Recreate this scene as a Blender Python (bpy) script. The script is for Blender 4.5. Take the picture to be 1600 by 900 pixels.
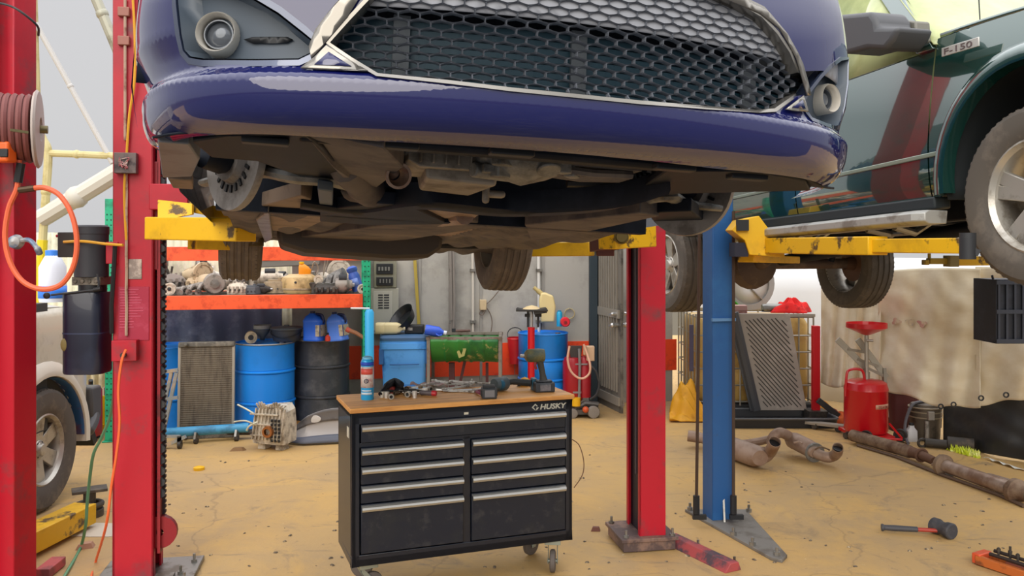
import bpy, bmesh, math, random
from math import sin, cos, pi, radians as R, sqrt, atan2
from mathutils import Vector, Matrix
from mathutils.geometry import delaunay_2d_cdt
random.seed(7)
for o in list(bpy.data.objects): bpy.data.objects.remove(o)
S = bpy.context.scene
COL = S.collection
# ---------------------------------------------------------------- camera
FPX, EYE, HOR = 1350.0, 1.85, 385.0      # focal length in pixels of the 1600 px frame, eye height, horizon row
cam_d = bpy.data.cameras.new('camera'); cam = bpy.data.objects.new('camera', cam_d); COL.objects.link(cam)
cam.location = (0, 0, EYE); cam.rotation_euler = (pi/2, 0, 0)
cam_d.sensor_width = 36; cam_d.lens = 36*FPX/1600; cam_d.shift_y = (HOR-450)/1600
cam_d.clip_start = .05; cam_d.clip_end = 400
S.camera = cam
# ---------------------------------------------------------------- sky: bright overcast, brighter overhead
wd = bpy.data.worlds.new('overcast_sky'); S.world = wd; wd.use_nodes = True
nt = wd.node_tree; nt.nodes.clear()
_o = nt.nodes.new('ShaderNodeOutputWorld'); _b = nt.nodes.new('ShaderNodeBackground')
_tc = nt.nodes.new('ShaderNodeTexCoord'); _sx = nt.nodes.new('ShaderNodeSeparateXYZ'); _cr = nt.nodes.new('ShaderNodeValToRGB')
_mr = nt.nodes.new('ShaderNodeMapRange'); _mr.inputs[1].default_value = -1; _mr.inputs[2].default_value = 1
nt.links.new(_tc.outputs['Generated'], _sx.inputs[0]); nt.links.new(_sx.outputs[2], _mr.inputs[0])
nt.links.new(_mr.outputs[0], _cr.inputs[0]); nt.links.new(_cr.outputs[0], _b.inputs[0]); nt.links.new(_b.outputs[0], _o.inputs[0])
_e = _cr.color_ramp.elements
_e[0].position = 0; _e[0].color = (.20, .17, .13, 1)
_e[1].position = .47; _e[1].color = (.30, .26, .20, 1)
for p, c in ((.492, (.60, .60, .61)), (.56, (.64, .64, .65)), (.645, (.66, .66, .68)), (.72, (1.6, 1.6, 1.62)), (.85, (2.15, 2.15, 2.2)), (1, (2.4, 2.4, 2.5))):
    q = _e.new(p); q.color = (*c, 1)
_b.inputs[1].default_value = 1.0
sun_d = bpy.data.lights.new('sun', 'SUN'); sun = bpy.data.objects.new('sun', sun_d); COL.objects.link(sun)
sun_d.energy = 2.0; sun_d.angle = R(50); sun_d.color = (1, .93, .82)
sun.rotation_euler = (R(64), 0, R(-16)); sun.location = (-3, -4, 8)
S.view_settings.view_transform = 'Standard'; S.view_settings.look = 'None'
S.view_settings.exposure = 0.0; S.view_settings.gamma = 1; S.view_settings.use_curve_mapping = False
# ---------------------------------------------------------------- pixel helpers
def P(px, py, d): return Vector(((px-800)*d/FPX, d, EYE-(py-HOR)*d/FPX))
def G(px, py, z=0):
    d = FPX*(EYE-z)/(py-HOR); return Vector(((px-800)*d/FPX, d, z))
def on_line(px, A, D):
    """point of the vertical plane through A (2D) along D that is seen in column px"""
    k = (px-800)/FPX; t = (k*A[1]-A[0])/(D[0]-k*D[1])
    return Vector((A[0]+t*D[0], A[1]+t*D[1], 0))
def at_line(px, py, A, D):
    p = on_line(px, A, D); p.z = EYE-(py-HOR)*p.y/FPX; return p
def lin(h):
    h = h.lstrip('#'); c = [int(h[i:i+2], 16)/255 for i in (0, 2, 4)]
    return tuple(x/12.92 if x <= .04045 else ((x+.055)/1.055)**2.4 for x in c)
# ---------------------------------------------------------------- mesh builder
def catmull(pts, n=8, closed=False):
    pts = [Vector(p) for p in pts]; out = []; m = len(pts)
    rng = range(m if closed else m-1)
    for i in rng:
        if closed: a, b, c, d = pts[i-1], pts[i], pts[(i+1) % m], pts[(i+2) % m]
        else: a, b, c, d = pts[max(i-1, 0)], pts[i], pts[i+1], pts[min(i+2, m-1)]
        for k in range(n):
            t = k/n
            out.append(.5*((2*b)+(c-a)*t+(2*a-5*b+4*c-d)*t*t+(3*b-a-3*c+d)*t**3))
    if not closed: out.append(pts[-1])
    return out
def frame(z):
    z = Vector(z).normalized(); a = Vector((0, 0, 1)) if abs(z.z) < .95 else Vector((1, 0, 0))
    x = a.cross(z).normalized(); y = z.cross(x)
    return Matrix((x, y, z)).transposed()
def TR(loc=(0, 0, 0), rx=0, ry=0, rz=0, s=1):
    m = Matrix.Translation(loc) @ Matrix.Rotation(rz, 4, 'Z') @ Matrix.Rotation(ry, 4, 'Y') @ Matrix.Rotation(rx, 4, 'X')
    return m @ (Matrix.Diagonal((*s, 1)) if hasattr(s, '__len__') else Matrix.Scale(s, 4))
class MB:
    def __init__(s, M=None): s.v = []; s.f = []; s.M = M
    def add(s, vs, fs, M=None):
        n = len(s.v)
        for p in vs:
            p = Vector(p)
            if M is not None: p = M @ p
            if s.M is not None: p = s.M @ p
            s.v.append(p)
        s.f += [tuple(i+n for i in f) for f in fs]; return s
    def box(s, c, d, M=None, rz=0, ry=0, rx=0):
        hx, hy, hz = d[0]/2, d[1]/2, d[2]/2
        vs = [(x, y, z) for x in (-hx, hx) for y in (-hy, hy) for z in (-hz, hz)]
        fs = [(0, 1, 3, 2), (4, 6, 7, 5), (0, 4, 5, 1), (2, 3, 7, 6), (0, 2, 6, 4), (1, 5, 7, 3)]
        T = TR(c, rx, ry, rz)
        return s.add(vs, fs, T if M is None else M @ T)
    def bar(s, a, b, w, h, up=(0, 0, 1)):
        a, b = Vector(a), Vector(b); z = (b-a); L = z.length; z.normalize(); u = Vector(up)
        if abs(z.dot(u)) > .98: u = Vector((0, 1, 0))
        x = u.cross(z).normalized(); y = z.cross(x)
        T = Matrix.Translation((a+b)/2) @ Matrix((x, y, z)).transposed().to_4x4()
        return s.box((0, 0, 0), (w, h, L), T)
    def tube(s, pts, r, n=8, closed=False, cap=True, sq=1.0):
        pts = [Vector(p) for p in pts]; m = len(pts); vs = []; fs = []; prev = None
        for i, p in enumerate(pts):
            if closed: t = pts[(i+1) % m]-pts[i-1]
            else: t = pts[min(i+1, m-1)]-pts[max(i-1, 0)]
            if t.length < 1e-9: t = Vector((0, 0, 1))
            t.normalize()
            if prev is None: x = frame(t).col[0].copy()
            else:
                x = prev-t*prev.dot(t)
                if x.length < 1e-6: x = frame(t).col[0].copy()
                x.normalize()
            prev = x; y = t.cross(x); rr = r[i] if hasattr(r, '__len__') else r
            for k in range(n):
                a = 2*pi*k/n; vs.append(p+x*(rr*cos(a))+y*(rr*sq*sin(a)))
        for i in range(m if closed else m-1):
            j = (i+1) % m
            for k in range(n):
                l = (k+1) % n; fs.append((i*n+k, i*n+l, j*n+l, j*n+k))
        if cap and not closed: fs += [tuple(range(n))[::-1], tuple((m-1)*n+k for k in range(n))]
        return s.add(vs, fs)
    def cyl(s, a, b, r, r2=None, n=16, cap=True):
        r2 = r if r2 is None else r2
        return s.tube([a, b], [r, r2], n, cap=cap)
    def lathe(s, prof, n=24, M=None, a0=0, a1=2*pi):
        vs = []; fs = []; full = abs(a1-a0-2*pi) < 1e-6; nn = n if full else n+1
        for r, z in prof:
            for k in range(nn):
                a = a0+(a1-a0)*k/n; vs.append((r*cos(a), r*sin(a), z))
        for i in range(len(prof)-1):
            for k in range(n):
                l = (k+1) % nn; q = (i*nn+k, i*nn+l, (i+1)*nn+l, (i+1)*nn+k)
                fs.append(q)
        return s.add(vs, fs, M)
    def prism(s, poly, z0, z1, M=None, scale=1.0):
        n = len(poly); cx = sum(p[0] for p in poly)/n; cy = sum(p[1] for p in poly)/n
        vs = [(p[0], p[1], z0) for p in poly]+[(cx+(p[0]-cx)*scale, cy+(p[1]-cy)*scale, z1) for p in poly]
        fs = [tuple(range(n))[::-1], tuple(range(n, 2*n))]+[(i, (i+1) % n, n+(i+1) % n, n+i) for i in range(n)]
        return s.add(vs, fs, M)
    def loft(s, secs, cap=True, closed=True, M=None):
        n = len(secs[0]); vs = [p for q in secs for p in q]; fs = []
        for i in range(len(secs)-1):
            for k in range(n if closed else n-1):
                l = (k+1) % n; fs.append((i*n+k, i*n+l, (i+1)*n+l, (i+1)*n+k))
        if cap and closed: fs += [tuple(range(n))[::-1], tuple((len(secs)-1)*n+k for k in range(n))]
        return s.add(vs, fs, M)
    def grid(s, fn, nu, nv, M=None):
        vs = [fn(i/nu, j/nv) for i in range(nu+1) for j in range(nv+1)]
        fs = [(i*(nv+1)+j, (i+1)*(nv+1)+j, (i+1)*(nv+1)+j+1, i*(nv+1)+j+1) for i in range(nu) for j in range(nv)]
        return s.add(vs, fs, M)
    def torus(s, Rr, r, M=None, n=24, m=8):
        pts = [(Rr*cos(2*pi*i/n), Rr*sin(2*pi*i/n), 0) for i in range(n)]
        o = MB(); o.tube(pts, r, m, closed=True); return s.add(o.v, o.f, M)
    def ball(s, c, r, n=12, m=8):
        r = r if hasattr(r, '__len__') else (r, r, r)
        prof = [(max(sin(pi*i/m), 1e-4), -cos(pi*i/m)) for i in range(m+1)]
        return s.lathe(prof, n, TR(c, s=r))
    def mirror(s, ax=0):
        n = len(s.v); s.v += [Vector([-c if i == ax else c for i, c in enumerate(p)]) for p in s.v]
        s.f += [tuple(i+n for i in f[::-1]) for f in s.f]; return s
def rrect(w, h, r, n=4):
    out = []
    for cx, cy, a in ((w/2-r, h/2-r, 0), (-w/2+r, h/2-r, pi/2), (-w/2+r, -h/2+r, pi), (w/2-r, -h/2+r, 1.5*pi)):
        for k in range(n+1): out.append((cx+r*cos(a+k*pi/2/n), cy+r*sin(a+k*pi/2/n)))
    return out
def inside(p, poly):
    x, y = p[0], p[1]; c = False; n = len(poly)
    for i in range(n):
        (x1, y1), (x2, y2) = poly[i], poly[i-1]
        if (y1 > y) != (y2 > y) and x < (x2-x1)*(y-y1)/(y2-y1)+x1: c = not c
    return c
def fill2d(outline, holes, su, sv, fn, keep=None):
    """triangulated sheet over a 2D outline with holes; fn maps (a,b) to 3D"""
    vs = []; ed = []
    def loop(pl):
        pl2 = []
        for i in range(len(pl)):
            a, b = Vector(pl[i-1]), Vector(pl[i]); k = max(1, int(max(abs((b-a).x)/su, abs((b-a).y)/sv)))
            pl2 += [a+(b-a)*j/k for j in range(k)]
        n = len(vs); vs.extend(pl2); m = len(pl2); ed.extend((n+i, n+(i+1) % m) for i in range(m))
    loop(outline)
    for h in holes: loop(h)
    x0, x1 = min(p[0] for p in outline), max(p[0] for p in outline); y0, y1 = min(p[1] for p in outline), max(p[1] for p in outline)
    nb = len(vs); y = y0+sv*.5; row = 0
    while y < y1:
        x = x0+su*(.5 if row % 2 else .25)
        while x < x1:
            if inside((x, y), outline) and not any(inside((x, y), h) for h in holes): vs.append(Vector((x, y)))
            x += su
        y += sv; row += 1
    r = delaunay_2d_cdt([Vector((v[0], v[1])) for v in vs], ed, [], 0, 1e-7)
    V, F = r[0], r[2]; out = []
    for f in F:
        c = sum((V[i] for i in f), Vector((0, 0)))/len(f)
        if inside(c, outline) and not any(inside(c, h) for h in holes): out.append(tuple(f))
    used = sorted({i for f in out for i in f}); ix = {k: i for i, k in enumerate(used)}
    nr = []
    for i in used:
        x, y = V[i].x, V[i].y; eu, ev = su*.5, sv*.6
        n = (Vector(fn(x+eu, y))-Vector(fn(x-eu, y))).cross(Vector(fn(x, y+ev))-Vector(fn(x, y-ev))); nr.append(n.normalized())
    fill2d.normals = nr
    return [fn(V[i].x, V[i].y) for i in used], [tuple(ix[i] for i in f) for f in out]
# ---------------------------------------------------------------- objects
WM = {}
def wmat(o): return WM.get(o.as_pointer(), Matrix()) if o.parent is None else wmat(o.parent)
def tag(o, label=None, cat=None, group=None, kind=None):
    if label: o['label'] = label
    if cat: o['category'] = cat
    if group: o['group'] = group
    if kind: o['kind'] = kind
    return o
def thing(name, label, cat, loc=(0, 0, 0), rz=0, group=None, M=None):
    o = bpy.data.objects.new(name, None); COL.objects.link(o); o.empty_display_size = .1
    if M is None: M = TR(loc, rz=rz)
    o.location = M.to_translation(); o.rotation_euler = M.to_euler(); WM[o.as_pointer()] = M
    return tag(o, label, cat, group)
def mesh(name, mb, ang=35, smooth=True):
    me = bpy.data.meshes.new(name)
    me.from_pydata([tuple(v) for v in mb.v], [], mb.f); me.validate(); me.update()
    bm = bmesh.new(); bm.from_mesh(me); bmesh.ops.remove_doubles(bm, verts=bm.verts, dist=1e-5)
    bmesh.ops.recalc_face_normals(bm, faces=bm.faces); bm.to_mesh(me); bm.free()
    if smooth:
        me.shade_smooth(); me.set_sharp_from_angle(angle=R(ang))
    return me
def part(name, mb, m, parent=None, bev=0, ang=35, smooth=True, W=False, sol=0, label=None, seg=1, nrm=None):
    if W and parent is not None:
        I = wmat(parent).inverted(); mb.v = [I @ v for v in mb.v]
    me = mesh(name, mb, ang, smooth)
    if nrm and len(nrm) == len(me.vertices):          # smooth analytic normals for sheet metal
        p = me.polygons[0]
        if p.normal.dot(nrm[p.vertices[0]]) < 0: nrm = [-n for n in nrm]
        bad = sum(1 for q in me.polygons if q.normal.dot(nrm[q.vertices[0]]) < 0)
        if bad*2 > len(me.polygons): nrm = [-n for n in nrm]
        me.set_sharp_from_angle(angle=pi); me.normals_split_custom_set_from_vertices([tuple(n) for n in nrm])
    o = bpy.data.objects.new(name, me); COL.objects.link(o); me.materials.append(m)
    o.parent = parent
    if sol:
        k = o.modifiers.new('thickness', 'SOLIDIFY'); k.thickness = sol; k.offset = 0
    if bev:
        k = o.modifiers.new('bevel', 'BEVEL'); k.width = bev; k.segments = seg+1; k.limit_method = 'ANGLE'; k.angle_limit = R(40)
    if label: o['label'] = label
    return o
def solo(name, mb, m, label, cat, group=None, loc=None, **k):
    if loc is None:
        z = min(v.z for v in mb.v); n = len(mb.v)
        loc = Vector((sum(v.x for v in mb.v)/n, sum(v.y for v in mb.v)/n, z))
    mb.v = [v-Vector(loc) for v in mb.v]
    o = part(name, mb, m, None, **k); o.location = loc; WM[o.as_pointer()] = Matrix.Translation(loc)
    return tag(o, label, cat, group)
def struct(name, mb, m, **k):
    o = part(name, mb, m, None, **k); o['kind'] = 'structure'; return o
def dup(root, loc, rz=0, label=None, group=None, s=None):
    r = root.copy(); COL.objects.link(r); r.location = loc; r.rotation_euler = (0, 0, rz)
    if s: r.scale = (s, s, s)
    if label: r['label'] = label
    if group: r['group'] = group
    WM[r.as_pointer()] = TR(loc, rz=rz)
    def rec(a, b):
        for ch in list(a.children):
            c = ch.copy(); COL.objects.link(c); c.parent = b; rec(ch, c)
    rec(root, r); return r
def text_mb(txt, size, depth, M, shear=0, bold=0):
    cu = bpy.data.curves.new('lettering', 'FONT'); cu.body = txt; cu.size = size; cu.extrude = depth; cu.shear = shear; cu.offset = bold
    cu.align_x = 'LEFT'; o = bpy.data.objects.new('lettering', cu); COL.objects.link(o)
    dg = bpy.context.evaluated_depsgraph_get(); me = bpy.data.meshes.new_from_object(o.evaluated_get(dg))
    mb = MB(); mb.add([v.co for v in me.vertices], [tuple(p.vertices) for p in me.polygons], M)
    bpy.data.objects.remove(o); bpy.data.curves.remove(cu); bpy.data.meshes.remove(me)
    return mb
# ---------------------------------------------------------------- materials
MATS = {}
def mat(name, c, rough=.5, metal=0, c2=None, sc=6, lo=.5, hi=.62, bump=0, bsc=30, coat=0, spec=.5, c3=None, sc3=1.5, lo3=.5, hi3=.65, r2=None, trans=0, emit=None, stretch=None, det=6, cior=1.5):
    if name in MATS: return MATS[name]
    m = bpy.data.materials.new(name); m.use_nodes = True; t = m.node_tree; b = t.nodes['Principled BSDF']
    L = t.links.new; N = t.nodes.new
    col = lin(c) if isinstance(c, str) else c
    b.inputs['Base Color'].default_value = (*col, 1); b.inputs['Roughness'].default_value = rough; b.inputs['Metallic'].default_value = metal
    b.inputs['Specular IOR Level'].default_value = spec
    if coat: b.inputs['Coat Weight'].default_value = coat; b.inputs['Coat Roughness'].default_value = .03; b.inputs['Coat IOR'].default_value = cior
    if trans: b.inputs['Transmission Weight'].default_value = trans
    if emit: b.inputs['Emission Color'].default_value = (*lin(emit[0]), 1); b.inputs['Emission Strength'].default_value = emit[1]
    tc = N('ShaderNodeTexCoord'); src = tc.outputs['Object']
    if stretch:
        mp = N('ShaderNodeMapping'); mp.inputs['Scale'].default_value = stretch; L(src, mp.inputs[0]); src = mp.outputs[0]
    last = None
    def layer(prev, colr, scale, l, h):
        n = N('ShaderNodeTexNoise'); n.inputs['Scale'].default_value = scale; n.inputs['Detail'].default_value = det; n.inputs['Roughness'].default_value = .65
        L(src, n.inputs['Vector']); r = N('ShaderNodeMapRange'); r.inputs[1].default_value = l; r.inputs[2].default_value = h; L(n.outputs['Fac'], r.inputs[0])
        x = N('ShaderNodeMix'); x.data_type = 'RGBA'; L(r.outputs[0], x.inputs[0])
        if prev is None: x.inputs[6].default_value = (*col, 1)
        else: L(prev, x.inputs[6])
        x.inputs[7].default_value = (*(lin(colr) if isinstance(colr, str) else colr), 1)
        return x.outputs[2], r.outputs[0]
    fac = None
    if c3: last, _ = layer(last, c3, sc3, lo3, hi3)
    if c2: last, fac = layer(last, c2, sc, lo, hi)
    if last: L(last, b.inputs['Base Color'])
    if r2 is not None and fac:
        r = N('ShaderNodeMapRange'); r.inputs[3].default_value = rough; r.inputs[4].default_value = r2; L(fac, r.inputs[0]); L(r.outputs[0], b.inputs['Roughness'])
    if bump:
        n = N('ShaderNodeTexNoise'); n.inputs['Scale'].default_value = bsc; n.inputs['Detail'].default_value = 4; L(src, n.inputs['Vector'])
        k = N('ShaderNodeBump'); k.inputs['Strength'].default_value = bump; k.inputs['Distance'].default_value = .01
        L(n.outputs['Fac'], k.inputs['Height']); L(k.outputs[0], b.inputs['Normal'])
    MATS[name] = m; return m
red_post = mat('red_paint', '#b90d28', .45, 0, '#7d3a40', 4, .54, .70, c3='#a01228', sc3=1.2, bump=.05)
red_dark = mat('red_dark', '#8c1420', .5, 0, '#5a1518', 6)
yellow = mat('yellow_paint', '#e3b111', .5, 0, '#5a4422', 7, .57, .63, c3='#c99a12', sc3=3, bump=.1)
blue_post = mat('blue_paint', '#1f5590', .5, 0, '#3d4a52', 4, .6, .75, c3='#2a66a0', sc3=1.5)
orange = mat('orange_beam', '#ee5a2c', .5, 0, '#d0461f', 8)
green_rack = mat('green_rack', '#17a578', .5, 0, '#0f7d5c', 8)
black = mat('black_plastic', '#17191d', .5)
blackg = mat('black_gloss', '#0e1420', .3, 0, '#1d232c', 6, coat=.3)
dark = mat('dark_grey', '#2b2d31', .6, 0, '#3a3a3a', 10)
steel = mat('steel', '#8f8d88', .4, .7, '#6e675c', 8)
bright = mat('bright_steel', '#c9c9c9', .28, .85)
alu = mat('cast_aluminium', '#8d8478', .55, .35, '#5c5145', 9, .45, .65, bump=.25, bsc=50)
alu2 = mat('grey_cast_metal', '#86847f', .55, .4, '#4d4a46', 9, .45, .65, bump=.25, bsc=50)
beige = mat('beige_cast_metal', '#a8977a', .6, .15, '#71634e', 9, .45, .65, bump=.2, bsc=50)
rust = mat('rusty_pipe', '#86705c', .7, .25, '#5c4232', 7, .45, .65, bump=.15, bsc=40)
rust2 = mat('heat_stained_steel', '#a08c7e', .5, .4, '#7b5f4e', 5, .45, .65, bump=.08)
tyre = mat('tyre_rubber', '#3a3632', .85, 0, '#4b443c', 8)
tyre2 = mat('dusty_rubber', '#57504a', .85, 0, '#6a6056', 8)
rimm = mat('alloy_rim', '#b9b5ac', .35, .55, '#8c8478', 6)
rubber = mat('hose_rubber', '#1b1b1e', .6)
# ================================================================ SETTING
def floor_mat():
    m = bpy.data.materials.new('concrete_floor'); m.use_nodes = True; t = m.node_tree; b = t.nodes['Principled BSDF']; L = t.links.new; N = t.nodes.new
    tc = N('ShaderNodeTexCoord'); src = tc.outputs['Object']
    def noise(sc, det=8, rough=.65, vec=None, dist=0):
        n = N('ShaderNodeTexNoise'); n.inputs['Scale'].default_value = sc; n.inputs['Detail'].default_value = det; n.inputs['Roughness'].default_value = rough; n.inputs['Distortion'].default_value = dist
        L(vec or src, n.inputs['Vector']); return n.outputs['Fac']
    def mr(f, a, c): r = N('ShaderNodeMapRange'); r.inputs[1].default_value = a; r.inputs[2].default_value = c; L(f, r.inputs[0]); return r.outputs[0]
    def mix(f, a, c):
        x = N('ShaderNodeMix'); x.data_type = 'RGBA'; L(f, x.inputs[0])
        for s, v in ((6, a), (7, c)):
            if isinstance(v, str): x.inputs[s].default_value = (*lin(v), 1)
            else: L(v, x.inputs[s])
        return x.outputs[2]
    c = mix(mr(noise(.55, 5, .6), .38, .66), '#c39f66', '#ae936c')
    c = mix(mr(noise(1.3, 8, .7, dist=.6), .46, .72), c, '#cfa661')
    c = mix(mr(noise(2.6, 9, .72, dist=1.0), .56, .74), c, '#8d7a61')
    c = mix(mr(noise(9, 9, .75), .60, .72), c, '#6f6152')
    c = mix(mr(noise(14, 6, .7), .66, .74), c, '#d3bb92')
    mp = N('ShaderNodeMapping'); mp.inputs['Scale'].default_value = (.5, 3, 1); mp.inputs['Rotation'].default_value = (0, 0, .5); L(src, mp.inputs[0])
    c = mix(mr(noise(3, 8, .7, mp.outputs[0]), .6, .72), c, '#8a7860')
    v = N('ShaderNodeTexVoronoi'); v.feature = 'DISTANCE_TO_EDGE'; v.inputs['Scale'].default_value = .34
    dn = N('ShaderNodeTexNoise'); dn.inputs['Scale'].default_value = 2.2; dn.inputs['Detail'].default_value = 6; L(src, dn.inputs['Vector'])
    vm = N('ShaderNodeVectorMath'); vm.operation = 'MULTIPLY_ADD'; L(dn.outputs['Color'], vm.inputs[0]); vm.inputs[1].default_value = (.5, .5, 0); L(src, vm.inputs[2]); L(vm.outputs[0], v.inputs['Vector'])
    cr = N('ShaderNodeMapRange'); cr.inputs[1].default_value = 0; cr.inputs[2].default_value = .0035; cr.inputs[3].default_value = .3; cr.inputs[4].default_value = 0; L(v.outputs['Distance'], cr.inputs[0])
    c = mix(cr.outputs[0], c, '#5d5144')
    L(c, b.inputs['Base Color']); b.inputs['Roughness'].default_value = .62; b.inputs['Specular IOR Level'].default_value = .3
    k = N('ShaderNodeBump'); k.inputs['Strength'].default_value = .25; k.inputs['Distance'].default_value = .01; L(noise(25, 8), k.inputs['Height']); L(k.outputs[0], b.inputs['Normal'])
    return m
struct('floor', MB().box((0, 10.1, -.05), (34, 15.8, .1)), floor_mat(), smooth=False)
struct('floor_unseen_dark', MB().box((0, -5.9, -.052), (34, 16.2, .1)), mat('dark_reflection_ground', '#4b4a4b', .8, 0, '#5f5c58', 3, bump=.3, bsc=60), smooth=False)  # unseen dark ground, added to darken the car's reflections and underside
# back wall: grey board with a red-orange stripe
WA, WD = (1.95, 10.35), (.9816, .191); WANG = atan2(WD[1], WD[0])
wgrey = mat('grey_wall', '#a3a09a', .75, 0, '#8d8a84', 3, .5, .7, c3='#b0aba0', sc3=.8)
def wallp(t, z, out=0): return Vector((WA[0]+t*WD[0]+out*WD[1], WA[1]+t*WD[1]-out*WD[0], z))
WM_ = TR((WA[0], WA[1], 0), rz=WANG)            # local x along the wall, y into the wall
mb = MB(WM_); mb.box((-2.24, .06, 1.5), (4.42, .12, 3.0)); struct('wall_back', mb, wgrey, smooth=False)
mb = MB(WM_); mb.box((-2.9, -.004, .555), (1.88, .008, .37)); mb.box((-1.42, -.004, .555), (1.06, .008, .37)); mb.box((-.21, -.004, .555), (.46, .008, .37))
struct('trim_1', mb, mat('red_orange_stripe', '#f04a1e', .6, 0, '#b02a22', 3, .54, .68), smooth=False)
mb = MB(WM_)
for x in (-3.05, -2.35, -1.62, -.92, -.42): mb.box((x, -.006, 1.5), (.03, .012, 3.0))
struct('trim_2', mb, mat('grey_batten', '#8f8c87', .7), smooth=False)
# corrugated fence and dark sheet behind the rack
RA, RANG = Vector((-3.815, 8.2, 0)), R(10.8); RM = TR(RA, rz=RANG)         # rack frame: x along its front, y into its depth
RDIR = (cos(RANG), sin(RANG))
mb = MB(RM); n = 90
mb.grid(lambda a, b: (-1.2+a*3.55, 1.35+.02*sin(a*n*pi), .0+b*2.0), n*2, 1)
struct('wall_left', mb, mat('pale_corrugated_sheet', '#dcd8bf', .6, 0, '#bdb9a4', 3), sol=.004)
# low white sheet added behind the hanging tarps, standing in for bright sky
mb = MB(); mb.grid(lambda a, b: (2.3+a*4.2, 11.6-a*3.6+.02*sin(a*40), b*1.72), 60, 4)
struct('sky_backing_right', mb, mat('sky_white_sheet', '#e9ecef', .6), sol=.004)
# far gravel yard strip and hedge seen under the right tarp
# ================================================================ BLUE CAR ON THE LIFT (front towards us)
MC = Matrix.Translation((.13, 1.75, 1.855)) @ Matrix.Rotation(R(15), 4, 'Z') @ Matrix.Rotation(R(2.9), 4, 'Y') @ Matrix.Rotation(R(-2.6), 4, 'X')
MCI = MC.inverted(); CO = MCI @ Vector((0, 0, EYE))
def cray(px, py): return (MCI.to_3x3() @ Vector(((px-800)/FPX, 1, -(py-HOR)/FPX))).normalized()
def U(px, py, w=.2, dz=0):
    """point of the car's underside plane at height w seen at a pixel"""
    d = cray(px, py); t = (w-CO.z)/d.z; p = CO+d*t
    for _ in range(4):
        lim = .1*(min(abs(p.x), .8)/.6)**2+.10
        if p.y < lim: p = CO+d*((lim-CO.y)/d.y)
    p.z += dz; return p
def cproj(p):
    q = MC @ p; return 800+FPX*q.x/q.y, HOR-FPX*(q.z-EYE)/q.y
_pl = catmull([(-.2, .011, 0), (0, 0, 0), (.2, .011, 0), (.4, .045, 0), (.6, .10, 0), (.725, .165, 0), (.83, .265, 0), (.898, .40, 0), (.935, .56, 0), (.95, .75, 0), (.955, 1.2, 0)], 10)
_pl = [p for p in _pl if p.x >= -1e-6]; _al = [0]
for i in range(1, len(_pl)): _al.append(_al[-1]+(_pl[i]-_pl[i-1]).length)
TMAX = next(a for a, p in zip(_al, _pl) if p.y > .60)
def plan(t):
    a = abs(t); i = 0
    while i < len(_al)-2 and _al[i+1] < a: i += 1
    f = (a-_al[i])/(_al[i+1]-_al[i]); p = _pl[i].lerp(_pl[i+1], f); tg = (_pl[i+1]-_pl[i]).normalized()
    n = Vector((-tg.y, tg.x, 0)); s = 1 if t >= 0 else -1          # inward normal
    return Vector((p.x*s, p.y, 0)), Vector((n.x*s, n.y, 0))
_g0 = catmull([(.17, .2, 0), (.195, .11, 0), (.202, .07, 0), (.215, .04, 0), (.235, .017, 0), (.265, .004, 0), (.29, 0, 0), (.309, .001, 0), (.320, .010, 0), (.335, .026, 0), (.36, .030, 0), (.42, .027, 0), (.5, .022, 0), (.6, .03, 0), (.7, .05, 0), (.85, .1, 0), (1.0, .2, 0)], 8)
_g = [(p.x, p.y) for p in _g0]
def g(w):
    for (a, x), (b, y) in zip(_g, _g[1:]):
        if w <= b: return x+(y-x)*max(0, (w-a))/(b-a)
    return _g[-1][1]
def Sf(t, w, off=0):
    p, n = plan(t); k = max(0, min(1, (abs(t)-.62)/.45)); k = k*k*(3-2*k); up = max(0, min(1, (w-.30)/.12)); q = p+n*(g(w)-k*.026*up+k*.022*(1-up)*(1 if t < 0 else .3)+off); return Vector((q.x, q.y, w))
def tw(px, py, off=0, t=0, w=.4):
    t = max(-1.0, min(1.0, (px-850)/480)); w = .5-py*.0013
    for _ in range(40):
        x, y = cproj(Sf(t, w, off)); ex, ey = px-x, py-y
        if abs(ex)+abs(ey) < .05: break
        e = 1e-3; xt, yt = cproj(Sf(t+e, w, off)); xw, yw = cproj(Sf(t, w+e, off))
        a, b_, c_, d_ = (xt-x)/e, (xw-x)/e, (yt-y)/e, (yw-y)/e; D = a*d_-b_*c_
        if abs(D) < 1e-6: break
        dt, dw = (ex*d_-ey*b_)/D, (ey*a-ex*c_)/D
        t = max(-TMAX, min(TMAX, t+max(-.15, min(.15, dt)))); w = max(.17, min(.95, w+max(-.08, min(.08, dw))))
    return (t, w)
def TW(pts, off=0): return [tw(x, y, off) for x, y in pts]
def inset(poly, d, asp=1):
    c = sum((Vector(p) for p in poly), Vector((0, 0)))/len(poly); out = []
    n = len(poly); A = sum(poly[i-1][0]*poly[i][1]-poly[i][0]*poly[i-1][1] for i in range(n))
    for i in range(n):
        a, b, e = Vector(poly[i-1]), Vector(poly[i]), Vector(poly[(i+1) % n])
        t = ((b-a).normalized()+(e-b).normalized()); t = t.normalized() if t.length > 1e-6 else (b-a).normalized()
        nn = Vector((-t.y, t.x))*(1 if A > 0 else -1); out.append(tuple(b+nn*d))
    return out
paint = mat('navy_car_paint', '#081052', .5, 0, coat=1.0, cior=1.75, spec=.1)
trimchrome = mat('satin_chrome_trim', '#8f8b84', .25, .75)
gplast = mat('fog_bezel_plastic', '#4f5a66', .45)
bezelpaint = mat('bezel_gloss', '#39435c', .15, .5, coat=.8, cior=1.8)
under = mat('dusty_underbody', '#5b5350', .7, .05, '#39343a', 6, .45, .65, bump=.1, c3='#6e645c', sc3=2)
underdk = mat('black_underbody', '#0e141f', .55, 0, '#1f2430', 6, .5, .7, spec=.2)
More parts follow.
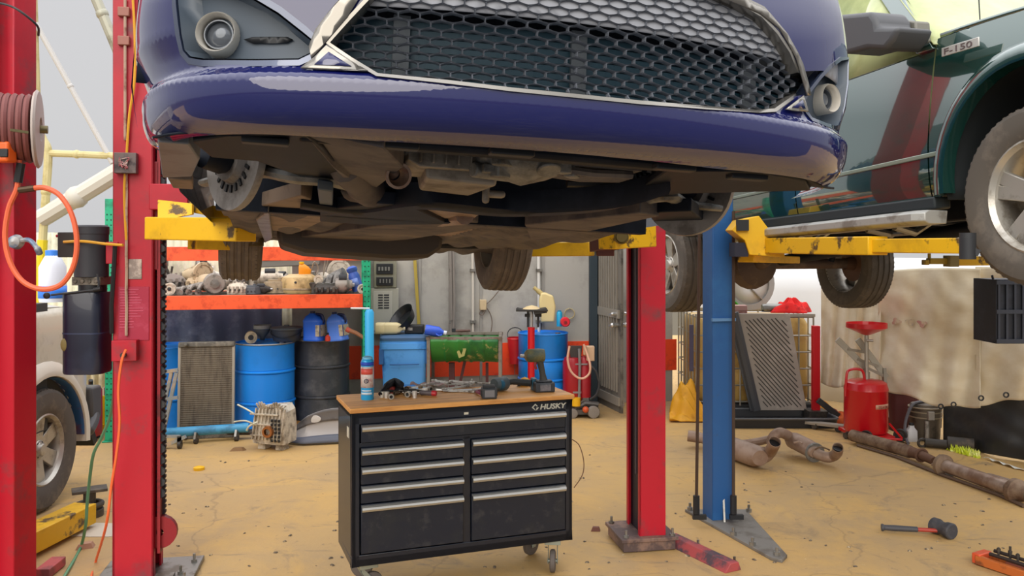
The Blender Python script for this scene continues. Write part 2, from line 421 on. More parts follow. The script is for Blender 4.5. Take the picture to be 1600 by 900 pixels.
car = thing('car', 'dark blue car raised on the red lift, front bumper and underside towards us', 'car', M=MC)
def cpart(name, mb, m, par=None, **k): return part(name, mb, m, par or car, **k)
# outlines measured on the photograph, carried onto the bumper surface
grille_px = [(640, -60), (575, 0), (545, 32), (514, 68), (548, 92), (590, 117), (700, 128), (800, 140), (900, 150), (1000, 160), (1100, 168), (1180, 174), (1208, 172), (1236, 152), (1250, 132), (1244, 112), (1232, 82), (1212, 52), (1188, 26), (1160, 10), (1110, -12), (1040, -40), (960, -62), (800, -75)]
fogL_px = [(272, -40), (272, 10), (277, 55), (284, 84), (296, 98), (318, 102), (400, 102), (468, 101), (492, 90), (506, 70), (478, 44), (440, 14), (400, -10), (340, -34)]
fogR_px = [(1263, 132), (1285, 117), (1304, 104), (1318, 102), (1321, 118), (1320, 150), (1319, 184), (1296, 178), (1278, 170), (1268, 152)]
grille, fogL = TW(grille_px), TW(fogL_px)
fogR = [(.625+(-t-.529)*.74, w) for t, w in fogL]
T1 = TMAX-.002
outline = [(-T1, .21), (-.9, .206), (-.4, .199), (.4, .199), (.9, .206), (T1, .21), (T1, .80), (-T1, .80)]
v, f = fill2d(outline, [grille, fogL, fogR], .022, .007, lambda a, b: Sf(max(-T1, min(T1, a)), b))
bumper = cpart('bumper', MB().add(v, f), paint, nrm=fill2d.normals)
def rim_strip(poly, w0, w1, o0, o1, m, name, par, inner=None):
    """raised border strip following an outline on the bumper surface"""
    a = inset(poly, -w0); b = inset(poly, w1); n = len(poly); vs = []; fs = []
    for q, o in ((a, .004), (a, o0), (b, o0), (b, o1)):
        vs += [Sf(max(-T1, min(T1, t)), w, o) for t, w in q]
    for k in range(3):
        for i in range(n):
            j = (i+1) % n; fs.append((k*n+i, k*n+j, (k+1)*n+j, (k+1)*n+i))
    return cpart(name, MB().add(vs, fs), m, par, ang=50)
rim_strip(grille, .005, .003, -.006, .035, trimchrome, 'grille_surround', bumper)
rim_strip(fogL, .003, .010, -.003, .05, bezelpaint, 'fog_lamp_surround', bumper)
rim_strip(fogR, .003, .007, -.003, .04, bezelpaint, 'fog_lamp_surround', bumper)
# recessed grey pockets with the fog lamps
def pocket(poly, depth, d, name):
    q = inset(poly, d); n = len(q); vs = [Sf(t, w, .0) for t, w in q]+[Sf(t, w, depth) for t, w in inset(q, d*.6)]
    fs = [(i, (i+1) % n, n+(i+1) % n, n+i) for i in range(n)]
    mb = MB().add(vs, fs); a, b = fill2d(inset(q, d*.6), [], .02, .02, lambda x, y: Sf(x, y, depth)); mb.add(a, b)
    return cpart(name, mb, gplast, bumper, ang=40)
pkL = pocket(fogL, .055, .014, 'fog_lamp_bezel'); pkR = pocket(fogR, .05, .008, 'fog_lamp_bezel')
lens = mat('fog_lens', '#5a5f66', .1, .3); ringm = mat('fog_ring', '#d6d0c4', .3, .3)
def foglamp(px, py, rr, off, par, twp=None):
    t, w = twp or tw(px, py, off); c = Sf(t, w, off); p, n = plan(t)
    ax = Vector((n.x*.35, n.y, 0)).normalized()*-1
    M_ = Matrix.Translation(c) @ frame(ax).to_4x4()
    cpart('fog_lamp_ring', MB().lathe([(rr*.80, -.03), (rr*.82, .018), (rr*.92, .026), (rr, .018), (rr*1.02, -.03)], 28, M_), ringm, bumper)
    cpart('fog_lamp_lens', MB().lathe([(1e-4, .004), (rr*.4, .003), (rr*.62, -.004), (rr*.64, .006), (rr*.7, .006), (rr*.8, -.02), (rr*.82, -.03)], 28, M_), lens, bumper)
foglamp(343, 55, .045, .045, pkL); foglamp(0, 0, .038, .038, pkR, (.815, .418))
mb = MB(); mb.box((0, .95, .66), (1.2, 1.1, .3)); mb.box((0, 1.5, .5), (1.6, .06, .7)); mb.box((0, .36, .42), (1.2, .05, .28)); cpart('engine_bay', mb, underdk)
# dark wedge and slot inside the left bezel
a, b = fill2d(TW([(381, 62), (395, 58), (450, 58), (458, 62), (448, 67), (395, 68)], .05), [], .02, .02, lambda x, y: Sf(x, y, .050))
cpart('bezel_slot', MB().add(a, b), black, bumper, sol=.003)
# broad trim strip between bezel and grille, with the small painted triangle under it
for pl, m_ in (([(488, 94), (508, 70), (544, 28), (566, -8), (545, -12), (512, 24), (494, 48), (484, 74)], trimchrome), ([(1122, -20), (1190, 12), (1226, 54), (1250, 100), (1258, 128), (1263, 150), (1256, 150), (1250, 126), (1240, 92), (1214, 46), (1184, 22), (1110, -8)], trimchrome)):
    a, b = fill2d(TW(pl), [], .02, .02, lambda x, y: Sf(x, y, -.007)); cpart('bright_strip', MB().add(a, b), m_, bumper, sol=.004)
for pl in ([(472, 108), (512, 72), (576, 113)], [(1222, 172), (1250, 150), (1258, 176)]):
    a, b = fill2d(TW(pl), [], .02, .02, lambda x, y: Sf(x, y, -.009)); cpart('corner_triangle', MB().add(a, b), trimchrome, bumper, sol=.004)
    c = sum((Vector(p) for p in pl), Vector((0, 0)))/3; p2 = [tuple(c+(Vector(p)-c)*.55) for p in pl]
    a, b = fill2d(TW(p2), [], .02, .02, lambda x, y: Sf(x, y, -.0125)); cpart('triangle_inlay', MB().add(a, b), paint, bumper, sol=.002)
# honeycomb grille: hexagon frames between the surround
gm = MB(); CW, RH, GO = .0455, .0168, .022
hexo = [(-.5, 0), (-.3, .5), (.3, .5), (.5, 0), (.3, -.5), (-.3, -.5)]
ws = [w for t, w in grille]; ts = [t for t, w in grille]
r_ = 0; w_ = min(ws)
while w_ < max(ws)+RH:
    t_ = min(ts)+(CW/2 if r_ % 2 else 0)
    while t_ < max(ts)+CW:
        if inside((t_, w_), grille) and t_ < .60:
            O = [(t_+CW*x, w_+RH*y) for x, y in ((-.5, -.34), (-.5, .34), (-.25, .50), (0, .66), (.25, .50), (.5, .34), (.5, -.34), (.25, -.50), (0, -.66), (-.25, -.50))]
            I = [(t_+CW*x, w_+RH*y) for x, y in ((-.468, -.25), (-.468, .25), (-.26, .44), (0, .555), (.26, .44), (.468, .25), (.468, -.25), (.26, -.44), (0, -.555), (-.26, -.44))]
            vs = [Sf(x, y, GO) for x, y in O]+[Sf(x, y, GO-.004) for x, y in I]+[Sf(x, y, GO+.010) for x, y in I]
            gm.add(vs, [(k, (k+1) % 10, 10+(k+1) % 10, 10+k) for k in range(10)]+[(10+k, 10+(k+1) % 10, 20+(k+1) % 10, 20+k) for k in range(10)])
        t_ += CW
    w_ += RH; r_ += 1
cpart('grille_mesh', gm, mat('grille_plastic', '#6c7078', .38), ang=30)
gw = [tw(x, y, GO)[1] for x, y in ((640, 12), (800, 24), (1000, 50), (1150, 76))]; wline = sum(gw)/4
top = [p for p in grille]; wl = wline
up = [(min(ts), wl), (max(ts), wl), (max(ts), max(ws)), (min(ts), max(ws))]
a, b = fill2d(up, [], .04, .02, lambda x, y: Sf(max(-T1, min(T1, x)), y, GO+.003)); cpart('grille_blanking_panel', MB().add(a, b), mat('pale_grey_plastic', '#97999f', .55), sol=.003)
mb = MB()
mb.grid(lambda a_, b_: Sf(min(ts)+a_*(max(ts)-min(ts)), min(ws)-.03+b_*(wl-min(ws)+.03), GO+.085), 30, 4)
w_ = min(ws)
while w_ < wl:
    for i in range(20):
        t0 = min(ts)+(max(ts)-min(ts))*i/20; t1 = min(ts)+(max(ts)-min(ts))*(i+1)/20
        mb.bar(Sf(t0, w_, GO+.07), Sf(t1, w_, GO+.07), .004, .012)
    w_ += .017
cpart('radiator_core', mb, mat('radiator_dark', '#1d4252', .5), ang=20)
for px_, n_ in ((915, 1), (620, 1), (1195, 1)):
    mb = MB(); t0, w0 = tw(px_, 120, GO); c = Sf(t0, (wl+min(ws))/2, GO+.05); mb.box((c.x, c.y, (wl+min(ws))/2), (.035, .01, wl-min(ws))); cpart('grille_bracket', mb, mat('bracket_grey', '#5b6268', .5))
# body behind the bumper: sides with wheel arches, hood, cabin
def arch(v0, r, n=18): return [(v0+r*cos(pi*i/n), .36+r*sin(pi*i/n)) for i in range(n, -1, -1)]
out2 = [(.60, .26), (.58, .36)]+arch(.95, .37)+[(1.32, .25), (1.45, .2), (3.25, .2), (3.35, .3)]+arch(3.73, .38)+[(4.11, .3), (4.6, .34), (4.74, .5), (4.74, .95), (4.6, 1.05), (1.0, 1.05), (.60, .80)]
def sidex(v_, w_): return .945-.03*max(0, (v_-4.2)/.5)**2-.05*max(0, (w_-.75)/.3)**2-.03*max(0, (.35-w_)/.15)
for s in (-1, 1):
    a, b = fill2d(out2, [], .08, .05, lambda x, y: Vector((s*sidex(x, y), x, y))); cpart('body_side', MB().add(a, b), paint, nrm=fill2d.normals)
mb = MB(); mb.grid(lambda a_, b_: (lambda t, q: Vector((t*(.93-.02*q), q*1.25+.02+(1-q)*g(.8)+plan(t*1.1*(1-q)+t*.0)[0].y*(1-q), .80+.26*q**.6-.05*t*t)))(a_*2-1, b_), 16, 8)
cpart('hood', mb, paint, ang=60)
cab = [(-.88, 1.05), (-.70, 1.62), (-.4, 1.68), (.4, 1.68), (.70, 1.62), (.88, 1.05)]
mb = MB(); mb.loft([[(x*f1, v_, 1.05+(w-1.05)*h) for x, w in cab] for v_, h, f1 in ((1.2, .02, 1), (1.9, .95, .97), (2.6, 1, .97), (4.2, .92, .95), (4.7, .1, .98))]); cpart('cabin', mb, mat('tinted_glass', '#141a20', .08, .2))
# --- underside
def uprism(px_poly, w, h, dw=0, name='underbody_panel', m=under, **k):
    pts = [U(x, y, w) for x, y in px_poly]; n = len(pts)
    mb = MB().add(pts+[p+Vector((0, .0, h)) for p in pts], [tuple(range(n))[::-1], tuple(range(n, 2*n))]+[(i, (i+1) % n, n+(i+1) % n, n+i) for i in range(n)])
    return cpart(name, mb, m, bev=.004, **k)
# floor pan, brown and dusty with a raised tunnel and pressed ribs
def pan(a_, b_):
    u = (a_*2-1)*.80; v_ = 1.55+b_*2.55; tun = math.exp(-((u-.02)/.16)**2)
    w = .185+.12*tun+.012*sin(u*38)*(1-tun)*(.4+.6*sin(v_*5)**2)+.02*sin(v_*7+u*3)*.4-.02*abs(u)
    return Vector((u, v_, w))
cpart('floor_pan', MB().grid(pan, 70, 70), under, ang=50)
# heat shield ribs and exhaust in the tunnel
mb = MB(); mb.tube(catmull([(.05, 1.35, .17), (.03, 1.8, .19), (.02, 2.6, .2), (.05, 3.2, .2), (.3, 3.6, .2)], 6), .035, 10); cpart('exhaust_pipe', mb, rust2)
mb = MB()
for i in range(9): mb.box((.16, 1.75+i*.09, .175), (.13, .018, .014))
mb.box((.16, 2.1, .19), (.16, .85, .02)); cpart('heat_shield', mb, rust2, bev=.004)
uprism([(460, 372), (600, 352), (740, 345), (760, 355), (640, 374), (520, 384)], .155, .06, name='brace_plate', m=under)
uprism([(820, 352), (1000, 333), (1030, 338), (900, 366), (830, 376)], .15, .05, name='brace_plate', m=under)
uprism([(1010, 333), (1080, 330), (1100, 345), (1030, 355)], .16, .04, name='dark_floor_cover', m=underdk)
# fuel tank, low and dark, behind the floor pan
tk = [U(x, y, .10) for x, y in ((572, 389), (590, 399), (640, 401), (700, 400), (730, 392))]
mb = MB(); mb.loft([[(x, 2.98+q, z) for x, z in ((-.62, .26), (-.58, .11), (-.45, .075), (.0, .065), (.2, .08), (.27, .13), (.28, .26))] for q in (0, .04, .5, .56)]); cpart('fuel_tank', mb, mat('fuel_tank_plastic', '#3c342f', .6), bev=.02)
# front tray: dark under-bumper lip and radiator support beam
def tray(a_, b_):
    u = (a_*2-1)*.86; p, n = plan(u*1.06); return Vector((u, p.y+.09+b_*(.10-.04*abs(u)), .210+.012*b_+.004*sin(u*30)))
cpart('under_bumper_tray', MB().grid(tray, 60, 6), underdk, sol=.006)
mb = MB()
for (a0, a1, h_) in ((-.78, -.5, .05), (-.5, .55, .06), (.55, .8, .05)): mb.box(((a0+a1)/2, .30+.1*abs((a0+a1)/2), .245), (a1-a0+.02, .07, h_))
mb.tube([(-.55, .27, .225), (.0, .23, .222), (.6, .28, .225)], .02, 8); cpart('radiator_support', mb, underdk, bev=.008)
for u in (-.62, -.35, -.1, .3, .52): mb = MB(); mb.box((u, .16+.28*u*u, .203), (.10, .035, .016)); cpart('clip_tab', mb, black, bev=.004)
uprism([(300, 222), (372, 210), (470, 204), (505, 232), (548, 286), (540, 300), (470, 276), (400, 252), (330, 246)], .20, .02, name='splash_shield', m=underdk)
uprism([(1040, 268), (1190, 268), (1258, 284), (1266, 298), (1180, 300), (1060, 303), (985, 326), (900, 330), (1000, 296)], .20, .02, name='splash_shield', m=underdk)
uprism([(470, 205), (510, 210), (600, 232), (630, 262), (580, 300), (562, 305), (520, 262)], .19, .05, name='subframe_arm', m=under)
# engine, gearbox, down-pipe
def UP(px, py, w): return U(px, py, w)
eb = [UP(638, 246, .22), UP(778, 250, .22), UP(752, 286, .22), UP(640, 280, .22)]
v0 = eb[0].y; 
mb = MB(); mb.loft([[(x*1.0, v_, w) for x, w in ((eb[0].x-.005, .40), (eb[0].x, .215), (eb[0].x+.03, .20), (eb[1].x-.03, .20), (eb[1].x, .22), (eb[1].x+.005, .40))] for v_ in (v0, v0+.04, v0+.17, v0+.2)])
for i in range(7): mb.box((eb[0].x+.03+i*.032, v0-.004, .26), (.006, .012, .10))
cpart('engine_block', mb, alu, bev=.008)
op = [UP(664, 284, .17), UP(742, 306, .17)]
mb = MB(); mb.loft([[(op[0].x-.02+k, y_, .30), (op[0].x+k*1.5, y_, .175), (op[1].x-k, y_, .168), (op[1].x+.02-k, y_, .30)] for y_, k in ((op[0].y-.02, 0), (op[1].y, .015))])
mb.box((op[1].x+.02, op[1].y-.05, .18), (.02, .02, .07)); mb.box((op[1].x+.05, op[1].y-.03, .175), (.06, .03, .02)); cpart('oil_pan', mb, alu, bev=.008)
gc = UP(835, 272, .2)
mb = MB(); mb.lathe([(.001, -.12), (.07, -.12), (.10, -.08), (.12, 0), (.10, .07), (.07, .14), (.001, .14)], 14, TR((gc.x-.03, gc.y+.02, .29), 0, pi/2, .15))
for i in range(10): a_ = random.uniform(-.14, .16); mb.box((gc.x+a_, gc.y+random.uniform(-.06, .02), .2+random.random()*.06), (random.uniform(.02, .06), .03, random.uniform(.02, .05)), rz=random.random()); 
mb.cyl((gc.x-.16, gc.y, .2), (gc.x-.05, gc.y+.04, .2), .02); mb.cyl((gc.x+.02, gc.y-.06, .2), (gc.x+.02, gc.y-.03, .26), .03)
cpart('gearbox', mb, alu2, bev=.004)
gg = UP(925, 272, .21)
mb = MB()
for i in range(5): mb.tube([(gg.x-.12, gg.y-.02+i*.022, .215), (gg.x, gg.y-.01+i*.024, .21), (gg.x+.11, gg.y+.0+i*.02, .215)], .011, 6)
mb.box((gg.x, gg.y+.04, .24), (.26, .12, .03)); cpart('oil_cooler', mb, under)
a, b = UP(597, 250, .22), UP(622, 280, .18)
mb = MB(); d_ = (b-a).normalized(); mb.tube([a+Vector((0, .02, .05)), a, a.lerp(b, .75)], .017, 12); mb.lathe([(.018, 0), (.030, .03), (.034, .04), (.034, .048), (.027, .048), (.023, .01)], 20, Matrix.Translation(a.lerp(b, .7)) @ frame(Vector((d_.x*.3, -1, -.25))).to_4x4())
cpart('open_exhaust_flange', mb, rust2)
a = UP(540, 262, .22); b = UP(578, 300, .19)
mb = MB(); mb.tube(catmull([a+Vector((-.05, -.06, .06)), a, a.lerp(b, .6), b, b+Vector((-.05, .12, .02))], 6), [.03]*6+[.045]*6+[.05]*6+[.04]*6+[.035], 12); cpart('catalytic_pipe', mb, under)
# subframe: dark beam running across under the engine
sa = [UP(470, 318, .16), UP(560, 330, .15), UP(660, 318, .15), UP(800, 330, .15), UP(950, 322, .155), UP(1035, 300, .18)]
mb = MB(); cs = catmull(sa, 8)
mb.loft([[(p.x, p.y-.05, p.z), (p.x, p.y-.04, p.z-.01), (p.x, p.y+.09, p.z-.01), (p.x, p.y+.1, p.z), (p.x, p.y+.09, p.z+.06), (p.x, p.y-.04, p.z+.06)] for p in cs]); cpart('subframe', mb, underdk, ang=50)
uprism([(590, 318), (640, 322), (700, 350), (580, 352), (500, 346), (500, 330)], .15, .04, name='subframe_plate', m=underdk)
uprism([(600, 322), (760, 327), (730, 350), (690, 362), (595, 348)], .165, .02, name='tunnel_shield', m=rust2)
# control arms, brake discs (wheels off, steered), hubs, struts, inner wing liners
def ctl(pts, rs, m=alu2):
    mb = MB(); c = catmull(pts, 6); n = len(c); rr = [rs[min(int(i/6), len(rs)-1)]*(1-i % 6/6)+rs[min(int(i/6)+1, len(rs)-1)]*(i % 6/6) for i in range(n)]
    mb.tube(c, rr, 10, sq=.6); return cpart('control_arm', mb, m)
ctl([UP(318, 286, .2), UP(400, 268, .22), UP(460, 276, .2), UP(520, 282, .2), UP(556, 292, .19)], [.02, .032, .036, .034, .03])
ctl([UP(1128, 326, .19), UP(1070, 318, .2), UP(1040, 306, .2), UP(990, 318, .2)], [.016, .026, .03, .024])
cover = mat('light_underbody', '#857364', .7, 0, '#6a5b4e', 6)
discm = mat('brake_disc_steel', '#8d8782', .5, .3, '#6a625c', 6)
for s, dlt, cw in ((-1, 30, .265), (1, 38, .27)):
    M_ = TR((s*.715, .95, cw), rz=R(dlt)) @ Matrix.Rotation(pi/2, 4, 'Y')
    mb = MB(); mb.lathe([(.075, -.03), (.085, -.006), (.16, -.011), (.162, 0), (.16, .011), (.085, .006), (.075, .03), (.03, .03), (.03, -.03), (.075, -.03)], 40, M_); d0 = cpart('brake_disc', mb, discm, ang=25)
    mb = MB()
    for k in range(22): mb.box((.098*cos(k*2*pi/22), .098*sin(k*2*pi/22), 0), (.022, .010, .025), M_, rz=k*2*pi/22)
    cpart('disc_vent', mb, black, d0)
    mb = MB(); mb.box((.02*s, .13, 0), (.05, .10, .08), M_ @ TR((0, 0, 0), rz=R(70))); mb.box((s*.0, .13, .035), (.09, .06, .03), M_ @ TR((0, 0, 0), rz=R(75))); cpart('brake_caliper', mb, alu2, bev=.008)
    mb = MB(); mb.lathe([(.001, -.05), (.05, -.05), (.06, 0), (.05, .04), (.001, .04)], 12, M_ @ TR((0, 0, -.05*1))); mb.cyl((s*.64, .96, .28), (s*.62, .99, .75), .045); mb.cyl((s*.63, .97, .33), (s*.62, .985, .6), .028)
    mb.tube(catmull([(s*.66, .9, .24), (s*.62, .86, .3), (s*.6, .9, .42)], 5), .012, 6); cpart('strut_and_knuckle', mb, underdk)
    mb = MB()
    mb.grid(lambda a_, b_: (s*(.60+.33*b_), .95+.40*cos(pi*(.02+.98*a_)), .36+.40*sin(pi*(.02+.98*a_))+.006*sin(a_*70)), 30, 3); cpart('wheel_arch_liner', mb, underdk, sol=.004)
    mb = MB(); mb.tube([(s*.3, .97, .26), (s*.66, .95, .28)], .016, 8)
    for k in range(5): mb.torus(.03, .008, TR((s*(.5+k*.018), .96, .275), 0, pi/2), 14, 5)
    cpart('drive_shaft', mb, black)
uprism([(246, 222), (296, 226), (312, 250), (300, 276), (254, 278)], .205, .05, name='bumper_end_bracket', m=mat('grey_bracket', '#7f8084', .5, .2, '#6c6c6e', 3))
uprism([(262, 280), (300, 282), (302, 296), (270, 294)], .2, .03, name='bumper_end_bracket', m=cover)
uprism([(408, 322), (470, 306), (500, 318), (505, 345), (470, 362), (415, 360)], .17, .05, name='arm_mount_cover', m=cover)
uprism([(400, 345), (420, 330), (426, 372), (414, 380)], .15, .04, name='jacking_bracket', m=steel)
uprism([(496, 296), (520, 300), (520, 330), (500, 330)], .16, .03, name='mount_plate', m=mat('blue_grey_plate', '#46525f', .5))
# ---------------------------------------------------------------- wheel builder (axle along local x, outer face towards -x)
def wheel_parts(par, M, Rt, W, Rr, spokes, m_t, m_r, tread=3, sp=.2, sw=.09):
    T = M @ Matrix.Rotation(-pi/2, 4, 'Y')          # lathe z -> local -x
    h = W/2; pr = [(Rr*.97, -h*.82), (Rr+.012, -h*.92), (Rr+(Rt-Rr)*.45, -h), (Rt-.03, -h*.97), (Rt-.008, -h*.84)]
    gx = [(-h*.84+(i+.5)*h*1.68/(tread+1)) for i in range(tread+1)]
    for i in range(tread):
        c = -h*.84+(i+1)*h*1.68/(tread+1); pr += [(Rt, c-.011), (Rt-.009, c-.007), (Rt-.009, c+.007), (Rt, c+.011)]
    pr += [(Rt-.008, h*.84), (Rt-.03, h*.97), (Rr+(Rt-Rr)*.45, h), (Rr+.012, h*.92), (Rr*.97, h*.82)]
    tb = MB().lathe(pr, 56, T)
    for k in range(64):                              # shoulder blocks of the tread
        a = k*2*pi/64
        for s in (-1, 1): tb.box(((Rt-.0165)*cos(a), (Rt-.0165)*sin(a), s*h*.78), (.026, .016, h*.10), T, rz=a)
    ty = part('tyre', tb, m_t, par, ang=28)
    rm = part('rim', MB().lathe([(Rr*.97, -h*.82), (Rr*1.0, -h*.86), (Rr*.93, -h*.6), (Rr*.86, 0), (Rr*.88, h*.5), (Rr*.93, h*.78), (Rr*1.0, h*.86), (Rr*.96, h*.9), (Rr*.9, h*.72)], 48, T), m_r, par)
    mb = MB(); z = h*.62
    mb.lathe([(1e-4, z+.02), (Rr*.16, z+.018), (Rr*.2, z-.005), (Rr*.27, z-.01), (Rr*.3, z-.03), (Rr*.3, z-.06)], 24, T)
    for k in range(spokes):
        a = k*2*pi/spokes
        for d in (-1, 1):
            q = a+d*sp; c = Vector((cos(a), sin(a), 0)); e = Vector((cos(q), sin(q), 0))
            p0 = e*Rr*.22+Vector((0, 0, z-.015)); p1 = e*Rr*.95+Vector((0, 0, z-.0)); t = Vector((-sin(q), cos(q), 0))
            wd0, wd1 = Rr*sw, Rr*sw*.95
            o = MB(); o.loft([[p+t*w+Vector((0, 0, -.03)), p+t*w, p-t*w, p-t*w+Vector((0, 0, -.03))] for p, w in ((p0, wd0), (p1, wd1))]); mb.add(o.v, o.f, T)
    part('spokes', mb, m_r, rm, bev=.004)
    mb = MB()
    for k in range(spokes): a = (k+.5)*2*pi/spokes; mb.lathe([(1e-4, z), (.011, z-.002), (.012, z-.03)], 8, T @ TR((Rr*.2*cos(a), Rr*.2*sin(a), -.004)))
    part('wheel_nut', mb, dark, rm)
    mb = MB(); mb.lathe([(1e-4, -h*.1), (Rr*.62, -h*.1), (Rr*.62, -h*.02), (1e-4, -h*.02)], 30, T); mb.lathe([(Rr*.2, -h*.75), (Rr*.25, 0), (Rr*.3, h*.3)], 20, T); part('brake_disc', mb, mat('rusty_brake', '#6a4f3f', .6, .3), rm)
    return ty
for s in (-1, 1):
    wheel_parts(car, TR((s*.80, 3.73, .285), rz=0 if s < 0 else pi), .365, .235, .225, 5, mat('car_tyre', '#665c54', .85, 0, '#776b60', 8), rimm, 4)
mb = MB(); mb.tube(catmull([(-.68, 3.6, .22), (-.4, 3.5, .2), (.4, 3.5, .2), (.68, 3.6, .22)], 6), .04, 10); mb.cyl((-.6, 3.75, .2), (-.6, 3.75, .55), .04); mb.cyl((.6, 3.75, .2), (.6, 3.75, .55), .04)
mb.tube(catmull([(.68, 3.7, .26), (.5, 3.62, .2), (.3, 3.55, .22)], 5), .025, 8); cpart('rear_suspension', mb, underdk)
mb = MB(); mb.box((0, 4.2, .3), (1.5, .9, .1)); cpart('rear_floor', mb, underdk, bev=.02)
# ================================================================ GREEN PICKUP ON THE BLUE LIFT
TA = R(15.3); MT = Matrix.Translation((2.25, 3.72, 1.755)) @ Matrix.Rotation(TA, 4, 'Z') @ Matrix.Rotation(R(-2.4), 4, 'X')
MTI = MT.inverted(); TOo = MTI @ Vector((0, 0, EYE))
def tside(px, py, x=0):
    d = MTI.to_3x3() @ Vector(((px-800)/FPX, 1, -(py-HOR)/FPX)); t = (x-TOo.x)/d.x; p = TOo+d*t; return (p.y, p.z)
gpaint = mat('dark_green_paint', '#1b4a44', .16, .45, coat=1.0, cior=2.4, spec=.6)
pk = thing('pickup_truck', 'dark green pickup truck raised on the blue lift at the right', 'truck', M=MT)
def kpart(n, mb, m, par=None, **k): return part(n, mb, m, par or pk, **k)
def tx(w): return .03*(max(0, .52-w)/.2)**2+.16*max(0, w-.60)**1.35
WBT = 3.68; AZ = .43
def archp(c, r, n=20, z=AZ): return [(c+r*cos(pi*i/n), z+r*sin(pi*i/n)) for i in range(n+1)]      # from + side to - side
fend = [(-.78, .42), (-.5, .40)]+archp(0, .50)[::-1]+[(.50, .38), (.55, .36), (.60, .36), (.60, 1.17), (.2, 1.18), (-.3, 1.15), (-.78, 1.05)]
door = [(.61, .36), (1.75, .36), (1.75, 1.12), (.61, 1.12)]
rdoor = [(1.76, .36), (2.9, .36), (2.9, 1.12), (1.76, 1.12)]
bed = [(2.93, .36), (3.1, .36), (3.18, .43)]+archp(WBT, .5)[::-1]+[(4.2, .43), (4.25, .5), (4.85, .5), (4.85, 1.2), (2.93, 1.2)]
for s in (1, -1):
    X = (lambda w: tx(w)) if s == 1 else (lambda w: 1.98-tx(w))
    for nm, o in (('front_fender', fend), ('front_door', door), ('rear_door', rdoor), ('bed_side', bed)):
        a, b = fill2d(o, [], .06, .025, lambda x, y: Vector((X(y), x, y))); kpart(nm, MB().add(a, b), gpaint, nrm=fill2d.normals)
    n = 24                                   # wheel-arch flare
    for c in (0, WBT):
        sec = []; mb = MB()
        for i in range(n+1):
            q = -.12+(pi+.24)*i/n; e = Vector((0, cos(q), sin(q))); o = Vector((X(.6)-.0*s, c, AZ))
            sec.append([o+e*.47+Vector((.03*s, 0, 0)), o+e*.475+Vector((-.035*s, 0, 0)), o+e*.52+Vector((-.045*s, 0, 0)), o+e*.555+Vector((-.02*s, 0, 0)), o+e*.56+Vector((.01*s, 0, 0))])
        mb.loft(sec, closed=False); kpart('arch_flare', mb, gpaint, ang=50)
    for c in (0, WBT):
        mb = MB(); mb.grid(lambda a_, b_: (X(.6)+s*(.02+.55*b_), c+.52*cos(pi*(a_*1.16-.08)), AZ+.04+.5*sin(pi*(a_*1.16-.08))), 26, 3); kpart('wheel_well', mb, mat('wheel_well_black', '#1b2226', .8), sol=.006)
# side-window belt, pillars, glass, roof
glassm = mat('tree_reflection_glass', '#b9c08a', .06, .0, '#8d9a6a', 2.5, .4, .7, trans=0)  # yellow-green tree reflections painted into the glass colour
def cabx(w, s): q = .045+.26*max(0, (w-1.12)/.72); return q if s == 1 else 1.98-q
for s in (1, -1):
    mb = MB()
    def pl(pts, th=.03): 
        n = len(pts); vs = [(cabx(w, s), y, w) for y, w in pts]+[(cabx(w, s)+s*th, y, w) for y, w in pts]
        mb.add(vs, [tuple(range(n)), tuple(range(n, 2*n))[::-1]]+[(i, (i+1) % n, n+(i+1) % n, n+i) for i in range(n)])
    pl([(.60, 1.12), (.72, 1.12), (1.42, 1.80), (1.30, 1.84)]); pl([(1.30, 1.84), (1.42, 1.78), (2.85, 1.78), (2.8, 1.86)]); pl([(1.72, 1.12), (1.80, 1.12), (1.80, 1.78), (1.72, 1.78)]); pl([(2.76, 1.12), (2.93, 1.12), (2.85, 1.82), (2.7, 1.80)])
    kpart('pillar_frame', mb, gpaint, bev=.006)
    mb = MB()
    for pts in ([(.72, 1.12), (1.72, 1.12), (1.72, 1.78), (1.40, 1.78)], [(1.80, 1.12), (2.76, 1.12), (2.7, 1.78), (1.80, 1.78)]): mb.add([(cabx(w, s)+s*.015, y, w) for y, w in pts], [(0, 1, 2, 3)])
    kpart('side_window', mb, glassm, sol=.005)
mb = MB(); mb.grid(lambda a_, b_: (cabx(1.13+.7*b_, 1)+(1.98-2*cabx(1.13+.7*b_, 1))*a_, .60+.75*b_-.12*(1-(a_*2-1)**2), 1.13+.7*b_+.01), 12, 6); kpart('windshield', mb, glassm, sol=.005)
mb = MB(); mb.grid(lambda a_, b_: (.30+1.38*a_, 1.30+1.55*b_, 1.84+.06*(1-(2*a_-1)**2)), 10, 6); kpart('roof', mb, gpaint, sol=.02)
mb = MB(); mb.grid(lambda a_, b_: (tx(1.15)+(1.98-2*tx(1.15))*a_, -.80+1.38*b_, 1.05+.13*(1-(1-b_)**2)+.05*(1-(2*a_-1)**2)), 16, 10); kpart('hood', mb, gpaint, sol=.02, ang=60)
mb = MB(); mb.box((.99, -.82, .75), (1.7, .08, .6)); mb.box((.99, -.92, .5), (1.9, .2, .22)); kpart('front_end', mb, steel, bev=.03)
mb = MB(); mb.box((.99, 3.9, .55), (1.8, 1.9, .08)); mb.box((.99, 2.94, .85), (1.85, .05, .6)); mb.box((.99, 4.84, .85), (1.85, .05, .6)); kpart('truck_bed', mb, gpaint, bev=.01)
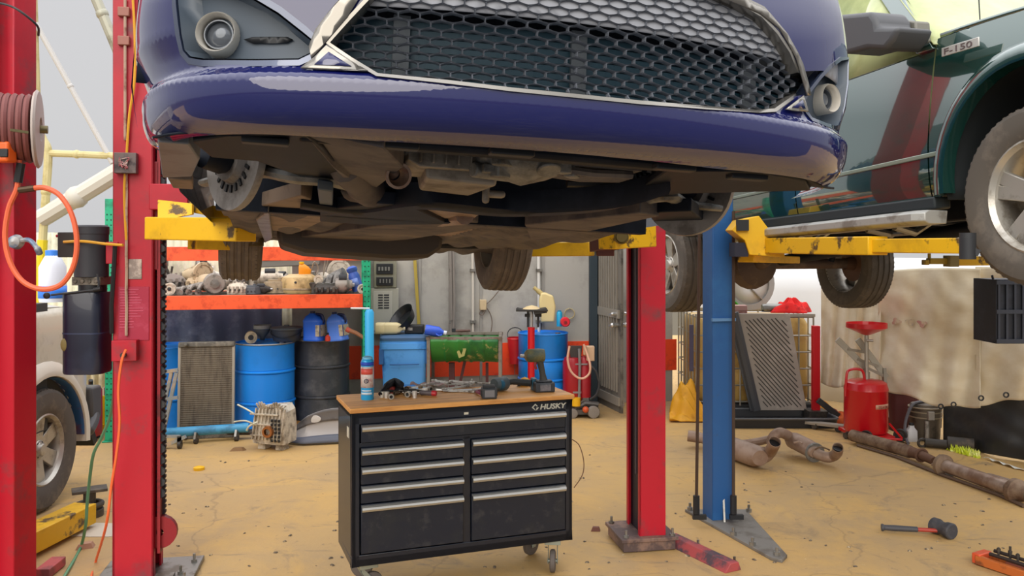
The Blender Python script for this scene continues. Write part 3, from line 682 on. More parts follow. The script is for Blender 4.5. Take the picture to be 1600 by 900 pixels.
# door gap strips, body moulding, running board, sills
mb = MB(); p0, p1 = tside(1478, 237), tside(1300, 276); mb.bar((-.006, p0[0]-.0, p0[1]), (-.006, 2.9, p0[1]+(p1[1]-p0[1])/(p1[0]-p0[0])*(2.9-p0[0])), .012, .022); kpart('side_moulding', mb, mat('moulding_pale', '#7d8a7d', .3, .2, coat=.6), bev=.004)
mb = MB(); mb.box((.03, 1.9, .335), (.1, 2.7, .06)); mb.box((1.95, 1.9, .335), (.1, 2.7, .06)); kpart('rocker_sill', mb, mat('sill_black', '#20272a', .6), bev=.01)
q0, q1 = tside(1436, 338, -.14), tside(1195, 362, -.06)
mb = MB(); y0, z0 = q0; zz = z0
mb.loft([[(-.12+k, y, zz+.032), (-.145+k, y, zz+.018), (-.145+k, y, zz-.02), (-.12+k, y, zz-.035), (.02, y, zz-.035), (.03, y, zz+.03)] for y, k in ((y0, .04), (y0+.05, .0), (y0+1.9, 0), (y0+1.95, .04))]); rb = kpart('running_board', mb, mat('running_board_grey', '#a7a7a3', .45, .3, '#85827c', 8), bev=.004)
for y in (y0+.32, y0+1.2):
    mb = MB(); mb.tube([(-.02, y, zz-.03), (.12, y+.02, zz-.06), (.26, y+.02, zz+.02)], .02, 8); mb.tube([(.12, y+.02, zz-.06), (.12, y+.2, zz-.06)], .012, 6); mb.tube([(-.02, y+.22, zz-.03), (.12, y+.2, zz-.06), (.26, y+.2, zz+.02)], .02, 8); kpart('board_bracket', mb, steel, rb)
# mirror
(my0, mz0), (my1, mz1) = tside(1425, 60, -.2), tside(1325, 60, -.2)
mb = MB()
pm = [tside(x, y, -.17) for x, y in ((1322, 26), (1386, 20), (1394, 32), (1396, 44), (1430, 44), (1420, 66), (1408, 80), (1380, 78), (1350, 86), (1322, 84))]
n = len(pm); mb.add([(-.17-.10, y, z) for y, z in pm]+[(-.05, y, z) for y, z in pm], [tuple(range(n))[::-1], tuple(range(n, 2*n))]+[(i, (i+1) % n, n+(i+1) % n, n+i) for i in range(n)])
mir = kpart('door_mirror', mb, mat('mirror_grey', '#4c4d50', .5), bev=.025, seg=2)
pm2 = [tside(x, y, .02) for x, y in ((1396, 30), (1446, 34), (1448, 66), (1408, 82))]
n = 4; mb = MB(); mb.add([(-.04, y, z) for y, z in pm2]+[(.05, y, z) for y, z in pm2], [(0, 1, 2, 3), (7, 6, 5, 4)]+[(i, (i+1) % n, n+(i+1) % n, n+i) for i in range(n)])
kpart('mirror_mount', mb, mat('mirror_mount', '#77756c', .5), mir, bev=.01)
# badge on the fender
b0, b1, b2, b3 = [tside(x, y, -.012) for x, y in ((1472, 90), (1530, 73), (1530, 57), (1472, 74))]
yc, zc = (b0[0]+b1[0]+b2[0]+b3[0])/4, (b0[1]+b1[1]+b2[1]+b3[1])/4; bl = b0[0]-b1[0]; bh = abs(b3[1]-b0[1]); sk = (b1[1]-b0[1])/(b1[0]-b0[0])
BM = Matrix.Translation((-.012, yc, zc)) @ Matrix(((0, 0, -1, 0), (-1, 0, 0, 0), (0, 1, 0, 0), (0, 0, 0, 1)))     # text x -> -y, text y -> z, normal -> -x
BM = BM @ Matrix.Rotation(atan2(-sk, 1)*1, 4, 'Z')
mb = MB(); mb.box((0, 0, 0), (bl, bh*.86, .008), BM); bd = kpart('badge', mb, mat('badge_silver', '#c9c7c2', .3, .4), bev=.002)
mb = text_mb('F-150', bh*.80, .002, BM @ TR((-bl*.44, -bh*.28, .005), s=(bl*.88/(bh*.80*2.55), 1, 1))); kpart('badge_lettering', mb, mat('badge_dark', '#5d5152', .4), bd, smooth=False)
mb = MB(); p = tside(1531, 22, .15); mb.cyl((.15, p[0], 1.17), (.15, p[0], 1.2), .022, .012); mb.cyl((.15, p[0], 1.2), (.15, p[0]+.02, 1.95), .003); kpart('antenna', mb, dark)
mb = MB(); mb.tube([(.4, .52, 1.2), (.9, .42, 1.21), (1.3, .45, 1.22)], .012, 6); kpart('wiper', mb, black)
# chassis, axles, wheels
mb = MB()
for x in (.55, 1.43): mb.box((x, 2.0, .36), (.09, 5.4, .16))
for y in (-.3, .9, 1.8, 2.8, 4.2): mb.box((.99, y, .36), (.9, .10, .1))
mb.box((.99, 1.2, .42), (1.5, 2.6, .05)); kpart('chassis_frame', mb, underdk, bev=.01)
mb = MB(); mb.cyl((.99, .9, .3), (.99, WBT-.2, .12), .045, n=12); mb.lathe([(.001, -.3), (.13, -.28), (.2, -.1), (.2, .3), (.12, .5), (.001, .5)], 14, TR((.99, .55, .36), pi/2)); kpart('gearbox_and_shaft', mb, underdk)
RW = AZ-.335; mb = MB(); mb.cyl((.2, WBT, RW), (1.78, WBT, RW), .045, n=12)
mb.lathe([(.001, -.2), (.11, -.18), (.19, -.09), (.22, 0), (.19, .1), (.1, .16), (.001, .17)], 18, TR((.82, WBT, RW), pi/2)); mb.cyl((.82, WBT-.26, RW+.03), (.82, WBT-.1, RW+.01), .05, .08); kpart('rear_axle', mb, mat('axle_brown', '#5a4a42', .6, .2, '#6f5d50', 6), bev=.01)
mb = MB()
for x in (.48, 1.50):
    for k in range(3): mb.tube(catmull([(x, WBT-.75+k*.12, .30-k*.012), (x, WBT, RW+.08-k*.012), (x, WBT+.75-k*.12, .32-k*.012)], 5), .022, 6, sq=.4)
    mb.cyl((x+.05, WBT-.1, RW+.02), (x+.12, WBT-.25, .5), .025)
kpart('leaf_spring', mb, underdk)
WHT = []
for x, y, z, fl in ((.125, 0, AZ-.115, 0), (1.855, 0, AZ-.115, 1), (.125, WBT, RW, 0), (1.855, WBT, RW, 1)):
    wheel_parts(pk, TR((x, y, z), rz=pi if fl else 0), .40, .265, .255, 5, mat('truck_tyre', '#565049', .85, 0, '#655d54', 8), rimm, 3, .15, .13)
mb = MB(); mb.cyl((.2, 0, AZ-.1), (1.78, 0, AZ-.1), .035); mb.tube([(.3, .05, AZ-.1), (.55, .2, .33)], .04, 8); mb.tube([(1.7, .05, AZ-.1), (1.43, .2, .33)], .04, 8); kpart('front_suspension', mb, underdk)
# ================================================================ LIFT COLUMNS
def channel(mb, w, d, t, z0, z1, lip=.05):
    """C-section, open towards local +x, back at x=-d/2"""
    mb.box((-d/2+t/2, 0, (z0+z1)/2), (t, w, z1-z0))
    for s in (-1, 1):
        mb.box((0, s*(w/2-t/2), (z0+z1)/2), (d, t, z1-z0)); mb.box((d/2-t/2, s*(w/2-lip/2), (z0+z1)/2), (t, lip, z1-z0))
def bolts(par, spots, r=.014, h=.05):
    for x, y, z in spots:
        mb = MB(); mb.cyl((x, y, z), (x, y, z+h), r*.55, n=8); mb.cyl((x, y, z), (x, y, z+r*1.3), r*1.25, n=6); part('anchor_bolt', mb, steel, par)
LZ = R(10)
# --- left red column with the power unit
LC = Vector((-2.10, 4.86, 0)); lc = thing('lift_column', 'red lift column with black motor and tank on its left, nearest the yellow front arm', 'lift column', LC, LZ)
mb = MB(); channel(mb, .24, .21, .012, .02, 3.6); part('post', mb, red_post, lc, bev=.002)
mb = MB(); mb.box((.06, -.02, .012), (.52, .44, .024)); mb.box((.17, -.16, .035), (.10, .08, .03)); part('base_plate', mb, steel, lc, bev=.003)
bolts(lc, [(.28, -.19, .02), (.24, -.08, .02), (-.1, -.2, .02), (.28, .1, .02)])
mb = MB(); mb.box((.128, -.075, 1.8), (.016, .05, 3.3))
part('safety_rack', mb, red_dark, lc)
mb = MB()
for k in range(50): mb.prism([(0, 0), (.022, .012), (.022, .03), (0, .055)], -.012, .012, TR((.134, -.075, .45+k*.062), rx=pi/2))
part('rack_teeth', mb, dark, lc, smooth=False)
mb = MB(); mb.tube([(.128, -.03, .25), (.128, -.03, 3.4)], .022, 6)
for k in range(110): mb.box((.128, -.03, .28+k*.028), (.05, .028, .014))
part('lift_chain', mb, mat('chain_dark', '#2b2029', .5, .4), lc, smooth=False)
mb = MB(); mb.lathe([(.02, -.02), (.09, -.02), (.09, .02), (.02, .02)], 20, TR((.13, -.06, .26), rx=pi/2)); part('chain_pulley', mb, red_dark, lc)
# carriage and front arm
mb = MB(); mb.box((.05, 0, 2.02), (.16, .2, .6)); part('carriage', mb, red_dark, lc, bev=.004)
mb = MB(); mb.box((.2, -.10, 2.12), (.2, .2, .14)); part('carriage_bracket', mb, red_post, lc, bev=.004)
def armbox(par, p0, p1, w, h, m=yellow, name='lift_arm', t=.0):
    mb = MB(); mb.bar(p0, p1, w, h); return part(name, mb, m, par, bev=.006, W=True)
A0 = P(244, 358, 4.70)
mb = MB(); mb.bar(P(243, 357, 4.55), P(385, 359, 4.30), .15, .118); ar = part('lift_arm', mb, yellow, lc, bev=.006, W=True)
mb = MB(); pts = [P(246, 312, 4.6), P(300, 318, 4.55), P(300, 335, 4.5), P(246, 345, 4.5)]
mb.add([p+Vector((0, q, 0)) for q in (0, .03) for p in pts], [(0, 1, 2, 3), (7, 6, 5, 4), (0, 4, 5, 1), (1, 5, 6, 2), (2, 6, 7, 3), (3, 7, 4, 0)])
mb.bar(P(296, 322, 4.62), P(405, 345, 4.62), .02, .06)
part('arm_gusset', mb, yellow, ar, bev=.003, W=True)
mb = MB(); mb.bar(P(300, 381, 4.75), P(395, 384, 5.0), .12, .06); part('lift_arm', mb, yellow, lc, bev=.005, W=True)
mb = MB(); mb.cyl(P(398, 385, 4.9), P(398, 358, 4.9), .05); mb.cyl(P(398, 358, 4.9), P(398, 352, 4.9), .075); mb.box(P(400, 350, 4.9), (.14, .12, .03)); part('lift_pad', mb, mat('greasy_pad', '#5a4a2a', .6, .2, '#2b2622', 9), ar, bev=.004, W=True)
# wiring, boxes and labels on its face (local -y side faces us)
FY = -.122
def onpost(px, py, out=0):
    p = P(px, py, 4.74); q = wmat(lc).inverted() @ p; q.y = FY-out; return q
def plate(px0, py0, px1, py1, out, m, name, par=lc, th=None, bev=.003):
    a, b = onpost(px0, py0), onpost(px1, py1); th = th or out
    mb = MB(); mb.box(((a.x+b.x)/2, FY-out+th/2, (a.z+b.z)/2), (abs(b.x-a.x), th, abs(b.z-a.z))); return part(name, mb, m, par, bev=bev)
jb = plate(183, 240, 216, 272, .05, mat('dirty_box', '#6d5f5c', .5, .3, '#40383a', 12), 'junction_box')
mb = MB()
for k in range(7):
    a = onpost(190+random.random()*16, 244+random.random()*22, .052); b = onpost(190+random.random()*18, 246+random.random()*20, .07); c = onpost(190+random.random()*18, 246+random.random()*20, .052)
    mb.tube(catmull([a, b, c], 5), .0025, 5)
part('loose_wires', mb, mat('pink_wire', '#b9646c', .5, 0, '#c9b8ae', 25), jb)
mb = MB(); mb.tube([onpost(199, y, .012+.004*sin(y)) for y in range(272, 530, 14)], .008, 6); mb.tube([onpost(197, y, .012) for y in range(0, 240, 20)], .008, 6); part('conduit', mb, mat('dusty_conduit', '#b59a86', .6, 0, '#8a5c50', 8), lc)
mb = MB(); mb.tube(catmull([onpost(208, -20, .02), onpost(212, 60, .02), onpost(212, 130, .03), onpost(204, 180, .02), onpost(200, 240, .02), onpost(196, 300, .016), onpost(199, 375, .016)], 6), .007, 6); part('yellow_cable', mb, mat('yellow_cable', '#e0a52e', .5), lc)
plate(186, 448, 232, 532, .003, mat('pink_label', '#a8203e', .5, 0, '#b33550', 10), 'instruction_label')
mb = MB()
for k in range(15):
    a, b = onpost(188+1.5*random.random(), 452+k*4.2, .0045), onpost(206+random.random()*22, 452+k*4.2, .0045); mb.box(((a+b)/2), (abs(b.x-a.x), .001, .0035))
part('label_lines', mb, mat('label_lines', '#d05a74', .6), lc, smooth=False)
plate(201, 405, 221, 436, .003, mat('silver_label', '#8d7f77', .5, .2, '#c0b0a4', 14), 'rating_plate')
bx = plate(180, 530, 217, 562, .06, red_post, 'switch_box')
mb = MB(); q = onpost(199, 552, .06); mb.cyl(q, q+Vector((0, -.03, 0)), .014); part('push_button', mb, dark, bx)
mb = MB()
for y in (20, 65): q = onpost(195, y, .01); mb.box(q, (.06, .03, .05))
part('cable_clip', mb, mat('clip_rust', '#a06a5c', .6), lc, bev=.004)
mb = MB(); q = onpost(183, 380); w0 = onpost(178, 480); mb.tube([onpost(183, 380, .02), onpost(178, 480, .03), onpost(177, 520, .01)], .012, 6); part('hydraulic_hose', mb, rubber, lc)
mb = MB(); a, b = onpost(168, 378), onpost(186, 412); mb.box(((a.x+b.x)/2, FY+.02, (a.z+b.z)/2), (abs(a.x-b.x), .06, abs(a.z-b.z))); part('motor_bracket', mb, red_post, lc, bev=.003)
# power unit
D = 4.78
def pc(px0, px1, py0, py1, d=D): a, b = P(px0, py0, d), P(px1, py1, d); return (a.x+b.x)/2, abs(b.x-a.x)/2, b.z, a.z
cx, r0, z0, z1 = pc(118, 168, 352, 432); pu = thing('hydraulic_power_unit', 'black motor and oil tank bolted to the left side of the red column', 'hydraulic pump', (cx, D, z0-.5), 0)
mb = MB(); mb.lathe([(1e-4, 0), (r0, 0), (r0, (z1-z0)*.82), (r0*1.03, (z1-z0)*.83), (r0*1.03, (z1-z0)*.97), (r0*.9, z1-z0), (1e-4, z1-z0)], 28, TR((cx, D, z0))); part('motor', mb, mat('motor_black', '#33343a', .55), pu, W=True)
mb = MB(); a, b = P(96, 363, D), P(122, 402, D); mb.box(((a.x+b.x)/2, D, (a.z+b.z)/2), (b.x-a.x, .09, a.z-b.z)); part('capacitor_box', mb, mat('box_charcoal', '#3b3a38', .6), pu, bev=.006, W=True)
a, b = P(122, 432, D), P(166, 445, D); mb = MB(); mb.box(((a.x+b.x)/2, D, (a.z+b.z)/2), (b.x-a.x, .14, a.z-b.z))
for k in range(4): mb.cyl((a.x+.02+k*.038, D-.075, (a.z+b.z)/2), (a.x+.02+k*.038, D-.06, (a.z+b.z)/2), .012, n=10)
part('pump_manifold', mb, mat('manifold_grey', '#7c7468', .5, .4, '#4c463e', 10), pu, bev=.003, W=True)
a, b = P(124, 444, D), P(166, 460, D); mb = MB(); mb.cyl(((a.x+b.x)/2, D, b.z-.02), ((a.x+b.x)/2, D, a.z), abs(b.x-a.x)/2*.98, n=24); part('pump_neck', mb, black, pu, W=True)
a, b = P(106, 456, D), P(168, 582, D); wv = b.x-a.x
mb = MB(); pr = rrect(wv, .19, .05, 5); mb.loft([[((a.x+b.x)/2+x*k, D+y*k, z) for x, y in pr] for z, k in ((b.z, .96), (b.z+.012, 1), (a.z-.30*(a.z-b.z), 1), (a.z-.01, 1), (a.z, .97))]); tk_ = part('oil_tank', mb, mat('tank_blueblack', '#151b30', .38, 0, '#20283e', 3, coat=.3), pu, W=True)
mb = MB(); zz = a.z-.5*(a.z-b.z); mb.loft([[((a.x+b.x)/2+x*1.012, D+y*1.02, z) for x, y in pr] for z in (zz-.004, zz+.004)]); part('tank_seam', mb, mat('seam_blue', '#2c3450', .4), tk_, W=True)
mb = MB(); q = P(113, 536, D); mb.ball(q+Vector((0, -.088, 0)), (.02, .012, .035), 10, 8); part('paint_chip', mb, mat('tank_rust_spot', '#7a6a3c', .7), tk_, W=True)
mb = MB(); mb.tube(catmull([P(152, 428, D-.08), P(153, 450, D-.1), P(130, 455, D-.1), P(80, 461, D-.1)], 6), .006, 6); mb.ball(P(73, 462, D-.1), .018); part('release_lever', mb, dark, pu, W=True)
mb = MB(); mb.cyl(P(147, 453, D-.1), P(158, 451, D-.1), .014, n=12); part('lever_grip', mb, black, pu, W=True)
mb = MB(); mb.tube(catmull([P(100, 378, D-.06), P(130, 377, D-.13), P(165, 381, D-.11), P(192, 383, D-.14)], 6), .008, 6); part('motor_cable', mb, mat('yellow_cable', '#e0a52e', .5), pu, W=True)
mb = MB(); mb.tube([P(88, 369, D), P(98, 367, D)], .008, 6); part('wire_nut', mb, red_post, pu, W=True)
# --- right red column
RC = Vector((.835, 5.40, 0)); rc = thing('lift_column', 'red lift column right of the black tool cabinet with its dark open side facing left', 'lift column', RC, LZ+pi)
mb = MB(); channel(mb, .265, .165, .010, .03, 3.6, lip=.035); part('post', mb, red_post, rc, bev=.002)
mb = MB(); mb.box((0, .0, 1.85), (.115, .235, 3.55)); part('dark_channel_fill', mb, mat('inside_dark', '#140d1c', .6), rc)  # near-black block filling the open channel
mb = MB(); mb.tube([(.082, .06, .45), (.082, .06, 3.3)], .008, 6); part('lock_cable', mb, mat('cable_dark', '#4a3f45', .5, .4), rc)
mb = MB(); mb.box((0.03, 0, .075), (.36, .36, .022)); mb.box((.03, 0, .035), (.33, .33, .06)); part('base_plate', mb, mat('dirty_plate', '#5c4c4a', .6, .2, '#8a6f62', 7), rc, bev=.003)
bolts(rc, [(.17, .14, .08), (-.12, .15, .08), (-.13, -.15, .08), (.18, -.14, .08)])
D2 = 5.1
mb = MB(); mb.bar(P(948, 370, D2-.25), P(1012, 367, D2), .13, .14); ra = part('lift_arm', mb, yellow, rc, bev=.006, W=True)
mb = MB(); a, b = P(962, 370, D2-.3), P(980, 370, D2-.3); mb.torus(.035, .007, Matrix.Translation((a+b)/2) @ TR((0, 0, 0), pi/2)); mb.cyl((a+b)/2+Vector((0, -.02, 0)), (a+b)/2+Vector((0, .02, 0)), .03); part('arm_pin', mb, mat('greasy_pin', '#6a5a2c', .5, .3), ra, W=True)
mb = MB(); mb.bar(P(935, 378, D2+.05), P(952, 374, D2-.1), .12, .12); mb.box(P(945, 392, D2), (.1, .1, .06)); part('arm_joint', mb, mat('joint_brown', '#5c3230', .6), ra, bev=.004, W=True)
mb = MB(); mb.bar(P(824, 390, D2+.45), P(925, 389, D2+.3), .13, .088); r2 = part('lift_arm', mb, yellow, rc, bev=.006, W=True)
mb = MB(); mb.cyl(P(822, 398, D2+.4), P(822, 388, D2+.4), .05); part('lift_pad', mb, mat('greasy_pad', '#5a4a2a'), r2, W=True)
mb = MB(); mb.bar((-.0, -.0, 2.0), (.14, .06, 2.0), .18, .18); part('carriage', mb, red_dark, rc, bev=.004)
# red floor hose-cover angle iron by the base
a, b = G(1050, 846), G(1148, 893); mb = MB(); d = (b-a).normalized(); e = Vector((-d.y, d.x, 0)); L_ = (b-a).length
mb.add([a+e*x+Vector((0, 0, z)) for x, z in ((-.07, 0), (-.03, .05), (.03, .05), (.05, 0))]+[b+e*x+Vector((0, 0, z)) for x, z in ((-.07, 0), (-.03, .05), (.03, .05), (.05, 0))], [(0, 1, 2, 3), (7, 6, 5, 4), (0, 4, 5, 1), (1, 5, 6, 2), (2, 6, 7, 3), (3, 7, 4, 0)])
fc = solo('floor_hose_cover', mb, mat('worn_red_cover', '#a8494a', .6, 0, '#4d4048', 6, .48, .6), 'long low worn red metal cover on the floor running from the right red column', 'floor cover', bev=.004)
for f_ in (.28, .85):
    q = a.lerp(b, f_)+e*.075; mb = MB(); mb.cyl(q, q+Vector((0, 0, .045)), .008); mb.cyl(q, q+Vector((0, 0, .02)), .018, n=6); part('anchor_bolt', mb, steel, fc, W=True)
# --- near left column with hose reel
NC = Vector((-2.70, 4.52, 0)); nc = thing('lift_column', 'nearest red lift column at the left edge with an orange hose loop on it', 'lift column', NC, R(-6))
mb = MB(); mb.box((-.06, 0, 1.8), (.22, .26, 3.6)); mb.box((.10, .03, 1.8), (.09, .18, 3.6)); part('post', mb, red_post, nc, bev=.006)
mb = MB(); mb.box((0, 0, .015), (.6, .5, .03)); part('base_plate', mb, steel, nc)
mb = MB(); mb.tube([(.075, -.12, 2.3), (.078, -.125, 2.7), (.075, -.12, 3.3)], .016, 8); part('conduit', mb, mat('conduit_pink', '#c79a92', .6), nc)
mb = MB(); a, b = P(40, 20, 4.36), P(60, 40, 4.4); mb.tube(catmull([P(-12, 3, 4.36), P(12, 8, 4.34), P(32, 18, 4.33), P(58, 40, 4.4), P(60, 55, 4.5)], 5), .006, 6); part('tie_wire', mb, dark, nc, W=True)
mb = MB(); q = P(26, 378, 4.33); mb.lathe([(1e-4, -.02), (.03, -.02), (.038, 0), (.03, .03), (1e-4, .04)], 18, Matrix.Translation(q) @ TR((0, 0, 0), pi/2)); mb.tube(catmull([q, P(45, 375, 4.3), P(58, 388, 4.3), P(62, 396, 4.32)], 6), [.012]*12+[.016]*7, 8)
lv = part('lock_lever', mb, mat('worn_blue_grey', '#6b7f9a', .45, .3, '#b0b2b0', 10), nc, W=True)
# arm of that lift lying low on the floor
a, b = G(30, 874), G(133, 822); mb = MB(); mb.bar(a+Vector((0, -.2, .10)), b+Vector((0, 0, .09)), .16, .13); la = part('lift_arm', mb, yellow, nc, bev=.006, W=True)
q = G(140, 806); mb = MB(); mb.cyl(q, q+Vector((0, 0, .05)), .09); mb.cyl(q, q+Vector((0, 0, .17)), .04); mb.torus(.075, .02, TR(q+Vector((0, 0, .08)))); mb.box(q+Vector((0, 0, .18)), (.22, .13, .02), rz=.5); part('lift_pad', mb, mat('pad_iron', '#55504a', .6, .4, '#6f665a', 8), la, bev=.003, W=True)
# reel, orange hose
RLD = 4.25
hr = thing('hose_reel', 'brown hose reel with white flanges on the nearest red column at the left edge', 'hose reel', P(8, 200, RLD), R(20))
M_ = Matrix.Translation(P(14, 200, RLD)) @ TR((0, 0, 0), 0, pi/2, R(22))
mb = MB(); mb.lathe([(.05, -.12), (.155, -.10), (.16, 0), (.155, .10), (.05, .12)], 30, M_)
for k in range(7): mb.torus(.158, .014, M_ @ TR((0, 0, -.09+k*.03)), 30, 6)
part('wound_hose', mb, mat('brown_hose', '#7a4440', .6), hr, W=True)
for s in (-1, 1):
    mb = MB(); mb.lathe([(.05, s*.125), (.09, s*.115), (.185, s*.115), (.195, s*.125), (.185, s*.135), (.06, s*.14), (.05, s*.125)], 36, M_); part('reel_flange', mb, mat('reel_white', '#b8aca4', .5), hr, W=True)
mb = MB(); mb.cyl(M_ @ Vector((0, 0, -.2)), M_ @ Vector((0, 0, .17)), .02); mb.bar(P(16, 203, RLD-.25), P(44, 207, RLD-.2), .012, .012); part('reel_axle', mb, mat('brass_axle', '#7c7350', .4, .6), hr, W=True)
mb = MB(); a, b = P(-8, 222, RLD-.1), P(20, 254, RLD-.1); mb.box(((a.x+b.x)/2, RLD-.1, (a.z+b.z)/2), (b.x-a.x, .08, a.z-b.z)); bt = part('hose_stop', mb, mat('orange_plastic', '#e8641e', .45), hr, bev=.012, W=True, seg=2)
mb = MB(); a, b = P(-2, 232, RLD-.15), P(11, 245, RLD-.15); mb.box(((a.x+b.x)/2, RLD-.142, (a.z+b.z)/2), (b.x-a.x, .01, a.z-b.z)); part('stop_opening', mb, black, bt, bev=.003, W=True)
mb = MB(); HD = 4.22
loop = [P(30, 250, HD), P(27, 292, HD), P(14, 325, HD), P(8, 370, HD), P(16, 410, HD), P(36, 440, HD), P(66, 452, HD), P(96, 444, HD), P(115, 415, HD), P(120, 375, HD), P(112, 335, HD), P(94, 306, HD), P(72, 294, HD), P(52, 294, HD), P(32, 297, HD)]
mb.tube(catmull(loop, 6), .013, 8)
oh = solo('air_hose', mb, mat('orange_hose', '#e2663f', .5), 'orange air hose hanging in a loop from the nearest red column', 'hose')
mb = MB(); mb.tube([P(30, 297, HD), P(54, 294, HD)], .016, 8); part('coupler', mb, mat('brass_dark', '#5a4a3a', .4, .6), oh, W=True)
mb = MB(); mb.tube([P(33, 255, HD), P(28, 285, HD)], .021, 8); part('strain_sleeve', mb, rubber, oh, W=True)
# orange cord and green hose going down to the floor
mb = MB(); mb.tube(catmull([P(197, 546, 4.62), P(190, 565, 4.60), P(185, 610, 4.60), P(187, 660, 4.60), P(182, 710, 4.60), P(174, 760, 4.62), P(166, 820, 4.66), G(150, 876, .01), G(142, 905, .01), G(138, 950, .01)], 8), .007, 6)
solo('extension_cord', mb, mat('orange_cord', '#f0703c', .5), 'orange cord hanging from the switch box of the red column down to the floor', 'cord')
mb = MB(); mb.tube(catmull([P(181, 540, 5.05), P(178, 610, 5.05), P(172, 650, 5.1), P(158, 685, 5.1), P(146, 710, 5.1), P(140, 750, 5.15), P(136, 790, 5.15), P(134, 820, 5.15), G(126, 855, .012), G(108, 888, .012), G(85, 925, .012)], 8), .009, 6)
solo('garden_hose', mb, mat('green_hose', '#5f9a72', .5), 'thin green hose hanging behind the red column and trailing to the floor', 'hose')
a, b = G(66, 905), G(92, 884); mb = MB(); mb.bar(a+Vector((0, 0, .03)), b+Vector((0, 0, .03)), .08, .05); solo('floor_hose_cover', mb, mat('worn_pink_cover', '#c45a5a', .6, 0, '#8a4a4a', 6), 'short pinkish metal cover on the floor by the nearest red column', 'floor cover', bev=.004)
# --- blue column
BC = Vector((1.395, 5.86, 0)); bc = thing('lift_column', 'blue lift column standing on a grey floor plate beside the right red column', 'lift column', BC, R(12))
mb = MB(); mb.box((0, 0, 1.55), (.150, .16, 3.1)); part('post', mb, blue_post, bc, bev=.006)
mb = MB(); mb.box((0, -.09, 1.36), (.17, .02, .02)); mb.box((0, -.088, 2.6), (.17, .015, .02)); part('weld_strip', mb, mat('blue_edge', '#5a86b4', .5), bc)
pts = [G(1070, 800), G(1140, 800), G(1165, 800), G(1230, 872), G(1222, 880), G(1205, 876)]
mb = MB(); n = len(pts); mb.add(pts+[p+Vector((0, 0, .02)) for p in pts], [tuple(range(n))[::-1], tuple(range(n, 2*n))]+[(i, (i+1) % n, n+(i+1) % n, n+i) for i in range(n)]); part('base_plate', mb, mat('grey_floor_plate', '#7f7b75', .6, .2, '#69625a', 5), bc, bev=.003, W=True)
for x, y in ((1078, 797), (1170, 800), (1146, 836), (1176, 852), (1214, 868)):
    q = G(x, y, .02); mb = MB(); mb.cyl(q, q+Vector((0, 0, .05)), .009); mb.cyl(q, q+Vector((0, 0, .022)), .02, n=6); part('anchor_bolt', mb, steel, bc, W=True)
for x0, x1, x2 in ((1093, 1091, 1088), (1146, 1146, 1146)):
    mb = MB(); mb.tube([P(x0, 330, 5.72), P(x1, 560, 5.72), P(x2, 800, 5.72)], .011, 6); part('lift_cable', mb, mat('rusty_cable', '#4a3a30', .6, .3), bc, W=True)
    q = P(x2, 798, 5.72); mb = MB(); mb.cyl(q+Vector((0, 0, -.02)), q+Vector((0, 0, .1)), .022, n=8); mb.box((q.x+.02, q.y, .06), (.09, .03, .03)); part('cable_anchor', mb, black, bc, W=True)
mb = MB(); mb.bar(G(1132, 820)+Vector((0, 0, .0)), G(1130, 815)+Vector((0, 0, .18)), .012, .03); part('stop_bar', mb, steel, bc, W=True)
BD = 5.6
cg = [P(1138, 360, BD), P(1150, 344, BD), P(1180, 338, BD), P(1200, 365, BD), P(1215, 368, BD), P(1220, 402, BD), P(1165, 398, BD), P(1158, 376, BD)]
mb = MB(); n = len(cg); mb.add([p+Vector((0, -.09, 0)) for p in cg]+[p+Vector((0, .09, 0)) for p in cg], [tuple(range(n))[::-1], tuple(range(n, 2*n))]+[(i, (i+1) % n, n+(i+1) % n, n+i) for i in range(n)]); cgo = part('arm_carriage', mb, yellow, bc, bev=.005, W=True)
mb = MB(); mb.box(P(1160, 352, BD-.1), (.075, .03, .07)); part('carriage_slot', mb, black, cgo, W=True)
mb = MB(); mb.box(P(1154, 390, BD), (.085, .15, .09)); part('carriage_block', mb, mat('block_dark', '#15162a', .6), bc, W=True)
mb = MB(); mb.bar(P(1205, 384, BD-.05), P(1372, 384, 4.5), .12, .098); a1 = part('lift_arm', mb, yellow, bc, bev=.006, W=True)
mb = MB(); mb.bar(P(1355, 384, 4.6), P(1512, 384, 3.95), .10, .072); part('arm_extension', mb, yellow, a1, bev=.005, W=True)
mb = MB(); q = P(1512, 388, 3.92); mb.cyl(q+Vector((0, 0, -.05)), q+Vector((0, 0, .07)), .035); mb.bar(q, P(1530, 396, 3.9), .03, .03); part('lift_pad', mb, dark, a1, W=True)
mb = MB(); mb.bar(P(1165, 404, BD+.05), P(1238, 406, BD+.5), .12, .05); part('lift_arm', mb, yellow, bc, bev=.006, W=True)
# far arm of the blue lift's other column (seen at the right, under the truck)
fa = thing('lift_column', 'blue lift column past the right edge whose short yellow arm reaches in before the pale tarps', 'lift column', (4.35, 6.45, 0), R(192)); part('post', MB().box((0, 0, 1.55), (.16, .16, 3.1)), blue_post, fa, bev=.006); part('base_plate', MB().box((0, 0, .01), (.5, .5, .02)), steel, fa)
mb = MB(); mb.bar(P(1480, 408, 6.6), (4.35, 6.45, P(1600, 406, 6.4).z), .11, .07); part('arm_tube', mb, yellow, fa, bev=.005, W=True)
mb = MB(); mb.bar(P(1450, 408, 6.6), P(1485, 408, 6.6), .07, .045); mb.cyl(P(1452, 410, 6.6), P(1452, 396, 6.6), .012); mb.box(P(1446, 410, 6.6), (.03, .07, .04)); part('arm_extension', mb, mat('dull_yellow', '#b3962e', .5, 0, '#6a5a30', 8), fa, bev=.004, W=True)
mb = MB(); mb.box(P(1486, 408, 6.58), (.07, .11, .085)); part('arm_sleeve', mb, mat('sleeve_grey', '#8a7c4c', .5), fa, bev=.004, W=True)
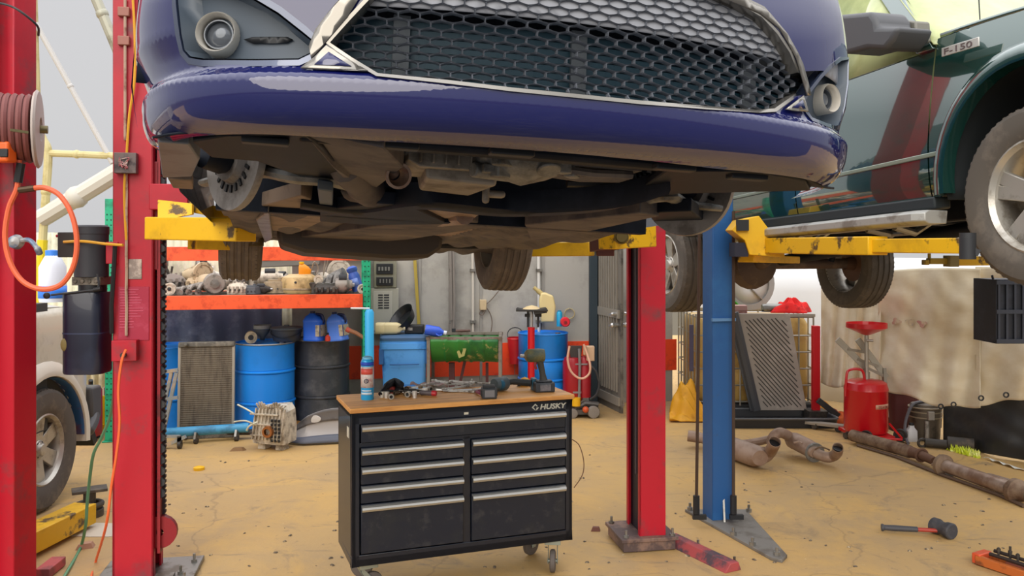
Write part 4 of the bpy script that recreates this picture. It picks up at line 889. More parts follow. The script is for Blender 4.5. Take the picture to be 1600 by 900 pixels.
# ================================================================ TOOL CABINET
TCO = Vector((-.83, 4.47, 0)); TCR = R(20.3); tcab = thing('tool_cabinet', 'black nine-drawer rolling tool cabinet with wooden top in the middle of the floor', 'tool cabinet', TCO, TCR)
CWd, CD, CZ0, CZ1 = 1.25, .43, .185, .985
cabm = mat('cabinet_black', '#0c1524', .38, 0, '#22262c', 5, .55, .75, coat=.2); drm = mat('drawer_black', '#0d1626', .42, 0, '#34353a', 14, .55, .75, bump=.05, c3='#1b2027', sc3=3)
mb = MB(); fr = .042
mb.box((.012, CD/2, (CZ0+CZ1)/2), (.024, CD, CZ1-CZ0)); mb.box((CWd-.012, CD/2, (CZ0+CZ1)/2), (.024, CD, CZ1-CZ0)); mb.box((CWd/2, CD-.01, (CZ0+CZ1)/2), (CWd, .02, CZ1-CZ0))
mb.box((CWd/2, CD/2, CZ0+.02), (CWd, CD, .04)); mb.box((CWd/2, CD/2, CZ1-.015), (CWd, CD, .03)); mb.box((CWd/2, .012, CZ1-.03), (CWd, .024, .06))
for x in (fr/2, CWd-fr/2): mb.box((x, .012, (CZ0+CZ1)/2), (fr, .024, CZ1-CZ0))
mb.box((CWd/2, .012, CZ0+.03), (CWd, .024, .06)); mb.box((CWd*.50, .02, (CZ0+.82)/2), (.045, .03, .82-CZ0)); mb.box((CWd/2, .02, .815), (CWd, .03, .025))
mb.box((CWd/2, CD/2, .5), (CWd-.05, CD-.1, .6))
part('cabinet_body', mb, cabm, tcab, bev=.003)
mb = MB(); mb.box((CWd/2, CD/2, CZ1+.013), (CWd+.02, CD+.02, .026)); part('worktop', mb, mat('wood_top', '#dca25c', .5, 0, '#bd8446', 3, .45, .6, stretch=(1, 9, 9)), tcab, bev=.004)
def drawer(x0, x1, z0, z1):
    mb = MB(); mb.box(((x0+x1)/2, .0, (z0+z1)/2), (x1-x0, .02, z1-z0)); d = part('drawer', mb, drm, tcab, bev=.003)
    mb = MB(); zt = z1-.004; mb.loft([[(x, y, z) for y, z in ((-.008, zt), (-.022, zt-.001), (-.032, zt-.008), (-.035, zt-.018), (-.030, zt-.029), (-.022, zt-.032), (-.024, zt-.024), (-.02, zt-.008), (-.008, zt-.008))] for x in (x0+.002, x1-.002)]); part('handle', mb, mat('drawer_pull', '#bdbdb9', .3, .75), d)
xl0, xl1, xr0, xr1 = .048, CWd*.5-.024, CWd*.5+.024, CWd-.048
drawer(xl0, xr1, .83, .925)
z = .803
for h in (.098, .098, .098, .262):
    drawer(xl0, xl1, z-h+.006, z); drawer(xr0, xr1, z-h+.006, z); z -= h
# lettering on the front rail, small sticker
TX = TR((CWd-.245, -.0015, .938), pi/2)
mb = text_mb('HUSKY', .040, .001, TX @ TR((.045, 0, 0), s=(1.22, 1, 1)), shear=.18, bold=.0012)
lt = part('cabinet_lettering', mb, mat('letter_silver', '#b9b9ae', .4, .3), tcab, smooth=False)
mb = MB(); ARR = [(-.004, .014), (.018, .034), (.034, .018), (.026, .018), (.018, .026), (.006, .014), (.018, .002), (.018, -.004)]; mb.prism(ARR, 0, .001, TX @ TR((.0, .0, 0))); mb.prism([(.026, .012), (.04, .012), (.03, .0), (.022, -.004), (.024, .004)], 0, .001, TX); part('cabinet_emblem', mb, MATS['letter_silver'], tcab, smooth=False)
mb = MB(); mb.box((.62, -.002, .945), (.025, .003, .012)); part('sticker', mb, mat('sticker_white', '#c8c4b4', .6), tcab)
mb = MB(); mb.box((-.002, .10, .87), (.003, .05, .055)); part('side_label', mb, MATS['sticker_white'], tcab)
def caster(x, y, ang, brake=False):
    M_ = TR((x, y, 0), rz=ang); mb = MB(); mb.lathe([(.018, -.016), (.05, -.017), (.062, -.012), (.064, 0), (.062, .012), (.05, .017), (.018, .016), (.018, -.016)], 28, M_ @ TR((0, -.03, .064), rx=pi/2, rz=pi/2)); c = part('caster', mb, mat('caster_tread', '#5b534e', .7), tcab)
    mb = MB()
    for s in (-1, 1): mb.add([(s*.024, y_, z_) for y_, z_ in ((-.05, .05), (-.045, .08), (.03, .165), (.035, .14), (-.02, .05))]+[(s*.028, y_, z_) for y_, z_ in ((-.05, .05), (-.045, .08), (.03, .165), (.035, .14), (-.02, .05))], [(0, 1, 2, 3, 4), (9, 8, 7, 6, 5)]+[(i, (i+1) % 5, 5+(i+1) % 5, 5+i) for i in range(5)], M_)
    mb.box((0, 0, .172), (.09, .1, .026), M_); mb.cyl(M_ @ Vector((-.03, -.03, .064)), M_ @ Vector((.03, -.03, .064)), .012); part('caster_fork', mb, mat('zinc_fork', '#9aa39b', .4, .6), c, bev=.002)
    mb = MB(); mb.lathe([(.012, -.012), (.045, -.013), (.045, .013), (.012, .012)], 20, M_ @ TR((0, -.03, .064), rx=pi/2, rz=pi/2)); part('caster_hub', mb, dark, c)
caster(.09, .07, R(100)); caster(CWd-.09, .07, R(-25)); caster(.09, CD-.07, R(60)); caster(CWd-.09, CD-.07, R(-60))
TCM = TR(TCO, rz=TCR); TZ = CZ1+.026
def ctop(px, py, h=0):
    """point at height h above the cabinet top seen at a pixel"""
    d = FPX*(EYE-TZ-h)/(py-HOR); return Vector(((px-800)*d/FPX, d, TZ+h))
# ================================================================ ON THE CABINET
q = ctop(574, 624); cs = thing('spray_can', 'tall light blue spray can with white label at the left end of the cabinet top', 'spray can', q)
mb = MB(); mb.lathe([(1e-4, 0), (.033, 0), (.035, .004), (.035, .205), (.033, .214), (.028, .222), (1e-4, .223)], 24); part('can_body', mb, mat('can_blue', '#2aa9ea', .3, .1), cs)
mb = MB(); mb.lathe([(.0355, .068), (.0355, .182)], 24, a0=-pi*.92, a1=-pi*.04); part('can_label', mb, mat('can_label', '#d9d2cf', .4, 0, '#c9a0a0', 30, .52, .6), cs, sol=.001)
for c_, z0_, z1_, a_, h_ in (('band_blue', .188, .207, .02, '#2450c8'), ('band_red', .140, .172, .16, '#d9574e'), ('band_white', .030, .042, .2, '#cfe0ea'), ('band_white', .048, .056, .25, '#cfe0ea')):
    mb = MB(); mb.lathe([(.0362, z0_), (.0362, z1_)], 24, a0=-pi*(1-a_), a1=-pi*a_); part('label_band', mb, mat(c_, h_, .4), cs, sol=.001)
tm = MB(); tm.torus(.011, .0022, TR((-.0, -.0372, .105), pi/2), 16, 5); tm.torus(.006, .002, TR((.004, -.0372, .106), pi/2), 12, 5); part('label_mark', tm, mat('mark_grey', '#4c4c58', .5), cs)
mb = MB(); mb.lathe([(.027, .222), (.027, .232), (.014, .238), (1e-4, .238)], 24); part('cap', mb, mat('cap_pale_blue', '#7cc8f0', .35), cs)
# second can standing behind it: tall blue bottle with spout against the green upright
blackrag = mat('black_rag', '#10131a', .7)
def glove(name, px, py, label, sc, m, seed):
    random.seed(seed); q = ctop(px, py); mb = MB(); M_ = TR(q+Vector((0, 0, .018)), rz=random.uniform(-1, 1))
    mb.grid(lambda a, b: (lambda th, ph: M_ @ Vector((sc*(1+.25*sin(3*th+seed)+.15*sin(7*ph))*cos(th)*sin(ph), sc*.7*(1+.2*sin(5*th))*sin(th)*sin(ph), max(-.018, sc*.55*cos(ph)*(1+.4*sin(4*th+seed))))))(a*2*pi, b*pi), 24, 10)
    return solo(name, mb, m, label, 'glove')
g1 = glove('work_glove', 618, 612, 'black crumpled work glove just right of the spray can', .055, blackrag, 3)
mb = MB(); c = ctop(618, 606, .03)
mb.tube(catmull([ctop(594, 616, .02), ctop(604, 604, .05), ctop(616, 596, .06), ctop(628, 602, .05)], 6), [.012]*6+[.02]*12+[.014], 8); part('glove_cuff', mb, blackrag, g1, W=True)
# hand tools laid in a heap: builders per kind
chrome = mat('tool_chrome', '#b9b7b2', .32, .65, '#77726a', 20)
def wrench(px, py, ang, L, label, h=.006, m=chrome, ratchet=False):
    q = ctop(px, py, 0); t = thing('ratchet_wrench' if ratchet else 'wrench', label, 'wrench', q, ang)
    mb = MB(); mb.loft([[(x, w, h-.004), (x, w*.6, h+.004), (x, -w*.6, h+.004), (x, -w, h-.004)] for x, w in ((-L/2+.02, .009), (0, .007), (L/2-.02, .009))]); part('shank', mb, m, t)
    mb = MB()
    if ratchet: mb.lathe([(1e-4, 0), (.02, 0), (.022, .01), (.018, .022), (1e-4, .024)], 16, TR((L/2, 0, h-.006))); mb.cyl((L/2, 0, h-.006), (L/2, 0, h+.03), .006, n=8)
    else: mb.prism([(-.005, -.012), (.01, -.02), (.03, -.018), (.03, -.008), (.014, -.005), (.014, .005), (.03, .008), (.03, .018), (.01, .02), (-.005, .012)], h-.005, h+.005, TR((L/2-.015, 0, 0)))
    part('jaw', mb, m, t)
    mb = MB(); mb.torus(.013, .005, TR((-L/2+.008, 0, h)), 16, 6); part('ring_end', mb, m, t); return t
wrench(660, 607, .5, .20, 'steel wrench at the back of the tool heap, by the gloves', .012)
wrench(690, 611, -.3, .22, 'steel wrench lying flat beside the red-tipped screwdriver', .008)
wrench(706, 606, .15, .24, 'steel ratchet with a round head, middle of the tool heap', .02, ratchet=True)
wrench(728, 611, .25, .20, 'brightest wrench, at the front of the heap near the maroon pliers', .008, bright)
wrench(735, 604, .05, .26, 'long steel wrench lying at the back, left of the cordless tools', .02)
wrench(645, 613, -.6, .14, 'short wrench lying across the sockets behind the spray can', .02)
wrench(716, 613, -.1, .16, 'short thin wrench in front of the ratchet', .008)
for px, py, an, L_, l_, h_ in ((676, 607, .9, .17, 'steel wrench leaning across the pinkish rag', .03), (698, 603, -.15, .22, 'steel wrench at the very back of the cabinet top behind the ratchet', .012), (712, 609, .7, .18, 'steel wrench crossing under the ratchet', .014), (722, 604, -.5, .16, 'steel wrench behind the brightest wrench', .028), (688, 605, -.9, .15, 'short steel wrench standing out at the left of the ratchet', .034)):
    wrench(px, py, an, L_, l_, h_)
def screwdriver(px, py, ang, label, m, tip='handle_cap', mc=None):
    q = ctop(px, py); t = thing('screwdriver', label, 'screwdriver', q, ang)
    mb = MB(); mb.lathe([(1e-4, 0), (.012, 0), (.015, .02), (.013, .06), (.015, .085), (.008, .095), (1e-4, .096)], 12, TR((0, 0, .016), 0, pi/2)); part('handle', mb, m, t)
    mb = MB(); mb.lathe([(1e-4, -.004), (.013, -.003), (.0155, .01), (.0155, .022)], 12, TR((0, 0, .016), 0, pi/2)); part('handle_cap', mb, mc or m, t)
    mb = MB(); mb.cyl((.09, 0, .016), (.2, 0, .012), .0035, n=8); part('blade', mb, chrome, t)
screwdriver(681, 619, R(165), 'screwdriver with grey handle and red end pointing at the front edge', mat('handle_grey', '#5e5558', .5), mc=mat('red_tip', '#c02a34', .4))
screwdriver(652, 617, R(150), 'dark screwdriver half buried in the sockets', mat('handle_dark', '#26231f', .5))
def plierst(px, py, ang, label, m):
    q = ctop(px, py); t = thing('pliers', label, 'pliers', q, ang)
    for s in (-1, 1):
        mb = MB(); mb.tube(catmull([(0, 0, .01), (-.04, s*.022, .012), (-.09, s*.03, .014), (-.13, s*.022, .012)], 5), [.006]*5+[.009]*11, 8); part('handle', mb, m, t)
        mb = MB(); mb.loft([[(0, s*.0, .003), (0, s*.014, .003), (0, s*.014, .018), (0, 0, .018)], [(.03, 0, .003), (.03, s*.014, .003), (.03, s*.014, .018), (.03, 0, .018)], [(.06, 0, .006), (.06, s*.006, .006), (.06, s*.006, .014), (.06, 0, .014)]]); part('jaw', mb, chrome, t)
    return t
plierst(746, 613, R(115), 'pliers with maroon handles left of the loose battery', mat('maroon_grip', '#7a2c46', .5))
plierst(632, 612, R(20), 'steel pliers lying beside the black glove', dark)
random.seed(11)
sk = [(604, 622, '#cfcac0', 'pale socket by the foot of the spray can'), (611, 623, '#a9a59b', 'grey socket second right of the spray can'), (597, 621, '#d8d4c8', 'white socket touching the spray can'), (640, 620, '#b0aba0', 'grey socket in front of the black glove'), (648, 622, '#d2cec6', 'bright socket at the front of the heap'), (632, 619, '#6c5f4a', 'bronze coloured socket in front of the glove'), (664, 616, '#e0dcd4', 'white plastic plug in the middle of the sockets'), (624, 617, '#57493c', 'dark brown socket under the glove'), (657, 611, '#7b6b52', 'brownish socket behind the white plug'), (669, 611, '#8a857c', 'grey socket behind the screwdriver'), (613, 614, '#a83a34', 'small red cap beside the glove'), (640, 611, '#7a5a3a', 'copper coloured fitting behind the glove')]
for i, (x, y, c, l) in enumerate(sk):
    q = ctop(x, y); r = random.uniform(.013, .018); h = random.uniform(.025, .042)
    mb = MB(); lay = i % 2
    M_ = TR(q+Vector((0, 0, r if lay else 0)), (pi/2 if lay else 0), 0, random.uniform(-1, 1))
    mb.lathe([(r*.6, h*.6), (r*.6, h), (r, h), (r, h*.4), (r*.85, h*.35), (r*.85, 0), (1e-4, 0)], 14, M_)
    s = solo('socket', mb, mat('socket_%d' % i, c, .35, .5 if i not in (2, 6, 10) else 0), l, 'socket', 'sockets on the cabinet')
    mb = MB(); mb.lathe([(r*.6, h*.6), (1e-4, h*.58)], 12, M_); part('socket_bore', mb, black, s, W=True)
# cloth-like pinkish rag behind sockets
mb = MB(); c = ctop(668, 606)
mb.grid(lambda a, b: (c.x-.10+.22*a, c.y+.05*b-.02, TZ+.020+.012*sin(a*9+b*4)*sin(b*pi)+.006*sin(a*23)), 30, 8); solo('shop_rag', mb, mat('pink_grey_rag', '#a08b8c', .9), 'pinkish grey rag lying behind the small sockets', 'rag', sol=.006)
# loose battery and two cordless tools
grey_t = mat('tool_grey', '#55575b', .5, 0, '#777478', 12); teal = mat('tool_teal', '#1b5a75', .45); batm = mat('battery_dark', '#34383d', .5)
def battery(par, M_, w=.075, l=.11, h=.055, W=False):
    mb = MB(); mb.box((0, 0, h/2), (l, w, h), M_); mb.box((0, 0, h+.006), (l*.8, w*.7, .012), M_); o = part('battery', mb, batm, par, bev=.006, W=W)
    mb = MB(); mb.box((0, -w/2-.001, h*.5), (l*.55, .004, h*.7), M_); part('battery_label', mb, grey_t, o, bev=.002, W=W); return o
q = ctop(764, 622); t = thing('battery_pack', 'loose grey power tool battery at the front edge of the cabinet top', 'battery', q, R(8))
mb = MB(); mb.box((0, 0, .03), (.082, .07, .06)); b_ = part('case', mb, batm, t, bev=.006, seg=2); mb = MB(); mb.box((0, 0, .066), (.065, .055, .014)); part('slide_rail', mb, dark, t, bev=.003)
mb = MB(); mb.box((.0, -.0365, .03), (.055, .004, .04)); part('face_plate', mb, mat('face_grey', '#77777c', .5), t, bev=.002)
for s in (-1, 1): mb = MB(); mb.box((s*.043, 0, .03), (.006, .03, .03)); part('release_button', mb, dark, t)
def drill(label, loc, M, big=True, hm='#8a7a55'):
    t = thing('impact_wrench', label, 'power tool', M=M)
    hmt = mat('gearcase_brass_'+hm[1:], hm, .45, .3, '#5f5a4c', 14)
    mb = MB(); mb.lathe([(1e-4, -.075), (.03, -.075), (.038, -.06), (.04, 0), (.036, .03), (1e-4, .03)], 20, TR((0, 0, .21), 0, pi/2)); part('motor_housing', mb, mat('housing_olive', '#6d6742', .5, 0, '#3f4a3e', 10, .45, .6), t)
    mb = MB(); mb.lathe([(.036, .03), (.038, .04), (.03, .075), (.018, .085), (1e-4, .085)], 20, TR((0, 0, .21), 0, -pi/2) @ TR((0, 0, 0))); part('gear_case', mb, hmt, t)
    mb = MB(); mb.lathe([(1e-4, .085), (.010, .085), (.010, .11), (1e-4, .112)], 10, TR((0, 0, .21), 0, -pi/2)); part('anvil', mb, chrome, t)
    mb = MB(); mb.loft([[(x0+.018*cos(a)*k, .017*sin(a)*k, z) for a in [2*pi*i/12 for i in range(12)]] for x0, z, k in ((.002, .19, 1.3), (.012, .15, 1.05), (.022, .1, 1.0), (.028, .065, 1.35), (.028, .058, 1.6))]); part('grip', mb, mat('grip_dark', '#3a3935', .6), t)
    mb = MB(); mb.tube(catmull([(-.018, 0, .17), (-.022, 0, .15), (-.014, 0, .13)], 4), .008, 6); part('trigger', mb, mat('trigger_red', '#8a2a2a', .5), t)
    battery(t, TR((.03, 0, 0)), .075, .115, .055); return t
q = ctop(842, 612); drill('cordless impact wrench standing on its battery at the right of the cabinet top', q, TR(q, rz=R(12), s=1.22))
q = ctop(790, 611); t = thing('cordless_drill', 'teal and grey cordless tool lying on its side behind the loose battery', 'power tool', q, R(10))
mb = MB(); mb.lathe([(1e-4, -.05), (.035, -.05), (.04, -.02), (.04, .035), (.03, .05), (1e-4, .05)], 18, TR((-.03, 0, .042), 0, pi/2, .6)); part('motor_housing', mb, mat('housing_grey_teal', '#4a5559', .5, 0, '#2b5a6a', 10), t)
mb = MB(); mb.lathe([(.02, -.012), (.032, -.01), (.032, .01), (.02, .012)], 18, TR((-.035, -.02, .042), 0, pi/2, .6)); part('teal_collar', mb, teal, t)
mb = MB(); mb.tube(catmull([(.0, .01, .045), (.05, .02, .05), (.1, .015, .045), (.15, .01, .04)], 6), [.016]*6+[.018]*6+[.02]*7, 10); part('grip', mb, mat('grip_black', '#202326', .6), t)
mb = MB(); mb.box((.17, .01, .035), (.03, .07, .07)); part('battery_foot', mb, teal, t, bev=.006)
q = ctop(820, 603); mb = MB(); mb.lathe([(1e-4, 0), (.028, 0), (.034, .018), (.02, .045), (1e-4, .055)], 8, TR(q+Vector((0, 0, .0)), s=(1.2, .9, 1))); tp = solo('tape_measure', mb, mat('yellow_case', '#d9a01c', .45), 'small yellow tape measure behind the cordless tools', 'tape measure', bev=.003)
mb = MB(); mb.box(q+Vector((-.035, -.01, .02)), (.02, .03, .034)); part('belt_clip', mb, dark, tp, W=True)
# thin cord hanging at the cabinet's right side
mb = MB(); D = 4.88; mb.tube(catmull([P(893, 686, D), P(905, 696, D), P(912, 720, D), P(910, 742, D), P(897, 762, D)], 6), .003, 5); solo('thin_cord', mb, mat('cord_brown', '#6a4a32', .6), 'thin brown cord hanging along the right side of the tool cabinet', 'cord')
# ================================================================ PALLET RACK
rack = thing('pallet_rack', 'pallet rack with green uprights and orange beams behind the tool cabinet', 'shelf', RA, RANG)
def rk(px, py, dy=0):            # point in the rack's vertical plane dy behind its front
    A = Vector((RA.x-dy*RDIR[1], RA.y+dy*RDIR[0])); return at_line(px, py, A, RDIR)
def rkl(px, py, dy=0): return wmat(rack).inverted() @ rk(px, py, dy)
RL = rkl(573, 500).x; SZ = 1.376; DD = .9
for x, y in ((0, 0), (RL, 0), (0, DD), (RL, DD)):
    mb = MB(); mb.box((x, y, 1.15), (.075, .07, 2.3)); mb.box((x, y, .005), (.12, .12, .01)); u_ = part('upright', mb, green_rack, rack, bev=.004)
    if y == 0:
        mb = MB()
        for k in range(42):
            for s in (-1, 1): mb.cyl((x+s*.018, y-.0355, .1+k*.05), (x+s*.018, y-.034, .1+k*.05), .008, n=8)
        part('slot_holes', mb, mat('slot_dark', '#0a4a38', .7), u_)
for x in (0, RL):
    mb = MB()
    for k in range(3): mb.bar((x, 0, .2+k*.7), (x, DD, .55+k*.7), .03, .03); mb.bar((x, 0, .2+k*.7), (x, DD, .2+k*.7), .03, .03)
    part('frame_brace', mb, green_rack, rack)
for z in (SZ, 1.846):
    for y in (-.02, DD+.02):
        mb = MB(); mb.prism([(-.03, -.135), (.03, -.135), (.03, -.03), (.012, -.03), (.012, 0), (-.03, 0)][::1], .04, RL-.04, TR((0, y, z)) @ Matrix(((0, 0, 1, 0), (1, 0, 0, 0), (0, 1, 0, 0), (0, 0, 0, 1)))); part('beam', mb, orange, rack, bev=.003)
    mb = MB()
    for x in [.1+.2*i for i in range(int((RL-.15)/.2)+1)]: mb.box((x, DD/2, z-.018), (.012, DD, .012))
    for k in range(9): mb.box((RL/2, .06+k*.095, z-.008), (RL-.1, .008, .008))
    if z < 1.5: mb.box((RL/2, DD/2, z-.012), (RL-.1, DD-.05, .004)); part('wire_deck', mb, steel, rack)
# --- salvaged parts on the shelf, each of its own
def rp(px, py, dy): q = rk(px, py, dy); q.z = SZ; return q
def ssz(px): return rk(px, 440).y/FPX          # metres per pixel there
rcount = 0
def shelf(kind, px, base, w, h, dy, m, label, cat='car part', rz=0, **k):
    """kind builds in a unit-ish local frame, width w px, height h px, resting on the shelf or on the parts below (base px row)"""
    w *= 1.15; h *= 1.22; sc = (rk(px, 440, dy).y)/FPX; q = rk(px, base, dy); q.z = max(q.z, SZ); return kind(q, w*sc, h*sc, m, label, cat, rz, **k)
def k_alternator(q, w, h, m, label, cat, rz):
    t = thing('alternator', label, cat, q, rz); r = h/2
    mb = MB(); mb.lathe([(1e-4, -w*.45), (r*.7, -w*.45), (r*.95, -w*.3), (r, -w*.1), (r, w*.2), (r*.85, w*.32), (1e-4, w*.34)], 20, TR((0, 0, r), 0, pi/2)); part('housing', mb, m, t)
    mb = MB()
    for k in range(10): a = k*2*pi/10; mb.box((-w*.31, r*.78*cos(a), r+r*.78*sin(a)), (w*.2, r*.12, r*.25), rx=a)
    part('vent_fins', mb, dark, t)
    mb = MB(); mb.lathe([(1e-4, w*.36), (r*.4, w*.36), (r*.32, w*.42), (r*.4, w*.48), (1e-4, w*.5)], 16, TR((0, 0, r), 0, pi/2)); part('pulley', mb, steel, t); return t
def k_bell(q, w, h, m, label, cat, rz):
    t = thing('gearbox_housing', label, cat, q, rz)
    sec = []; n = 16
    for x, a, b, z in ((-.5, .5, .5, .5), (-.42, .5, .5, .5), (-.2, .40, .42, .48), (.1, .34, .36, .46), (.3, .26, .30, .44), (.5, .2, .22, .42)): sec.append([(x*w, a*h*cos(2*pi*i/n), z*h+b*h*sin(2*pi*i/n)*.98) for i in range(n)])
    part('casing', MB().loft(sec), m, t, ang=50)
    mb = MB(); mb.lathe([(h*.42, -w*.53), (h*.54, -w*.53), (h*.54, -w*.47), (h*.42, -w*.47)], 20, TR((0, 0, h*.5), 0, pi/2) @ TR(s=(1, 1, 1)))
    for v in mb.v: v.z = max(v.z, 0)
    part('flange', mb, m, t)
    mb = MB()
    for k in range(4): mb.bar((-w*.45, h*.3*(k-1.5)*.6, h*.88), (w*.35, h*.16*(k-1.5)*.6, h*.64), h*.04, h*.08)
    part('rib', mb, m, t); mb = MB(); mb.cyl((w*.15, -h*.25, h*.55), (w*.15, -h*.5, h*.6), h*.1, n=10); part('boss', mb, steel, t); return t
def k_manifold(q, w, h, m, label, cat, rz):
    t = thing('manifold', label, cat, q, rz)
    mb = MB(); mb.tube(catmull([(-w/2, 0, h*.3), (-w*.2, .02, h*.35), (w*.2, .02, h*.6), (w/2, 0, h*.75)], 6), [h*.22]*19, 10); part('log_pipe', mb, m, t)
    for k in range(4):
        x = -w*.38+k*w*.25; mb = MB(); mb.tube(catmull([(x, .02, h*(.35+.1*k)), (x-.01, -h*.35, h*(.35+.1*k)), (x-.02, -h*.6, h*.2)], 5), h*.14, 8); mb.cyl((x-.02, -h*.6, h*.2), (x-.02, -h*.66, h*.18), h*.24, n=10)
        for v in mb.v: v.z = max(v.z, .002)
        part('runner', mb, m, t)
    for o in t.children:
        pass
    return t
def k_block(q, w, h, m, label, cat, rz):
    t = thing('cylinder_head', label, cat, q, rz)
    mb = MB(); mb.loft([[(x, y, z) for y, z in ((-.07*k, 0), (-.08*k, h*.5), (-.05*k, h*j), (.05*k, h*j), (.08*k, h*.5), (.07*k, 0))] for x, k, j in ((-w/2, .8, .7), (-w*.4, 1, .9), (0, 1, 1), (w*.35, 1, .85), (w/2, .8, .6))]); part('casting', mb, m, t, ang=30)
    for k in range(4): mb = MB(); mb.box((-w*.36+k*w*.24, -.085, h*.45), (w*.1, .03, h*.5)); part('port_boss', mb, m, t); mb = MB(); mb.cyl((-w*.3+k*w*.2, 0, h*.7), (-w*.3+k*w*.2, 0, h*1.05), w*.05, n=8); part('stud', mb, m, t)
    mb = MB()
    for k in range(3): mb.cyl((-w*.24+k*w*.24, -.09, h*.4), (-w*.24+k*w*.24, -.082, h*.4), w*.045, n=10)
    part('ports', mb, black, t); return t
def k_pulley(q, w, h, m, label, cat, rz):
    t = thing('belt_pulley', label, cat, q, rz); r = w/2
    part('wheel', MB().lathe([(r*.3, -.02), (r*.35, -.012), (r*.7, -.012), (r*.75, -.022), (r, -.022), (r*.9, 0), (r, .022), (r*.75, .022), (r*.7, .012), (r*.35, .012), (r*.3, .02), (r*.3, -.02)], 24, TR((0, 0, r), pi/2)), m, t)
    part('hub_bolt', MB().lathe([(1e-4, -.03), (r*.2, -.028), (r*.28, -.01), (r*.28, .02)], 8, TR((0, 0, r), -pi/2)), dark, t); return t
def k_pump(q, w, h, m, label, cat, rz):
    t = thing('pump', label, cat, q, rz)
    part('body', MB().lathe([(1e-4, 0), (w*.4, 0), (w*.5, h*.1), (w*.5, h*.5), (w*.35, h*.62), (w*.35, h*.7), (1e-4, h*.7)], 16), m, t)
    part('cap', MB().lathe([(w*.3, h*.7), (w*.42, h*.72), (w*.42, h*.95), (w*.3, h), (1e-4, h)], 14), steel, t)
    mb = MB(); mb.tube(catmull([(w*.4, 0, h*.3), (w*.75, -.02, h*.35), (w*.9, -.02, h*.7)], 5), w*.1, 8); part('outlet', mb, m, t); return t
def k_box(q, w, h, m, label, cat, rz):
    t = thing('gear_selector_case', label, cat, q, rz)
    mb = MB(); mb.prism([(-w*.5, -.06), (-w*.3, -.08), (w*.35, -.08), (w*.5, -.04), (w*.5, .06), (-w*.5, .06)], 0, h*.75, scale=.85); part('case', mb, m, t, bev=.006)
    mb = MB(); mb.box((0, 0, h*.8), (w*.6, .08, h*.15)); mb.cyl((w*.15, 0, h*.8), (w*.15, 0, h), w*.1, n=10); part('cover', mb, m, t, bev=.003)
    mb = MB()
    for k in range(4): mb.cyl((-w*.35+k*w*.22, -.085, h*.3), (-w*.35+k*w*.22, -.07, h*.3), .008, n=6)
    part('cover_bolts', mb, dark, t); return t
def k_drumpan(q, w, h, m, label, cat, rz):
    t = thing('torque_converter', label, cat, q, rz); r = w/2
    part('shell', MB().lathe([(1e-4, 0), (r*.9, 0), (r*.98, h*.12), (r, h*.3), (r, h*.7), (r*.93, h*.85), (r*.6, h), (1e-4, h)], 30), m, t)
    part('weld_band', MB().lathe([(r*1.0, h*.18), (r*1.02, h*.2), (r*1.02, h*.26), (r, h*.28)], 30), beige, t)
    part('drain_plug', MB().cyl((.0, -r*.98, h*.6), (0, -r*1.04, h*.6), .012, n=8), dark, t); return t
def k_ring(q, w, h, m, label, cat, rz):
    t = thing('pipe_flange', label, cat, q, rz); r = w/2
    part('elbow', MB().tube(catmull([(0, -.03, r), (0, .03, r), (.03, .12, r*.9), (.10, .16, r*.8)], 5), r*.8, 14), m, t)
    part('collar', MB().lathe([(r*.55, -.02), (r, -.02), (r, .01), (r*.55, .01), (r*.55, -.02)], 20, TR((0, -.03, r), pi/2)), m, t)
    part('bore', MB().lathe([(1e-4, 0), (r*.6, 0)], 16, TR((0, -.028, r), pi/2)), black, t); return t
def k_pipes(q, w, h, m, label, cat, rz):
    mb = MB(); mb.tube(catmull([q+Vector(p) for p in ((-w*.5, 0, .02), (-w*.3, .02, h*.5), (-w*.1, 0, h*.9), (w*.1, .02, h*.6), (w*.0, 0, h*.2), (w*.3, .03, h*.1), (w*.45, .02, h*.7), (w*.5, .02, h))], 6), .007, 6)
    o = solo('metal_hose', mb, m, label, cat); part('hose_end', MB().cyl(q+Vector((w*.5, .02, h*.9)), q+Vector((w*.5, .02, h*1.1)), .012, n=8), steel, o, W=True); return o
def k_starter(q, w, h, m, label, cat, rz):
    t = thing('starter_motor', label, cat, q, rz); r = h*.45
    part('body', MB().lathe([(1e-4, -w*.5), (r*.9, -w*.48), (r, -w*.3), (r, w*.1), (r*.6, w*.25), (r*.55, w*.4), (1e-4, w*.4)], 18, TR((0, 0, r), 0, pi/2)), m, t)
    part('solenoid', MB().lathe([(1e-4, -w*.3), (r*.45, -w*.3), (r*.45, w*.1), (1e-4, w*.12)], 12, TR((0, -r*.4, r*1.8), 0, pi/2)), dark, t)
    part('pinion', MB().lathe([(r*.2, w*.4), (r*.25, w*.4), (r*.25, w*.52), (1e-4, w*.52)], 10, TR((0, 0, r), 0, pi/2)), bright, t); return t
b2 = mat('tan_cast', '#d2bd9b', .6, .1, '#7f6d55', 10); gdark = mat('oily_iron', '#3f3b37', .5, .4, '#5a5148', 10); gmid = mat('grey_iron', '#9c958d', .55, .3, '#4f4944', 10); galu = mat('pale_alloy', '#d0c7b6', .5, .15, '#82786b', 12, .45, .65, bump=.15)
shelf(k_pump, 256, 440, 14, 28, .5, gdark, 'dark pump at the far left end of the shelf pile')
shelf(k_pulley, 265, 463, 17, 17, .08, galu, 'ribbed belt pulley at the front left corner of the shelf', rz=.15)
shelf(k_block, 271, 452, 32, 20, .30, gmid, 'grey cylinder head behind the belt pulley on the shelf', rz=.4)
shelf(k_manifold, 297, 463, 50, 19, .16, gmid, 'long grey manifold lying along the front of the shelf')
shelf(k_bell, 303, 447, 38, 30, .42, b2, 'large beige bell-shaped gearbox housing at the top of the shelf pile', rz=2.6)
